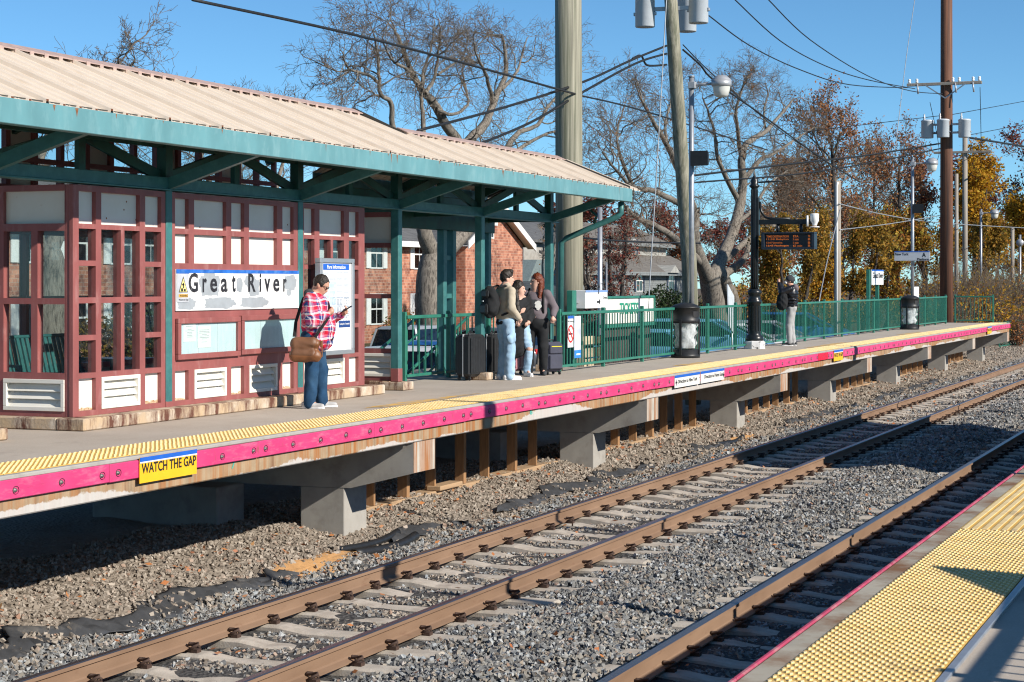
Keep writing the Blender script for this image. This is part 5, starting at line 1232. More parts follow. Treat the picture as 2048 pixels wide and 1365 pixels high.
part('chimney_vent', MB().bbox(xm-.3, xm+.3, YG-.05, YG+.02, zg+.9, zg+1.3, .02), M['housewhite'], bh)
# grey clapboard house right of the thick pole
YH = 46.0
gh = thing('grey_house', 'grey clapboard house with two tiers of brown shingle roof right of the thick pole', 'house', (150, YH, -1))
a, b = PX(1150, YH), PX(1395, YH); z1 = P(1300, 543, YH).z; z2 = P(1300, 511, YH).z; z3 = P(1300, 485, YH).z; z4 = P(1300, 452, YH).z
part('wall', MB().box(a, b, YH, YH+9, -1.3, z1), M['siding'], gh)
part('lower_roof', MB().prism([(YH-.6, z1-.1), (YH+2.6, z2+.15), (YH+2.6, z2-.05), (YH-.6, z1-.3)], 'x', a-.4, b+.4), M['shinglebr'], gh)
a2, b2 = PX(1180, YH+2.5), PX(1332, YH+2.5)
part('upper_wall', MB().box(a2, b2, YH+2.5, YH+9, z2-.5, z3+.1), M['sidingw'], gh)
part('upper_roof', MB().prism([(YH+1.9, z3), (YH+5.7, z4+.35), (YH+9.6, z3), (YH+9.6, z3-.2), (YH+5.7, z4+.15), (YH+1.9, z3-.2)], 'x', a2-.5, b2+.6), M['shinglebr'], gh)
part('eave', MB().bbox(a2-.5, b2+.6, YH+1.82, YH+1.9, z3-.25, z3+.02, .01).bbox(a-.4, b+.4, YH-.68, YH-.6, z1-.35, z1-.08, .01), M['siding'], gh)
navy_sh = mat('navy_shutter', (.03,.045,.075), .6)
for px_ in (1278, 1342): window(gh, PX(px_, YH), YH, P(px_, 582, YH).z, 1.5, 1.6, navy_sh)
window(gh, PX(1266, YH+2.5), YH+2.5, P(1266, 507, YH+2.5).z, 1.2, 1.1, navy_sh)
part('porch_gable', MB().prism([(PX(1336, YH-.7), z1-.1), (PX(1356, YH-.7), z1-.1), (PX(1346, YH-.7), z1+.5)], 'y', YH-.9, YH+1.2), M['sidingw'], gh)
YK = 50.0
dh = thing('dark_house', 'dark grey house with slate coloured roof seen between canopy posts', 'house', (130, YK, -1))
a, b = PX(1046, YK), PX(1180, YK); z1 = P(1080, 520, YK).z; z2 = P(1080, 478, YK).z; z3 = P(1080, 435, YK).z
part('wall', MB().box(a, b, YK, YK+8, -1.3, z1), mat('brown_wall', (.10,.075,.06), .9), dh)
part('upper_wall', MB().box(a, b, YK+.02, YK+8, z1, z2), M['siding'], dh)
part('roof', MB().prism([(YK-.6, z2-.1), (YK+4, z3+.2), (YK+8.6, z2-.1), (YK+8.6, z2-.3), (YK+4, z3), (YK-.6, z2-.3)], 'x', a-.5, b+.5), M['shingle'], dh)
part('band', MB().bbox(a, b, YK-.05, YK+.01, z1-.1, z1+.9, .01), M['concrete'], dh)
window(dh, PX(1108, YK), YK, P(1108, 556, YK).z, 1.4, 1.5, False)
part('porch_roof', MB().prism([(PX(1028, YK-4), -.1+P(1050, 560, YK-4).z), (PX(1078, YK-4), -.1+P(1050, 560, YK-4).z), (PX(1072, YK-4), P(1050, 520, YK-4).z), (PX(1046, YK-4), P(1050, 520, YK-4).z)], 'y', YK-5, YK), mat('green_slate', (.16,.20,.20), .8, var=.2, scale=8), dh)

# ------------------------------------------------------------ cars in the car park
def loft(mb, secs, mi=0, sm=True):
    n = len(secs[0]); o = len(mb.v)
    for s in secs: mb.v += [tuple(p) for p in s]
    for i in range(len(secs)-1):
        for k in range(n-1): mb.f.append([o+i*n+k, o+i*n+k+1, o+(i+1)*n+k+1, o+(i+1)*n+k]); mb.m.append(mi); mb.sm.append(sm)
    for e in (0, len(secs)-1): mb.f.append([o+e*n+k for k in range(n)]); mb.m.append(mi); mb.sm.append(False)
    return mb
def car(x, y, rz, paint, label, suv=False):
    t = thing('parked_car', label, 'car', (x, y, -1.298), rz, 'cars in the car park behind the railing'); hh = .12 if suv else 0
    def sec(xx, zb, zs, zt, w0, w1): return [(xx,-w0*.9,zb),(xx,-w0,zb+.15),(xx,-w0,zs),(xx,-w1,zt),(xx,w1,zt),(xx,w0,zs),(xx,w0,zb+.15),(xx,w0*.9,zb),(xx,-w0*.9,zb)]
    S = [(-2.22,.38,.62,.70,.70,.60),(-2.12,.22,.72,.90,.82,.72),(-1.7,.20,.82,.98,.88,.80),(-.9,.20,.86,.97,.90,.84),(.4,.20,.86,.97,.90,.84),(1.1,.20,.84,.95,.89,.80),(1.8,.20,.74,.84,.86,.74),(2.15,.24,.62,.70,.80,.64),(2.25,.38,.52,.58,.68,.55)]
    mb = MB(); loft(mb, [sec(a, b, c+hh, d+hh, e, f) for a, b, c, d, e, f in S])
    part('body', mb, paint, t, True)
    zb_, zt_ = .93+hh, 1.44+hh*1.6; r0, r1 = (-1.95 if suv else -1.55), .35
    base = [(-2.05 if suv else -1.95, -.74), (1.25, -.74), (1.25, .74), (-2.05 if suv else -1.95, .74)]; top = [(r0, -.58), (r1-.1, -.58), (r1-.1, .58), (r0, .58)]
    g = MB().add([(a, b, zb_) for a, b in base] + [(a*.97, b*.99, zt_-.05) for a, b in top], [(0,1,5,4),(1,2,6,5),(2,3,7,6),(3,0,4,7)])
    part('glasshouse', g, M['carglass'], t, True)
    rf_ = MB(); rf_.add([(a-.0, b*1.02, zt_-.06) for a, b in top] + [(a*.93+.0, b*.85, zt_+.02) for a, b in top], [(0,1,5,4),(1,2,6,5),(2,3,7,6),(3,0,4,7),(4,5,6,7)])
    for s in (-1, 1):
        for (xa, xb) in ((base[0][0], r0), (1.25, r1-.1), (-.45, -.4)): rf_.beam((xa, s*.745, zb_), (xb, s*.59, zt_-.04), .06, .05)
    part('roof', rf_, paint, t, True)
    for xx in (-1.38, 1.40):
        for s in (-1, 1):
            w_ = MB().lathe([(.19,-.1),(.31,-.1),(.33,-.07),(.33,.07),(.31,.1),(.19,.1)], (0,0,0), 18); w_.v = [(a+xx, s*.80 + c, b+.33) for a, b, c in w_.v]
            o = part('wheel', w_, M['tyre'], t, True); rm = MB().lathe([(0,.085),(.05,.09),(.19,.07),(.2,.06)], (0,0,0), 10, sm=False); rm.v = [(a+xx, s*(.80 + c), b+.33) for a, b, c in rm.v]
            link('rim', rm.mesh('rim', M['alu']), o)
    for s in (-1, 1):
        part('headlight', MB().bbox(2.02, 2.2, s*.5, s*.74, .58+hh, .70+hh, .03), M['chrome'], t, True)
        part('tail_light', MB().bbox(-2.2, -2.05, s*.55, s*.76, .68+hh, .84+hh, .02), M['red'], t, True)
        part('mirror', MB().bbox(.75, .92, s*.86, s*1.02, .92+hh, 1.04+hh, .03), paint, t, True)
    part('plate', MB().box(2.255, 2.265, -.25, .25, .42, .52), M['white'], t, True)
def paintm(n, c): return mat(n, c, .25, .2, var=.05, spec=.7)
cp = {'silver': paintm('silver_paint', (.36,.38,.41)), 'white': paintm('white_paint', (.72,.73,.74)), 'blue': paintm('blue_paint', (.03,.13,.36)), 'grey': paintm('grey_paint', (.09,.10,.115)), 'lightblue': paintm('pale_blue_paint', (.16,.38,.55)), 'black': paintm('black_paint', (.012,.013,.016))}
for px_, y_, c_, suv, lb in ((870, 17.0, 'white', 0, 'white car nearest the stair, left behind the wide gap railing'), (915, 18.2, 'blue', 0, 'dark blue car behind the stair handrail'), (850, 22.5, 'silver', 1, 'silver car behind the white one, under the brick house'), (960, 23.0, 'grey', 0, 'dark grey car in the second row, under the house gable'),
        (1328, 17.0, 'lightblue', 0, 'pale blue car beside the ticket kiosk'), (1420, 17.4, 'lightblue', 1, 'pale blue car right of the nearer bin'), (1470, 17.2, 'white', 0, 'white car left of the train display post'), (1535, 17.4, 'silver', 0, 'silver car behind the people at the railing'), (1600, 18, 'blue', 1, 'dark blue car right of the people at the railing'), (1210, 23.5, 'black', 0, 'black car far behind the arrow sign'),
        (330, 19, 'black', 0, 'dark car behind the left windows of the shelter'), (60, 17.5, 'white', 0, 'white car seen low through the left end glass of the shelter')):
    car(PX(px_, y_), y_, R(-90 + random.uniform(-3,3)) if y_ < 20 else R(random.choice((90, 0))), cp[c_], lb, bool(suv))
ac = thing('tilted_sign', 'pale tilted sign board on a post behind the railing right of the nearer bin', 'sign', (PX(1465, 14), 14, -1))
part('board', MB().beam((PX(1464, 14), 14, .2), (PX(1461, 14.2), 14.2, 1.36), .75, .03, up=(0,1,0)), mat('pale_board', (.50,.53,.55), .5), ac)
part('post', MB().tube([(PX(1464, 14.25), 14.25, -1.1), (PX(1464, 14.25), 14.25, .6)], .035, 8), M['galv'], ac)
# chain link fence at the rear of the platform void
cl = thing('chain_link_fence', 'chain link fence in the shadow behind the platform piers', 'fence', (10, 14.6, -1.3))
mb = MB(); z0_, z1_ = -1.2, -.28
x = 11.0; 
while x < 42: mb.beam((x, 14.6, z0_), (x+.92, 14.6, z1_), .006, .006); mb.beam((x+.92, 14.61, z0_), (x, 14.61, z1_), .006, .006); x += .075
wm_ = part('wire_mesh', mb, M['galv'], cl); wm_['kind'] = 'stuff'
for i in range(11): part('post', MB().tube([(11 + i*3.1, 14.62, -1.4), (11 + i*3.1, 14.62, -.2)], .03, 8), M['galv'], cl)
part('top_rail', MB().tube([(11, 14.6, -.27), (42, 14.6, -.27)], .02, 6), M['galv'], cl)

# ------------------------------------------------------------ trees
class Tree:
    def __init__(s, seed): s.r = np.random.default_rng(seed); s.tubes = []; s.tips = []
    def limb(s, pts, r0, r1, lvl, wig=.0):
        pts = [np.array(p, float) for p in pts]; out = []
        for i in range(len(pts)-1):
            p0, p1, p2, p3 = pts[max(0,i-1)], pts[i], pts[i+1], pts[min(len(pts)-1,i+2)]
            for k in range(4):
                f = k/4; q = .5*((2*p1)+(p2-p0)*f+(2*p0-5*p1+4*p2-p3)*f*f+(3*p1-p0-3*p2+p3)*f**3)
                out.append(q + (s.r.normal(size=3)*wig if i+k else 0))
        out.append(pts[-1]); n = len(out)
        rad = [r0 + (r1-r0)*(i/(n-1))**.8 for i in range(n)]
        s.tubes.append((np.array(out), np.array(rad), lvl)); return s.tubes[-1]
    def grow(s, p, d, L, r, lvl, cfg):
        n = 3 if lvl >= cfg['max'] else max(3, int(L/cfg.get('seg', .35)))
        pts = [np.array(p, float)]; d = np.array(d, float); d /= np.linalg.norm(d) + 1e-9
        for i in range(n):
            d = d + s.r.normal(size=3)*cfg['gnarl'] + np.array([0,0,cfg['up']]); d /= np.linalg.norm(d)
            pts.append(pts[-1] + d*L/n)
        rad = np.linspace(r, max(r*.5, cfg.get('rmin', .006)*.8), n+1); pts = np.array(pts)
        s.tubes.append((pts, rad, lvl))
        if lvl < cfg['max']: s.kids(pts, rad, lvl, L, cfg)
        else: s.tips += [pts[-1], pts[-2], (pts[0]+pts[1])/2]
    def kids(s, pts, rad, lvl, L, cfg, t0=.25, num=None):
        num = num or cfg['n'][min(lvl, len(cfg['n'])-1)]; n = len(pts)-1
        for k in range(num + 1):
            t = 1.0 if k == num else t0 + (1-t0)*(k + s.r.random())/num
            i = min(n-1, int(t*n)); f = t*n - i; p = pts[i]*(1-f) + pts[i+1]*f; r = rad[i]*(1-f) + rad[i+1]*f
            ax = pts[i+1]-pts[i]; ax = ax/(np.linalg.norm(ax)+1e-9); v = s.r.normal(size=3); v -= ax*v.dot(ax); v /= np.linalg.norm(v)
            an = s.r.uniform(*cfg['ang']) if k < num else s.r.uniform(.1, .4)
            d = ax*math.cos(an) + v*math.sin(an); d[2] += cfg.get('lift', .1)
            s.grow(p, d, L*s.r.uniform(*cfg.get('rl', (.42,.72)))*(1.15-.45*t if k < num else .8), max(cfg.get('rmin', .006), min(r*s.r.uniform(.5, .72), L*.6*.020)), lvl+1, cfg)
    def mesh(s, name, lo, hi, m):
        V, F = [], []; o = 0
        for pts, rad, lvl in s.tubes:
            if not lo <= lvl <= hi: continue
            if lvl <= 1: e = pts[-1]-pts[-2]; e = e/(np.linalg.norm(e)+1e-9); pts = np.concatenate([pts, [pts[-1]+e*rad[-1]*.5, pts[-1]+e*rad[-1]*.75]]); rad = np.concatenate([rad, [rad[-1]*.8, rad[-1]*.02]])
            n = (10, 8, 6, 5, 4, 3, 3, 3)[min(lvl, 7)]; k = len(pts)
            d = np.gradient(pts, axis=0); d /= np.linalg.norm(d, axis=1, keepdims=True) + 1e-9
            ref = np.array([.31, .55, .77]); x = np.cross(d, ref); x /= np.linalg.norm(x, axis=1, keepdims=True) + 1e-9; y = np.cross(d, x)
            a = np.arange(n)*2*math.pi/n
            ring = pts[:,None,:] + rad[:,None,None]*(x[:,None,:]*np.cos(a)[None,:,None] + y[:,None,:]*np.sin(a)[None,:,None])
            V.append(ring.reshape(-1,3)); i0 = o + (np.arange(k-1)[:,None]*n + np.arange(n)[None,:]); i1 = o + (np.arange(k-1)[:,None]*n + (np.arange(n)+1)[None,:] % n)
            F.append(np.stack([i0, i1, i1+n, i0+n], -1).reshape(-1,4)); o += k*n
        if not V: return None
        me = np_mesh(name, np.concatenate(V), [np.concatenate(F)]); me.materials.append(m); me.polygons.foreach_set('use_smooth', [True]*len(me.polygons)); return me
def leaf_mesh(tips, n, spread, size, m, r):
    tips = np.array(tips); p = tips[r.integers(0, len(tips), n)] + r.normal(size=(n,3))*spread
    a = r.normal(size=(n,3)); a /= np.linalg.norm(a, axis=1, keepdims=True); b = r.normal(size=(n,3)); b -= a*(a*b).sum(1,keepdims=True); b /= np.linalg.norm(b, axis=1, keepdims=True)
    s = (size*r.uniform(.6, 1.3, n))[:,None]; v = np.stack([p-a*s, p-b*s*.6, p+a*s, p+b*s*.6], 1).reshape(-1,3)
    me = np_mesh('leaves', v, [np.arange(4*n).reshape(n,4)]); me.materials.append(m); return me
def put_tree(T, base, label, name='oak_tree', cat='tree', grp=None, trunk=None, twig=None, split=1, leaf=None):
    base = np.array(base, float)
    for i in range(len(T.tubes)): T.tubes[i] = (T.tubes[i][0]-base, *T.tubes[i][1:])
    t = thing(name, label, cat, tuple(base), group=grp)
    link('trunk', T.mesh('trunk', 0, split, trunk or M['barkoak']), t)
    me = T.mesh('crown', split+1, 9, twig or M['twig'])
    if me: link('crown', me, t)['kind'] = 'stuff'
    if leaf:
        n, sp, sz, m = leaf; link('leaves', leaf_mesh([p-base for p in T.tips], n, sp, sz, m, T.r), t)['kind'] = 'stuff'
    return t
M['lf_rust'] = m_island('rust_leaf', [(0, (.22,.075,.035)), (.4, (.34,.13,.05)), (.75, (.44,.21,.08)), (1, (.30,.19,.12))], .7, .35)
M['lf_gold'] = m_island('gold_leaf', [(0, (.30,.12,.012)), (.4, (.50,.24,.015)), (.8, (.62,.36,.03)), (1, (.38,.33,.04))], .7, .4)
M['lf_olive'] = m_island('olive_yellow_leaf', [(0, (.13,.10,.018)), (.35, (.27,.17,.03)), (.7, (.45,.27,.04)), (.9, (.50,.22,.04)), (1, (.22,.22,.04))], .7, .4)
M['lf_red'] = m_island('dark_red_leaf', [(0, (.13,.03,.025)), (.5, (.22,.055,.04)), (1, (.30,.12,.07))], .7, .3)
M['lf_green'] = m_island('evergreen_leaf', [(0, (.012,.026,.010)), (.6, (.025,.05,.018)), (1, (.05,.075,.02))], .6, .2)
M['lf_mix'] = m_island('mixed_autumn_leaf', [(0, (.30,.10,.03)), (.3, (.40,.18,.03)), (.6, (.50,.34,.05)), (.85, (.22,.22,.04)), (1, (.16,.10,.06))], .7, .35)
OAK = dict(max=5, n=(3,3,4,4,3), ang=(.5,1.25), gnarl=.26, up=.012, seg=.17, rmin=.0056, lift=.0, rl=(.5,.82))
def limbs(T, spec, yb, jit=.9):
    for pts, r0, r1, lvl, nk in spec:
        n = len(pts); dy = T.r.uniform(-jit, jit) if lvl else 0
        q = [P(a, b, yb + dy*(i/(n-1)) + (c[0] if c else 0)) for i, (a, b, *c) in enumerate(pts)]
        pt, rd, l_ = T.limb(q, r0, r1, lvl, .012)
        L = float(np.linalg.norm(np.diff(pt, axis=0), axis=1).sum())
        if nk: T.kids(pt, rd, 1, min(2.6, max(1.1, L*.6)), OAK, .3, nk)
T = Tree(11)
limbs(T, [([(862,672),(858,600),(860,545),(868,510)], .50, .40, 0, 0), ([(868,515),(850,470),(852,425),(868,370),(905,300),(915,283),(895,255),(877,222),(862,200),(848,187),(835,165),(822,140),(810,112),(800,84),(790,62)], .30, .05, 1, 8),
  ([(868,520),(905,490),(955,430),(975,380),(945,310),(935,288),(958,262),(975,240),(985,210),(1002,175),(1012,140),(1010,105),(1003,70)], .32, .05, 1, 8),
  ([(960,420),(1000,340),(1018,290),(1040,265),(1075,250),(1095,215),(1125,180),(1150,150)], .16, .03, 1, 6), ([(1000,330),(1050,290),(1110,262),(1160,258)], .10, .03, 1, 5),
  ([(985,205),(978,170),(968,140),(955,115),(948,85)], .09, .025, 1, 5), ([(1002,180),(1030,150),(1045,110),(1055,75)], .08, .02, 1, 5), ([(872,218),(905,229),(936,210),(930,170),(925,140),(935,120)], .07, .025, 1, 4),
  ([(800,300),(785,250),(782,205),(762,190),(757,150),(755,110),(748,70)], .12, .025, 1, 7), ([(757,165),(735,150),(700,140),(690,125),(685,105)], .06, .02, 1, 6), ([(700,140),(680,155),(660,170)], .035, .015, 2, 4),
  ([(846,275),(845,220),(842,190),(848,140),(862,100),(868,55)], .09, .025, 1, 6), ([(850,187),(868,160),(875,120),(880,80),(878,40)], .08, .02, 1, 7), ([(822,145),(790,125),(775,105),(765,75)], .06, .02, 1, 6), ([(875,150),(915,125),(945,112),(975,108)], .05, .02, 1, 5)], 26)
put_tree(T, P(862, 680, 26), 'large bare oak with forked trunk rising behind the shelter roof', trunk=M['barkoak'], twig=M['twig'], split=2, leaf=(160, .1, .04, M['lf_red']))
T = Tree(5)
limbs(T, [([(1432,640),(1425,590),(1418,552)], .52, .45, 0, 0), ([(1470,640),(1462,600),(1450,572),(1439,547)], .42, .34, 0, 0),
  ([(1418,560),(1396,509),(1388,470),(1388,424),(1367,369),(1337,297),(1303,238),(1278,191)], .34, .04, 1, 14), ([(1425,555),(1440,525),(1468,458),(1485,382),(1483,322),(1494,288),(1532,263),(1562,229),(1587,199)], .36, .04, 1, 13),
  ([(1477,403),(1451,352),(1435,314),(1430,271),(1418,229),(1405,195)], .14, .03, 1, 11), ([(1485,325),(1477,271),(1473,221),(1485,178),(1494,157)], .13, .025, 1, 11), ([(1410,535),(1350,479),(1307,450),(1269,433),(1245,405),(1235,375)], .20, .04, 1, 12),
  ([(1450,520),(1511,467),(1541,454),(1565,443)], .16, .08, 1, 3), ([(1485,365),(1519,322),(1553,305),(1596,276),(1621,258)], .14, .03, 1, 11), ([(1445,550),(1477,530),(1494,505),(1500,470),(1510,430)], .22, .05, 1, 5),
  ([(1392,424),(1350,403),(1307,382),(1265,373),(1231,339),(1205,305)], .17, .03, 1, 12), ([(1337,300),(1330,250),(1340,210),(1345,180)], .08, .02, 1, 9), ([(1265,373),(1240,310),(1235,260),(1250,210)], .09, .02, 1, 10), ([(1470,450),(1505,420),(1530,380),(1560,350),(1585,340)], .12, .03, 1, 6), ([(1532,263),(1528,225),(1535,190),(1530,165)], .07, .02, 1, 6)], 22.5)
put_tree(T, P(1440, 650, 22.5), 'large bare oak with pale twisted limbs behind the display post', split=2, leaf=(900, .12, .045, M['lf_rust']))
T = Tree(8)
limbs(T, [([(92,700),(95,620),(100,560),(92,510)], .40, .33, 0, 0), ([(92,515),(120,450),(175,360),(215,240),(232,170),(238,130)], .24, .04, 1, 4), ([(95,530),(70,470),(60,380),(90,290),(110,250)], .22, .05, 1, 4), ([(218,220),(206,165),(203,125)], .07, .02, 1, 3), ([(228,180),(258,140),(270,118)], .06, .02, 1, 3)], 24)
put_tree(T, P(92, 710, 24), 'bare tree behind the left end of the shelter, its top above the roof', split=1)
T = Tree(18)
limbs(T, [([(475,700),(480,560),(470,480)], .33, .26, 0, 0), ([(470,480),(490,420),(480,360),(478,310),(474,262)], .2, .03, 1, 8), ([(470,490),(430,430),(420,370),(400,300)], .17, .03, 1, 7), ([(480,470),(540,410),(560,350),(575,290)], .15, .03, 1, 7)], 27)
put_tree(T, P(475, 710, 27), 'bare tree hidden behind the middle of the shelter, twigs over the ridge', split=1)
# trees with leaves
def simple_tree(seed, px_, y, ytop, wpx, label, leaf, trunk=M['darkbark'], name='autumn_tree', lv=4, n=(5,5,4,3), r=.2, low=.28, grp=None, twig=None, stems=1):
    T = Tree(seed); b = P(px_, 600, y); b.z = -1.33; top = P(px_, ytop, y); H = top.z - b.z; Zd = b.x*CO + b.y*SI; wd = wpx*Zd/F
    cfg = dict(max=lv, n=n, ang=(.5,1.15), gnarl=.16, up=.05, seg=max(.35, H/16), rmin=.011*Zd/90, lift=.12)
    for s_ in range(stems):
        off = np.array([T.r.normal()*.25*(stems > 1), T.r.normal()*.25*(stems > 1), 0]); ln = T.r.normal(size=2)*.10*H*(1 if stems > 1 else .3)
        pts, rad, l_ = T.limb([np.array(b)+off, np.array(b)+off+np.array([ln[0]*.4, ln[1]*.4, H*.3]), np.array(b)+off+np.array([ln[0]*.8, ln[1]*.8, H*.62]), np.array(b)+off+np.array([ln[0], ln[1], H*.86])], r, r*.3, 0, .03)
        T.kids(pts, rad, 0, wd*.62, cfg, low, n[0]*2 if stems == 1 else n[0])
    lf = None
    if leaf: cnt, sz, m = leaf; lf = (cnt, .16*Zd/90, sz*Zd/90, m)
    return put_tree(T, b, label, name, 'tree', grp, trunk, twig or trunk, 0, lf)
simple_tree(21, 1690, 24, 232, 300, 'wide tree with rust brown leaves left of the brown pole', (8000, .062, M['lf_rust']), r=.3, n=(8,5,4,3), lv=4, twig=M['twig'])
simple_tree(22, 1795, 27, 292, 190, 'rust brown tree just left of the brown pole', (5000, .06, M['lf_rust']), r=.28, twig=M['twig'])
simple_tree(23, 1950, 21, 330, 190, 'bright golden maple right of the brown pole', (15000, .075, M['lf_gold']), r=.25, n=(8,5,4,3))
simple_tree(24, 2060, 20, 415, 170, 'golden maple cut by the right edge', (11000, .075, M['lf_gold']), r=.22, n=(7,5,4,3))
simple_tree(25, 2035, 30, 290, 190, 'dark red tree behind the golden maples at the right edge', (4200, .07, M['lf_red']), r=.28, twig=M['twig'])
simple_tree(26, 1855, 25, 318, 110, 'dark red tree directly behind the brown pole', (4200, .07, M['lf_red']), r=.25, twig=M['twig'])
simple_tree(27, 1600, 19.5, 450, 150, 'low yellow green tree behind the person at the railing', (11000, .075, M['lf_olive']), r=.12, n=(6,5,4), lv=3, low=.12, stems=2)
simple_tree(28, 1700, 19, 455, 120, 'yellow green tree behind the short grey pole', (7600, .075, M['lf_olive']), r=.12, n=(6,5,4), lv=3, low=.12, stems=2)
simple_tree(29, 1545, 21, 500, 110, 'low orange tree behind the display post', (9000, .075, M['lf_mix']), r=.12, n=(6,5,4), lv=3, low=.1, stems=2)
simple_tree(30, 1780, 19.5, 440, 130, 'mixed orange and green tree behind the platform A sign', (8200, .075, M['lf_mix']), r=.14, n=(6,5,4), lv=3, low=.1, stems=2)
simple_tree(31, 1870, 17.5, 470, 110, 'olive tree behind the end of the railing', (6800, .075, M['lf_olive']), r=.12, n=(6,5,4), lv=3, low=.1, stems=2)
simple_tree(32, 1985, 18, 455, 110, 'green gold tree beyond the platform end', (7600, .075, M['lf_olive']), r=.13, n=(6,5,4), lv=3, low=.1, stems=2)
simple_tree(38, 1620, 30, 330, 220, 'twiggy grey brown tree left of the wide rust tree', (3000, .06, M['lf_rust']), r=.22, n=(9,6,5,3), twig=M['twig'])
simple_tree(39, 1740, 32, 300, 200, 'twiggy grey brown tree behind the platform A sign', (3000, .06, M['lf_rust']), r=.22, n=(9,6,5,3), twig=M['twig'])
simple_tree(33, 1655, 22, 520, 120, 'low golden tree right of the display', (6400, .075, M['lf_gold']), r=.12, n=(6,5,4), lv=3, low=.05, stems=3)
simple_tree(34, 1222, 22, 420, 72, 'dark red leaved small tree left of the grey house', (3200, .06, M['lf_red']), r=.13, n=(8,5,4,3), lv=4, low=.1, stems=3, twig=M['limb'])
simple_tree(35, 1190, 26, 470, 90, 'thin reddish tree right behind the thick pole', (1500, .06, M['lf_red']), r=.10, low=.1, stems=3, twig=M['limb'])
simple_tree(36, 1085, 19, 425, 70, 'slender bare sapling between the canopy posts', (60, .06, M['lf_rust']), r=.07, n=(5,4,3), lv=3, low=.3, stems=2, trunk=M['barkoak'], twig=M['limb'])
simple_tree(37, 1330, 66, 440, 150, 'dark red tree above the roof of the grey house', (3600, .07, M['lf_red']), r=.2, twig=M['twig'])
# the far wood: copies of two trees, each its own thing
far = [simple_tree(41, 1560, 45, 330, 170, 'far brown tree behind the bare oak', (2600, .09, M['lf_rust']), r=.28, grp='trees of the far wood', n=(6,4,3,3), twig=M['twig']), simple_tree(42, 1950, 42, 330, 170, 'far red brown tree behind the golden maple', (2600, .09, M['lf_red']), r=.28, grp='trees of the far wood', n=(6,4,3,3), twig=M['twig'])]
far_lb = ['above the dark house', 'between the two oaks', 'left of the grey house', 'behind the display post', 'left of the wide rust tree', 'behind the platform A sign', 'at the far right edge', 'behind the thick pole', 'behind the leaning pole', 'right of the grey house', 'over the brick gable', 'behind the wide rust tree']
for i, px_ in enumerate((1060, 1195, 1262, 1500, 1610, 1790, 2070, 1135, 1360, 1440, 1010, 1690)):
    s_ = far[i % 2]; c = copy_tree(s_); y = 62 + (i % 4)*5; q = P(px_, 600, y); c.location = (q.x, q.y, -1.33); sc = (.62 + .22*((i*37) % 10)/10)*(1 if px_ > 1480 else .72); c.scale = (1.7*sc, 1.7*sc, sc); c.rotation_euler = (0, 0, i*1.3)
    c['label'] = 'far autumn tree ' + far_lb[i]
# bushes
def bush(seed, c, rx, rz, n, size, m, label, stems=14, grp='shrubs behind the railing', name='shrub'):
    r = np.random.default_rng(seed); t = thing(name, label, 'shrub', c, group=grp); T = Tree(seed)
    for k in range(stems):
        a = r.uniform(0, 6.28); d = np.array([math.cos(a)*r.uniform(.1,.8), math.sin(a)*r.uniform(.1,.8), 1.0])
        T.grow(np.zeros(3) + np.array([d[0]*.2, d[1]*.2, 0]), d*np.array([rx, rx, rz])/max(rx, rz), rz*r.uniform(.7, 1.05), .02, 2, dict(max=3, n=(3,3,4), ang=(.3,.9), gnarl=.12, up=.05, seg=.3, rmin=.006))
    link('stems', T.mesh('stems', 0, 9, M['twig']), t)['kind'] = 'stuff'
    v = r.normal(size=(n,3)); v /= np.linalg.norm(v, axis=1, keepdims=True); rad = r.uniform(.55, 1.0, n)**.6
    lump = 1 + .18*np.sin(v[:,0]*5+seed) + .15*np.sin(v[:,1]*7+seed*2) + .12*np.sin(v[:,2]*9)
    p = v*(rad*lump)[:,None]*np.array([rx, rx, rz*.5]) + np.array([0,0,rz*.55])
    link('leaves', leaf_mesh(p, n, .05, size, m, r), t)['kind'] = 'stuff'; return t
q = P(1322, 600, 30); bush(51, (q.x, q.y, -1.29), 1.5, 2.3, 6000, .075, M['lf_green'], 'round dark evergreen shrub in front of the grey house')
q = P(1222, 600, 29); bush(52, (q.x, q.y, -1.29), 2.2, 1.6, 4000, .07, M['lf_green'], 'low dark shrub behind the ticket board')
q = P(1385, 600, 29); bush(53, (q.x, q.y, -1.29), 2.6, 2.0, 5000, .07, M['lf_green'], 'low dark shrub behind the nearer bin')
q = P(300, 600, 30); bush(54, (q.x, q.y, -1.29), 1.6, 2.0, 4000, .06, M['lf_green'], 'dark evergreen shrub seen through the left windows of the shelter')
q = P(215, 600, 31); bush(55, (q.x, q.y, -1.29), 1.3, 1.7, 3000, .06, M['lf_olive'], 'olive shrub seen through the left windows of the shelter')
q = P(820, 600, 30); bush(56, (q.x, q.y, -1.29), 1.3, 1.6, 2500, .06, M['lf_mix'], 'brown shrub at the foot of the oak behind the stair')
q = P(1505, 600, 26); bush(57, (q.x, q.y, -1.29), 2.6, 2.6, 5000, .08, M['lf_mix'], 'orange shrub left of the person photographing')
for i, (px_, y_, h_, lb) in enumerate(((1905, 12.9, 2.2, 'behind the end railing, left part'), (1935, 13.3, 2.5, 'behind the end railing, middle'), (1968, 12.6, 2.1, 'behind the end railing, right part'), (2000, 12.4, 2.4, 'right of the end railing'), (2030, 12.6, 2.6, 'between the right edge posts'), (2058, 11.8, 2.3, 'cut by the right edge'), (1880, 14.5, 2.3, 'at the foot of the brown pole'))):
    q = P(px_, 640, y_); bush(60+i, (q.x, q.y, -1.3), 1.9, h_*1.25, 1500, .055, M['lf_mix'] if i % 2 else M['lf_gold'], 'tangle of orange and yellow weeds ' + lb, stems=80, grp='weeds at the platform end')
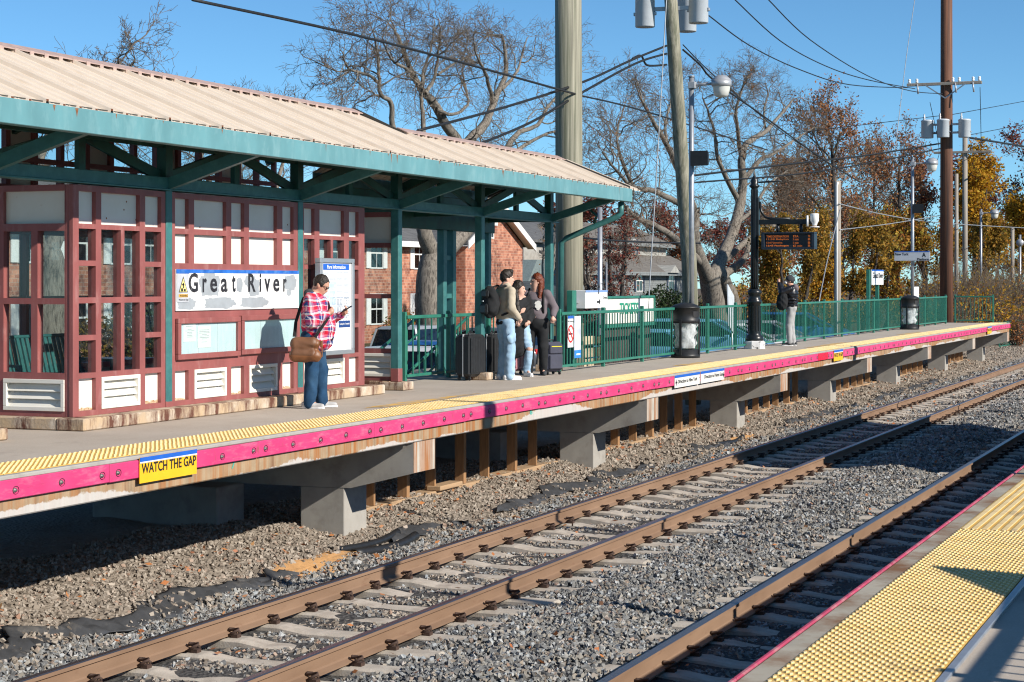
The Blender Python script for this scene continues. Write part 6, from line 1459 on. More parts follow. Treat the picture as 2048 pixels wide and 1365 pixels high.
q = P(2035, 690, 11.2); bush(71, (q.x, q.y, -1.5), 1.5, 1.5, 1500, .06, M['lf_rust'], 'dry brown brush on the bank at the right edge', stems=40, grp='weeds at the platform end')
ef = railing('low green fence on the bank below the platform end', (PX(2000, 11.6), 11.6), (PX(2075, 11.2), 11.2), .3, 1.2, -1.45, 3.0)
# ------------------------------------------------------------ people: smooth-blended bodies, clothes as children
def surface_nets(Fv, o, h):
    s = Fv < 0; nx, ny, nz = Fv.shape
    cnt = np.zeros((nx-1, ny-1, nz-1), np.float32); acc = np.zeros((nx-1, ny-1, nz-1, 3), np.float32)
    cor = [(i,j,k) for i in (0,1) for j in (0,1) for k in (0,1)]
    sl = lambda c: (slice(c[0], nx-1+c[0]), slice(c[1], ny-1+c[1]), slice(c[2], nz-1+c[2]))
    for a in cor:
        for ax in range(3):
            if a[ax]: continue
            b = list(a); b[ax] = 1; fa, fb = Fv[sl(a)], Fv[sl(b)]; m = (fa < 0) != (fb < 0)
            if not m.any(): continue
            t = np.where(m, fa/np.where(m, fa-fb, 1), 0)
            cnt += m
            for q in range(3): acc[..., q] += np.where(m, a[q] + (t if q == ax else 0), 0)
    act = cnt > 0; idx = -np.ones(act.shape, np.int64); idx[act] = np.arange(act.sum())
    V = (np.argwhere(act) + acc[act]/cnt[act][:,None])*h + o
    Q = []
    for ax in range(3):
        a0 = [slice(1, -1)]*3; a0[ax] = slice(0, -1); b0 = [slice(1, -1)]*3; b0[ax] = slice(1, None)
        sa, sb = s[tuple(a0)], s[tuple(b0)]
        for flip in (0, 1):
            m = (sa & ~sb) if not flip else (~sa & sb); p = np.argwhere(m)
            if not len(p): continue
            off = np.array([1,1,1]); off[ax] = 0; p = p + off; u, v = (ax+1) % 3, (ax+2) % 3
            e = np.eye(3, dtype=int); c = [p, p-e[u], p-e[u]-e[v], p-e[v]]
            q = np.stack([idx[tuple(x.T)] for x in c], 1); Q.append(q[:, ::-1] if flip else q)
    return V, np.concatenate(Q)
def blob_mesh(name, prims, h, m, cut=None, wr=0., wf=14.):
    """prims: ('c', a, b, ra, rb[, k]) tapered capsules, ('e', centre, radii[, k]) ellipsoids; '-' in front of the kind carves"""
    lo = np.full(3, 9e9); hi = -lo
    for p in prims:
        if p[0][0] == '-': continue
        if p[0] == 'c': A = np.array([p[1], p[2]], float); r = max(p[3], p[4]); lo = np.minimum(lo, A.min(0)-r); hi = np.maximum(hi, A.max(0)+r)
        else: c_, r = np.array(p[1], float), np.array(p[2], float); lo = np.minimum(lo, c_-r); hi = np.maximum(hi, c_+r)
    lo -= 4*h; hi += 4*h; n = np.ceil((hi-lo)/h).astype(int)+1
    ax = [lo[i] + h*np.arange(n[i]) for i in range(3)]; Fv = np.full(n, .2, np.float32)
    for p in prims:
        carve = p[0][0] == '-'; kd = p[0][-1]
        if kd == 'c':
            a, b = np.array(p[1], float), np.array(p[2], float); ra, rb = p[3], p[4]; k = p[5] if len(p) > 5 else .02
            l_, u_ = np.minimum(a-ra, b-rb), np.maximum(a+ra, b+rb); l_ = np.minimum(l_, np.minimum(a, b)-max(ra, rb)); u_ = np.maximum(u_, np.maximum(a, b)+max(ra, rb))
        else:
            c_, r = np.array(p[1], float), np.array(p[2], float); k = p[3] if len(p) > 3 else .02; l_, u_ = c_-r, c_+r
        l_ = l_-k-3*h; u_ = u_+k+3*h
        i0 = np.maximum(0, ((l_-lo)/h).astype(int)); i1 = np.minimum(n, np.ceil((u_-lo)/h).astype(int)+1)
        if (i1 <= i0).any(): continue
        S = tuple(slice(i0[i], i1[i]) for i in range(3))
        X, Y, Z = np.meshgrid(ax[0][S[0]], ax[1][S[1]], ax[2][S[2]], indexing='ij')
        if kd == 'c':
            ba = b-a; t = np.clip(((X-a[0])*ba[0]+(Y-a[1])*ba[1]+(Z-a[2])*ba[2])/max(ba.dot(ba), 1e-9), 0, 1)
            d = np.sqrt((X-a[0]-t*ba[0])**2+(Y-a[1]-t*ba[1])**2+(Z-a[2]-t*ba[2])**2) - (ra+(rb-ra)*t)
        else:
            q = np.sqrt(((X-c_[0])/r[0])**2+((Y-c_[1])/r[1])**2+((Z-c_[2])/r[2])**2); d = (q-1)*r.min()
        f0 = Fv[S]
        if carve: Fv[S] = np.maximum(f0, -d)
        else: hh = np.clip(.5+.5*(f0-d)/k, 0, 1); Fv[S] = f0*(1-hh)+d*hh - k*hh*(1-hh)
    if wr or cut:
        X, Y, Z = np.meshgrid(*ax, indexing='ij')
        if wr:
            rw = np.random.default_rng(len(prims)*7 + int(1e4*wr)); acc = 0
            for q in range(7): kx = rw.normal(size=3)*wf*2.1; acc = acc + np.sin(X*kx[0]+Y*kx[1]+Z*kx[2] + rw.uniform(0, 6.3) + 1.3*np.sin(Z*wf*rw.uniform(.4,1.2)+X*wf+Y*5))
            Fv = Fv + (wr*.42*acc).astype(np.float32)
        if cut: Fv = np.maximum(Fv, cut(X, Y, Z).astype(np.float32))
    V, Q = surface_nets(Fv, lo, h); me = np_mesh(name, V, [Q]); me.materials.append(m); me.polygons.foreach_set('use_smooth', [True]*len(me.polygons)); return me
def V3(*a): return np.array(a, float)
def hand(wr_, d, palm_n, curl, side, s=1.0):
    """wrist point, finger direction, palm normal; five separate curled fingers"""
    d = V3(*d); d /= np.linalg.norm(d); nrm = V3(*palm_n); nrm -= d*nrm.dot(d); nrm /= np.linalg.norm(nrm); sd = np.cross(d, nrm)*side
    wr_ = V3(*wr_); pc = wr_ + d*.045*s; out = [('c', wr_-d*.01, wr_+d*.06*s, .024*s, .030*s, .015), ('e', pc+d*.01, V3(.036,.036,.036)*s, .015)]
    for i, L in enumerate((.070, .078, .072, .056)):
        b = wr_ + d*.082*s + sd*(.027-.018*i)*s; c1 = d*math.cos(curl*.6)+nrm*math.sin(curl*.6); c2 = d*math.cos(curl*1.5)+nrm*math.sin(curl*1.5)
        m_ = b + c1*L*.5*s; e = m_ + c2*L*.5*s; out += [('c', b-d*.015, m_, .0095*s, .009*s, .004), ('c', m_, e, .009*s, .0075*s, .004)]
    tb = wr_ + d*.03*s + sd*.026*s; tm = tb + (sd*.7+d*.6+nrm*.3)*.035*s; out += [('c', tb, tm, .013*s, .011*s, .008), ('c', tm, tm+(d*.8+nrm*.5)*.03*s, .0105*s, .009*s, .004)]
    return out
def person(label, loc, rz, J, skin, clothes, hair, hairm, head=(0,0), extra_skin=(), scale=1.0, bulk=1.0, face=True):
    """J: joint dictionary in local metres (x forward, y left, z up); clothes: list of (name, prims, material, wrinkle)"""
    hd = V3(*J['head']); pitch, yaw = head
    Rm = np.array(Matrix.Rotation(yaw, 3, 'Z') @ Matrix.Rotation(pitch, 3, 'Y'))
    H = lambda *a: hd + Rm @ V3(*a)
    pr = [('e', H(0,0,.03), V3(.098,.078,.105), .02), ('e', H(.03,0,-.045), V3(.068,.060,.075), .03), ('e', H(.055,0,-.085), V3(.032,.034,.028), .02),
          ('c', H(.088,0,.012), H(.108,0,-.028), .010, .015, .012), ('e', H(.088,0,-.062), V3(.020,.026,.010), .008), ('c', H(.085,-.035,.034), H(.085,.035,.034), .012, .012, .012),
          ('e', H(-.005,.078,-.008), V3(.022,.012,.032), .006), ('e', H(-.005,-.078,-.008), V3(.022,.012,.032), .006),
          ('c', H(-.02,0,-.06), J['neck'], .052, .058, .03), ('c', J['neck'], J['chest'], .07, .12, .06), ('c', J['chest'], J['pelvis'], .125*bulk, .12*bulk, .08)]
    for s in ('L', 'R'):
        pr += [('c', J['neck'], J['sh'+s], .055, .058, .04), ('c', J['sh'+s], J['el'+s], .052, .042, .02), ('c', J['el'+s], J['wr'+s], .041, .027, .02),
               ('c', J['pelvis'], J['hip'+s], .10, .085, .05), ('c', J['hip'+s], J['kn'+s], .085, .055, .03), ('c', J['kn'+s], J['an'+s], .055, .038, .02),
               ('c', J['an'+s], V3(*J['an'+s]) + V3(*J.get('toe'+s, (.14,0,-.05)))*.6, .036, .022, .02)]
        pr += hand(J['wr'+s], J['hd'+s], J['pn'+s], J.get('cu'+s, .7), 1 if s == 'L' else -1)
    o = link('person', blob_mesh('person', pr, .0085, skin), None, loc, rz); o.scale = (scale,)*3
    tag(o, label, 'person')
    for nm, pp, m, w_ in clothes: link(nm, blob_mesh(nm, pp, .0105 if nm not in ('shoe', 'glasses', 'beanie') else .008, m, None, w_), o)
    hp = [(('e' if p[0] == 'e' else ('-e' if p[0] == '-e' else p[0])), *([H(*p[1])] + ([p[2]] if 'e' in p[0] else [H(*p[2])]) + list(p[3:]))) for p in hair]
    if hp: link('hair', blob_mesh('hair', hp, .008, hairm, None, .0025, 60.), o)
    if face:
        ey = MB()
        for s in (-1, 1): c_ = H(.086, s*.032, .018); ey.lathe([(0,.007),(.006,.005),(.0085,0),(.006,-.005),(0,-.007)], c_, 8)
        link('eyes', ey.mesh('eyes', M['ink']), o)
    return o, H
def shoe(an, toe=(.2,0), m=None):
    a = V3(*an); t = V3(toe[0], toe[1], 0); z0 = .03; f = V3(a[0], a[1], z0)
    return ('shoe', [('c', f - t*.28 + V3(0,0,.015), f + t*.25 + V3(0,0,.012), .043, .044, .02), ('c', f + t*.25, f + t*.85 - V3(0,0,.002), .044, .034, .02), ('c', f + V3(0,0,.02), f + V3(0,0,.075), .045, .043, .03)], m, 0)
def sole(par, an, toe, m):
    a = V3(*an); t = V3(toe[0], toe[1], 0); mb = MB(); L = np.linalg.norm(t); d = t/L; s = np.array([-d[1], d[0], 0]); pts = []
    for u, w_ in ((-.42,.0),(-.40,.03),(-.25,.042),(.2,.044),(.7,.043),(.95,.03),(1.04,.0)): pts.append((a[:2]+d[:2]*u*L, w_))
    ring = [(p[0]+s[0]*w_, p[1]+s[1]*w_) for p, w_ in pts] + [(p[0]-s[0]*w_, p[1]-s[1]*w_) for p, w_ in pts[::-1][1:-1]]
    mb.prism(ring, 'z', 0.0, .024); link('sole', mb.mesh('sole', m), par)
def cloth(name, c, var=.15, scale=9, bmp=.25, bs=160, **k): return mat(name, c, .9, var=var, scale=scale, bmp=bmp, bscale=bs, spec=.2, **k)
M['denim'] = cloth('dark_denim', (.018,.055,.115), .35, 7, dirt=(.04,.095,.17), dscale=4)
M['ldenim'] = cloth('light_denim', (.30,.45,.60), .2, 8, dirt=(.46,.58,.70), dscale=5)
M['khaki'] = cloth('beige_jacket', (.46,.40,.31), .1, 6)
M['mauve'] = cloth('mauve_hoodie', (.155,.13,.145), .12, 6)
M['char'] = cloth('charcoal_cloth', (.022,.023,.025), .3, 6)
M['dgrey'] = cloth('dark_grey_cloth', (.055,.06,.066), .2, 6)
M['lgrey'] = cloth('grey_sweatpants', (.36,.36,.36), .15, 6)
M['puffer'] = mat('black_puffer_nylon', (.012,.013,.017), .35, var=.3, scale=10)
M['leather'] = mat('tan_leather', (.22,.088,.034), .45, var=.3, scale=9, bmp=.15, bscale=120, dirt=(.14,.06,.028), dscale=5)
M['hairdk'] = mat('dark_hair', (.024,.018,.014), .5, var=.4, scale=60, bmp=.6, bscale=90)
M['hairred'] = mat('red_hair', (.14,.030,.010), .45, var=.4, scale=40, stretch=(3,3,.5), bmp=.6, bscale=60)
M['shoew'] = mat('white_trainer', (.72,.72,.72), .6, var=.1, scale=12)
M['shoeg'] = mat('grey_canvas_shoe', (.42,.41,.40), .8, var=.15, scale=14)
M['lens'] = mat('dark_lens', (.03,.03,.035), .15)
def m_plaid():
    m, t, b = new_mat('plaid_flannel'); tc = t.nodes.new('ShaderNodeTexCoord'); sp = t.nodes.new('ShaderNodeSeparateXYZ'); t.links.new(tc.outputs['Object'], sp.inputs[0])
    n = noise(t, tc.outputs['Object'], 5, 2); wob_ = mth(t, 'MULTIPLY_ADD', n, .10, -.05)
    def stripes(src, per, ph, stops):
        f = mth(t, 'FRACT', mth(t, 'ADD', mth(t, 'MULTIPLY', mth(t, 'ADD', src, wob_), 1/per), ph)); r = ramp(t, stops, f); r.color_ramp.interpolation = 'CONSTANT'; return r.outputs[0]
    red, blu, wht, pnk = (.58,.02,.045), (.022,.055,.20), (.78,.76,.78), (.62,.20,.28)
    u = mth(t, 'ADD', mth(t, 'MULTIPLY', sp.outputs[0], .8), mth(t, 'MULTIPLY', sp.outputs[1], .75))
    A = stripes(u, .17, .13, [(0, red), (.30, blu), (.50, wht), (.56, blu), (.66, red), (.72, wht), (.86, pnk)])
    B = stripes(sp.outputs[2], .16, .3, [(0, red), (.26, wht), (.32, blu), (.56, red), (.66, wht), (.80, blu), (.86, pnk)])
    v = t.nodes.new('ShaderNodeTexChecker'); v.inputs['Scale'].default_value = 420; t.links.new(tc.outputs['Object'], v.inputs[0])
    t.links.new(mixc(t, .5, A, B), b.inputs['Base Color']); b.inputs['Roughness'].default_value = .95; b.inputs['Specular IOR Level'].default_value = .15; return m
M['plaid'] = m_plaid()

# --- man in the plaid shirt, reading his phone
J = dict(head=(.075,0,1.535), neck=(.0,0,1.40), chest=(-.01,0,1.22), pelvis=(-.02,0,.90), shL=(-.01,.195,1.345), shR=(-.01,-.195,1.345),
         elL=(.12,.25,1.09), wrL=(.33,.13,1.16), hdL=(.5,-.15,.55), pnL=(-.5,-.6,.6), cuL=.9, elR=(.02,-.30,1.08), wrR=(.20,-.17,1.18), hdR=(.55,.5,.5), pnR=(-.6,.5,.2), cuR=1.3,
         hipL=(-.02,.10,.87), hipR=(-.02,-.10,.87), knL=(.06,.12,.47), knR=(-.01,-.12,.47), anL=(.06,.13,.09), anR=(-.05,-.13,.09), toeL=(.13,.02,-.05), toeR=(.13,-.03,-.05))
a_ = lambda k: V3(*J[k])
shirt = [('e', (.02,0,1.20), V3(.185,.235,.24), .05), ('e', (.055,0,1.02), V3(.215,.235,.22), .06), ('e', (.04,0,.84), V3(.195,.225,.15), .06), ('c', (-.02,-.12,1.36), (-.02,.12,1.36), .085, .085, .05)]
for s in 'LR': shirt += [('c', J['sh'+s], J['el'+s], .092, .080, .04), ('c', J['el'+s], a_('el'+s)*.12+a_('wr'+s)*.88, .078, .050, .03)]
shirt += [('-e', (.19,0,.80), V3(.07,.05,.16))]
tr_ = [('e', (-.02,0,.88), V3(.16,.19,.13), .05)]
for s in 'LR': tr_ += [('c', J['hip'+s], J['kn'+s], .122, .088, .04), ('c', J['kn'+s], a_('an'+s)+V3(0.01,0,-.035), .088, .074, .03)]
man, Hm = person('heavyset man in a red and blue plaid shirt looking down at his phone', (PX(629, 11.14), 11.14, 0), R(-72), J, M['skin'],
    [('plaid_shirt', shirt, M['plaid'], .0045), ('undershirt', [('e', (.045,0,.92), V3(.185,.20,.17), .05), ('e', (.075,0,1.15), V3(.145,.12,.2), .05)], M['char'], .003), ('jeans', tr_, M['denim'], .004), ('hood', [('c', (-.03,-.10,1.40), (-.03,.10,1.40), .06, .06, .05), ('c', (-.07,-.07,1.43), (-.07,.07,1.43), .055, .055, .05), ('c', (-.02,-.09,1.41), (.09,-.05,1.31), .045, .04, .04), ('c', (-.02,.09,1.41), (.09,.05,1.31), .045, .04, .04)], M['dgrey'], .005),
     shoe(J['anL'], (.2,.03), M['shoeg']), shoe(J['anR'], (.2,-.04), M['shoeg'])],
    [('e', (-.007,0,.033), V3(.1035,.0835,.1075), .02), ('-e', (.125,0,-.012), V3(.088,.14,.105)), ('-e', (.03,0,-.10), V3(.11,.14,.095))], M['hairdk'], (R(30), R(-4)))
for an, to in ((J['anL'], (.2,.03)), (J['anR'], (.2,-.04))): sole(man, an, to, M['shoew'])
gl = MB()
for s in (-1, 1):
    c_ = Hm(.103, s*.033, .014); gl.lathe([(0,-.003),(.022,-.003),(.022,.003),(0,.003)], (0,0,0), 12, 1); 
    k0 = len(gl.v) - 48
    Rg = np.array(Matrix.Rotation(R(30), 3, 'Y')); gl.v[k0:] = [tuple(c_ + Rg @ np.array((z, x, y*.8))) for x, y, z in gl.v[k0:]]
    gl.tube([Vector(Hm(.10, s*.052, .018)), Vector(Hm(.03, s*.082, .02)), Vector(Hm(-.01, s*.083, .012))], .0035, 5, 0)
gl.tube([Vector(Hm(.106,-.012,.018)), Vector(Hm(.106,.012,.018))], .003, 5, 0)
link('glasses', gl.mesh('glasses', [M['ink'], M['lens']]), man)
def world(o, p): return Vector(o.location) + Matrix.Rotation(o.rotation_euler.z, 3, 'Z') @ (Vector(p)*o.scale[0])
ph_c = world(man, (.40, .05, 1.235)); ph = thing('phone', 'black phone held in front of the man in plaid', 'phone', ph_c, R(-72))
pm2 = MB().bbox(-.006, .006, -.037, .037, -.075, .075, .004); Rp = Matrix.Rotation(R(58), 3, 'Y'); pm2.v = [tuple(Rp @ Vector(v)) for v in pm2.v]; part('case', pm2, M['black'], ph, True)
scn = MB().box(-.0075, -.0065, -.033, .033, -.07, .07); scn.v = [tuple(Rp @ Vector(v)) for v in scn.v]; part('screen', scn, mat('phone_screen', (.05,.12,.25), .15), ph, True)
lb_ = MB().lathe([(0,-.004),(.008,-.004),(.008,.002),(0,.002)], (0,0,0), 8); lb_.v = [tuple(Rp @ Vector((c+.008, a+.02, b+.055))) for a, b, c in lb_.v]; part('camera_lens', lb_, M['blue'], ph, True)
# shoulder bag of tan leather
bg_ = thing('messenger_bag', 'brown leather shoulder bag hanging at the hip of the man in plaid', 'bag', world(man, (-.06,-.31,.60)), R(-72))
def bag_body(): return MB().bbox(-.20, .20, -.075, .075, .0, .285, .035)
link('body', blob_mesh('body', [('c', (-.125,0,.075), (.125,0,.075), .075, .07, .05), ('c', (-.12,0,.20), (.115,0,.21), .07, .066, .06), ('c', (-.13,0,.04), (.13,0,.045), .05, .05, .05)], .01, M['leather'], None, .004), bg_)
link('flap', blob_mesh('flap', [('c', (-.125,-.022,.10), (.09,-.022,.09), .062, .058, .05), ('c', (-.12,-.018,.215), (.09,-.018,.222), .068, .064, .06), ('c', (-.11,.02,.235), (.09,.02,.24), .05, .05, .05)], .01, mat('worn_leather', (.17,.080,.042), .5, var=.25, scale=7, bmp=.15, bscale=90), None, .004), bg_)
part('buckle', MB().bbox(.185, .215, -.03, .03, .17, .25, .006).box(.205, .212, -.02, .02, .05, .17), M['leather'], bg_, True)
def strap_local(pts): return MB().add([(p[0]+dx, p[1]+dy, p[2]) for p in pts for dx, dy in ((-.02,0),(.02,0))], [(2*i, 2*i+1, 2*i+3, 2*i+2) for i in range(len(pts)-1)])
o_ = V3(-.06,-.31,.60)
sp_ = [V3(p) if False else np.array(p)-o_ for p in ((.04,-.31,.86),(.13,-.26,1.0),(.20,-.19,1.12),(.21,-.10,1.24),(.15,.0,1.34),(.06,.09,1.42),(-.05,.10,1.44),(-.14,.02,1.38),(-.16,-.08,1.27),(-.20,-.20,1.08),(-.20,-.31,.90))]
o2 = part('strap', strap_local(sp_), M['char'], bg_, True); o2.modifiers.new('t', 'SOLIDIFY').thickness = .006

# --- young man with a backpack, seen from behind
J = dict(head=(.03,0,1.63), neck=(0,0,1.49), chest=(-.01,0,1.30), pelvis=(0,0,.96), shL=(0,.18,1.43), shR=(0,-.18,1.43), elL=(.04,.26,1.16), wrL=(.14,.20,1.0), hdL=(.6,-.3,-.4), pnL=(0,-1,0),
         elR=(-.04,-.25,1.16), wrR=(.13,-.20,1.0), hdR=(.6,.3,-.5), pnR=(0,1,0), hipL=(0,.09,.93), hipR=(0,-.09,.93), knL=(.05,.11,.50), knR=(.02,-.11,.50), anL=(.0,.13,.09), anR=(-.02,-.15,.09))
jk = [('e', (0,0,1.30), V3(.145,.205,.22), .05), ('e', (.01,0,1.06), V3(.155,.195,.19), .06), ('c', (-.02,-.1,1.45), (-.02,.1,1.45), .07, .07, .05), ('c', (0,-.05,1.50), (0,.05,1.50), .062, .062, .03)]
for s in 'LR': jk += [('c', J['sh'+s], J['el'+s], .078, .068, .03), ('c', J['el'+s], a_('el'+s)*.05+a_('wr'+s)*.95, .068, .052, .03)]
tr_ = [('e', (0,0,.93), V3(.14,.165,.12), .05)]
for s in 'LR': tr_ += [('c', J['hip'+s], J['kn'+s], .108, .088, .04), ('c', J['kn'+s], a_('an'+s)+V3(.01,0,-.03), .088, .082, .03)]
tr_ += [('e', (.0,-.20,.68), V3(.075,.03,.09), .02)]
yx, yy_ = PX(1011, 11.52), 11.52
ym, Hy = person('young man in beige jacket and baggy light jeans facing away, wearing a backpack', (yx, yy_, 0), R(-38), J, M['skin2'],
    [('jacket', jk, M['khaki'], .0035), ('shirt_hem', [('e', (.01,0,.93), V3(.155,.185,.09), .04)], M['char'], .004), ('jeans', tr_, M['ldenim'], .004), shoe(J['anL'], (.2,.04), M['shoew']), shoe(J['anR'], (.2,-.05), M['shoew'])],
    [('e', (-.01,0,.055), V3(.110,.090,.104), .02), ('e', (.05,0,.12), V3(.05,.06,.035), .03), ('e', (-.05,0,.0), V3(.06,.075,.06), .03), ('-e', (.11,0,-.03), V3(.085,.13,.085)), ('-e', (.04,0,-.10), V3(.13,.12,.08))], M['hairdk'], (0, R(-22)))
for an, to in ((J['anL'], (.2,.04)), (J['anR'], (.2,-.05))): sole(ym, an, to, M['shoew'])
bp = thing('backpack', 'large black backpack on the back of the young man in beige', 'backpack', world(ym, (-.24,0,1.06)), R(-38))
link('body', blob_mesh('body', [('e', (-.02,0,.19), V3(.12,.16,.25), .05), ('e', (-.09,0,.10), V3(.08,.13,.15), .04), ('e', (-.06,0,.34), V3(.09,.13,.10), .04)], .012, M['char'], None, .005), bp)
part('pocket', MB().bbox(-.19, -.12, -.11, .11, .0, .17, .03), M['black'], bp, True)
part('top_pocket', MB().bbox(-.17, -.10, -.10, .10, .26, .40, .03), M['black'], bp, True)
for s in (-1, 1): part('strap', MB().tube([(.02, s*.11, .42), (.16, s*.12, .46), (.33, s*.13, .38), (.38, s*.135, .22), (.28, s*.17, .05), (.08, s*.15, -.02)], .018, 6), M['char'], bp, True)
part('buckle', MB().bbox(-.2, -.19, -.05, .0, .20, .22, .003), M['white'], bp, True)

# --- red haired woman with a suitcase
J = dict(head=(.02,0,1.575), neck=(0,0,1.43), chest=(-.01,0,1.24), pelvis=(0,0,.92), shL=(0,.18,1.37), shR=(0,-.18,1.37), elL=(-.02,.30,1.13), wrL=(.16,.30,1.0), hdL=(.3,-.1,-.9), pnL=(-.9,0,-.3), cuL=1.2,
         elR=(.03,-.26,1.12), wrR=(.18,-.12,1.02), hdR=(.5,.6,-.1), pnR=(-.5,.5,0), hipL=(0,.10,.90), hipR=(0,-.10,.90), knL=(.03,.12,.49), knR=(.03,-.12,.49), anL=(.0,.13,.09), anR=(0,-.13,.09))
ho = [('e', (.0,0,1.24), V3(.145,.195,.20), .05), ('e', (.015,0,1.03), V3(.155,.195,.17), .06), ('c', (-.02,-.1,1.39), (-.02,.1,1.39), .07, .07, .05), ('e', (.075,.0,1.22), V3(.09,.14,.09), .05)]
for s in 'LR': ho += [('c', J['sh'+s], J['el'+s], .082, .072, .03), ('c', J['el'+s], a_('el'+s)*.08+a_('wr'+s)*.92, .072, .046, .03)]
tr_ = [('e', (0,0,.88), V3(.165,.195,.14), .05)]
for s in 'LR': tr_ += [('c', J['hip'+s], J['kn'+s], .112, .088, .04), ('c', J['kn'+s], a_('an'+s), .088, .072, .03)]
wm, Hw = person('woman with long red hair in a grey hoodie, one hand on a suitcase', (PX(1073, 11.6), 11.6, 0), R(-166), J, M['skin2'],
    [('hoodie', ho, M['mauve'], .0035), ('hoodie_print', [('e', (.125,.0,1.19), V3(.045,.125,.105), .02)], M['dgrey'], .002), ('trousers', tr_, M['char'], .004), shoe(J['anL'], (.2,.03), M['dgrey']), shoe(J['anR'], (.2,-.03), M['dgrey'])],
    [('e', (-.02,0,.055), V3(.112,.096,.105), .02), ('c', (-.06,.065,.02), (.0,.11,-.26), .05, .035, .04), ('c', (-.06,-.065,.02), (.0,-.11,-.26), .05, .035, .04), ('c', (-.07,0,.0), (-.08,0,-.28), .07, .06, .04), ('-e', (.10,0,-.03), V3(.075,.068,.105))], M['hairred'], (R(2), R(-58)))
mb = MB()
for cy_, cz_, rr_ in ((.055, 1.22, .045), (.035, 1.17, .04), (.075, 1.17, .038), (.02, 1.22, .03), (-.07, 1.17, .035), (-.09, 1.20, .028), (.05,1.13,.03)):
    n = 9; mb.add([(.1735 - .25*cy_*cy_*4, cy_ + rr_*math.cos(6.28*i/n)*(1+.2*math.sin(3*i)), cz_ + rr_*math.sin(6.28*i/n)) for i in range(n)], [tuple(range(n))])
link('print', mb.mesh('print', M['paper']), wm)
st_ = MB()
for s in (-1, 1): st_.tube([(.12, s*.13, 1.05), (.155, s*.135, 1.2), (.10, s*.13, 1.36), (.0, s*.12, 1.46), (-.12, s*.12, 1.36)], .02, 6)
wb = thing('backpack', 'dark backpack worn by the red haired woman', 'backpack', wm.location, R(-166)); part('strap', st_, M['char'], wb, True)
link('body', blob_mesh('body', [('e', (-.22,0,1.2), V3(.09,.15,.20), .05)], .012, M['char']), wb)

# --- woman mostly hidden between them: long dark coat, ripped jeans
J = dict(head=(.02,0,1.46), neck=(0,0,1.32), chest=(0,0,1.14), pelvis=(0,0,.86), shL=(0,.16,1.27), shR=(0,-.16,1.27), elL=(.0,.22,1.02), wrL=(.12,.14,.92), hdL=(.6,-.3,-.3), pnL=(-.3,-.8,0),
         elR=(.0,-.22,1.02), wrR=(.12,-.14,.92), hdR=(.6,.3,-.3), pnR=(-.3,.8,0), hipL=(0,.09,.84), hipR=(0,-.09,.84), knL=(.15,.14,.46), knR=(.0,-.11,.46), anL=(.10,.12,.09), anR=(-.05,-.12,.09))
ct = [('e', (0,0,1.15), V3(.14,.19,.2), .05), ('e', (.0,0,.92), V3(.16,.19,.2), .06), ('c', (0,-.05,.75), (0,-.06,.48), .17, .19, .06), ('c', (-.02,-.1,1.28), (-.02,.1,1.28), .065, .065, .05)]
for s in 'LR': ct += [('c', J['sh'+s], J['el'+s], .072, .064, .03), ('c', J['el'+s], J['wr'+s], .064, .045, .03)]
tr_ = [('e', (0,0,.83), V3(.13,.16,.11), .05)]
for s in 'LR': tr_ += [('c', J['hip'+s], a_('hip'+s)*.12+a_('kn'+s)*.88, .095, .072, .03), ('c', a_('kn'+s)*.82+a_('an'+s)*.18, a_('an'+s), .07, .062, .03)]
gw, Hg = person('dark haired woman in a long black coat and ripped jeans, half hidden between the two', (PX(1037, 11.74), 11.74, 0), R(-140), J, M['skin2'],
    [('coat', ct, M['char'], .008), ('jeans', tr_, M['ldenim'], .006), shoe(J['anL'], (.19,.02), M['shoew']), shoe(J['anR'], (.19,-.02), M['shoew'])],
    [('e', (-.02,0,.05), V3(.112,.096,.105), .02), ('c', (-.06,.065,.02), (.04,.11,-.36), .05, .05, .04), ('c', (-.06,-.065,.02), (.04,-.11,-.36), .05, .05, .04), ('c', (-.07,0,.0), (-.08,0,-.36), .07, .07, .04), ('-e', (.10,0,-.03), V3(.075,.062,.1))], M['hairdk'], (R(5), R(60)))
for an, to in ((J['anL'], (.19,.02)), (J['anR'], (.19,-.02))): sole(gw, an, to, M['shoew'])

# --- person in a black puffer jacket at the railing, and the one beyond
J = dict(head=(.05,0,1.61), neck=(.01,0,1.47), chest=(0,0,1.28), pelvis=(0,0,.95), shL=(.02,.18,1.41), shR=(.02,-.18,1.41), elL=(.22,.24,1.33), wrL=(.30,.09,1.56), hdL=(.2,-.3,.8), pnL=(-.4,-.9,0), cuL=1.0,
         elR=(.20,-.25,1.30), wrR=(.30,-.08,1.55), hdR=(.2,.3,.8), pnR=(-.4,.9,0), cuR=1.0, hipL=(0,.09,.92), hipR=(0,-.09,.92), knL=(.06,.10,.50), knR=(.02,-.10,.50), anL=(.03,.12,.09), anR=(-.04,-.12,.09))
jk = [('e', (0,0,1.30), V3(.165,.215,.20), .05), ('c', (-.02,-.1,1.43), (-.02,.1,1.43), .075, .075, .05)]
for i in range(5): jk.append(('e', (0,0,1.0+i*.075), V3(.165,.205,.06), .012))
for s in 'LR':
    for i in range(4): f0, f1 = i/4, (i+1)/4; jk.append(('c', a_('sh'+s)*(1-f0)+a_('el'+s)*f0, a_('sh'+s)*(1-f1)+a_('el'+s)*f1, .078, .082, .012))
    for i in range(3): f0, f1 = i/3.3, (i+1)/3.3; jk.append(('c', a_('el'+s)*(1-f0)+a_('wr'+s)*f0, a_('el'+s)*(1-f1)+a_('wr'+s)*f1, .074-.01*i, .070-.01*i, .012))
tr_ = [('e', (0,0,.93), V3(.14,.165,.12), .05)]
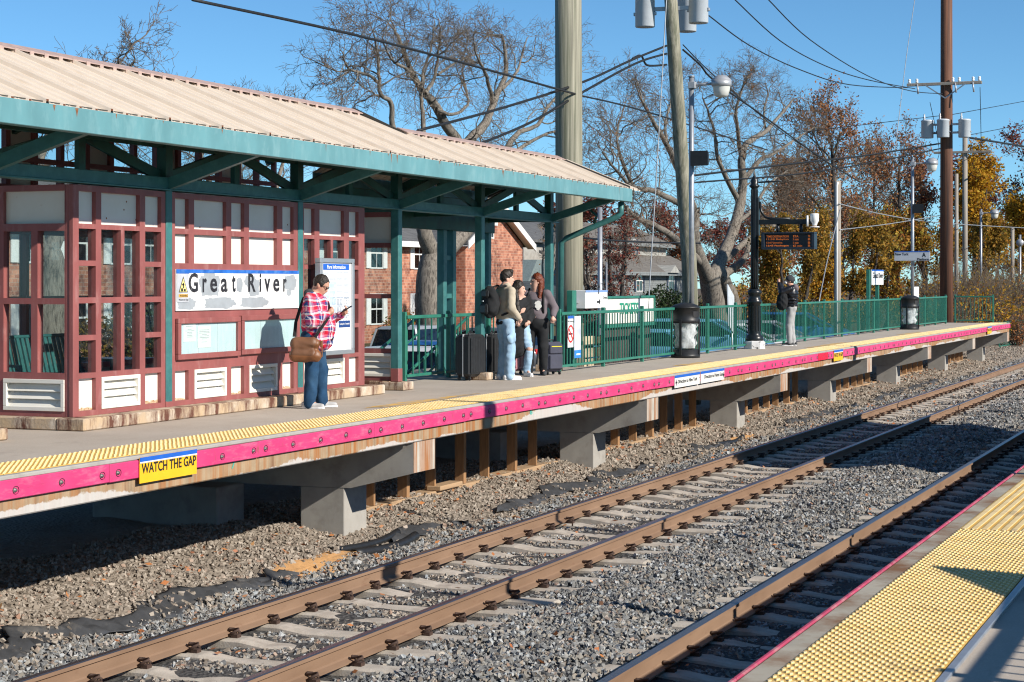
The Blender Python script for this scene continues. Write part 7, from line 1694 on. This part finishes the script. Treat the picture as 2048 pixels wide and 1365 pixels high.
for s in 'LR': tr_ += [('c', J['hip'+s], J['kn'+s], .108, .082, .04), ('c', J['kn'+s], a_('an'+s), .082, .066, .03)]
pp, Hp = person('person in black puffer jacket and grey sweatpants at the railing, hands raised to the face', (PX(1583, 11.12), 11.12, 0), R(100), J, M['skin'],
    [('puffer_jacket', jk, M['puffer'], .003), ('hood', [('c', (-.09,-.08,1.46), (-.09,.08,1.46), .07, .07, .04), ('e', (-.11,0,1.42), V3(.07,.11,.09), .03)], M['mauve'], .004), ('sweatpants', tr_, M['lgrey'], .004), shoe(J['anL'], (.2,.03), M['black']), shoe(J['anR'], (.2,-.03), M['black']),
     ('beanie', [('e', (.035,0,1.655), V3(.118,.098,.10), .02), ('-e', (.13,0,1.56), V3(.09,.14,.075)), ('-e', (.03,0,1.53), V3(.14,.14,.075))], M['dgrey'], .002)],
    [('e', (-.03,0,.0), V3(.085,.082,.08), .02)], M['hairdk'], (R(-4), R(10)), face=False)
for an, to in ((J['anL'], (.2,.03)), (J['anR'], (.2,-.03))): sole(pp, an, to, M['shoew'])
mk = link('mask', blob_mesh('mask', [('e', Hp(.085,0,-.045), V3(.045,.062,.05), .01)], .008, M['paper']), pp)
b7 = thing('backpack', 'black backpack hanging beside the person at the railing', 'backpack', world(pp, (.20,.20,.93)), R(-20))
link('body', blob_mesh('body', [('e', (-.02,0,.19), V3(.11,.15,.24), .05), ('e', (-.09,0,.10), V3(.07,.12,.14), .04)], .012, M['char'], None, .004), b7)
for s in (-1, 1): part('strap', MB().tube([(.02, s*.11, .40), (.16, s*.12, .43), (.32, s*.13, .35), (.36, s*.135, .2), (.1, s*.15, -.02)], .018, 6), M['char'], b7, True)

# ------------------------------------------------------------ luggage
def suitcase(x, y, rz, w_, d, h, m, label, ribs=True, handle=True, soft=False):
    t = thing('suitcase', label, 'suitcase', (x, y, 0), rz, 'suitcases of the travellers')
    mb = MB().bbox(-d/2, d/2, -w_/2, w_/2, .06, h, .045); part('shell', mb, m, t, True)
    if ribs:
        n = 6
        for i in range(n):
            yy = -w_/2 + w_*(i+.5)/n
            part('rib', MB().bbox(-d/2-.008, d/2+.008, yy-.018, yy+.018, .12, h-.06, .008), m, t, True)
    part('seam', MB().bbox(-.008, .008, -w_/2-.004, w_/2+.004, .065, h+.003, .004), M['grey'] if not soft else M['black'], t, True)
    for sx in (-1, 1):
        for sy in (-1, 1): o = part('wheel', MB().tube([(sx*(d/2-.05), sy*(w_/2-.05)-.012, .027), (sx*(d/2-.05), sy*(w_/2-.05)+.012, .027)], .027, 12).box(sx*(d/2-.05)-.015, sx*(d/2-.05)+.015, sy*(w_/2-.05)-.018, sy*(w_/2-.05)+.018, .04, .065), M['black'], t, True)
    if handle: part('pull_handle', MB().tube([(-d/2+.03, -w_*.18, h-.01), (-d/2+.03, -w_*.18, h+.34), (-d/2+.03, w_*.18, h+.34), (-d/2+.03, w_*.18, h-.01)], .011, 6), M['black'], t, True)
    part('grip', MB().tube([(0, -.07, h), (0, -.06, h+.03), (0, .06, h+.03), (0, .07, h)], .012, 6), M['black'], t, True)
    return t
suitcase(PX(941, 11.98), 11.98, R(80), .46, .30, .74, M['black'], 'large black ribbed suitcase with pale zip left of the canopy post', handle=False)
suitcase(PX(985, 11.95), 11.95, R(85), .44, .28, .72, M['char'], 'black suitcase in the shadow right of the canopy post', handle=False)
suitcase(PX(1026, 12.05), 12.05, R(90), .40, .26, .52, mat('pink_shell', (.50,.22,.24), .4, var=.06), 'small pink ribbed suitcase behind the young man', handle=False)
gsu = suitcase(PX(1101, 11.42), 11.42, R(-120), .36, .27, .56, mat('slate_fabric', (.055,.058,.085), .8, var=.2, bmp=.2, bscale=150), 'slate grey soft suitcase with a yellow zip beside the red haired woman', ribs=False, soft=True)
for z0_, z1_ in ((.10,.34),(.36,.52)): part('pocket', MB().bbox(.13, .165, -.14, .14, z0_, z1_, .02), bpy.data.materials['slate_fabric'], gsu, True)
part('zip', MB().box(.166, .169, -.11, .11, .478, .49), M['zip'], gsu, True)
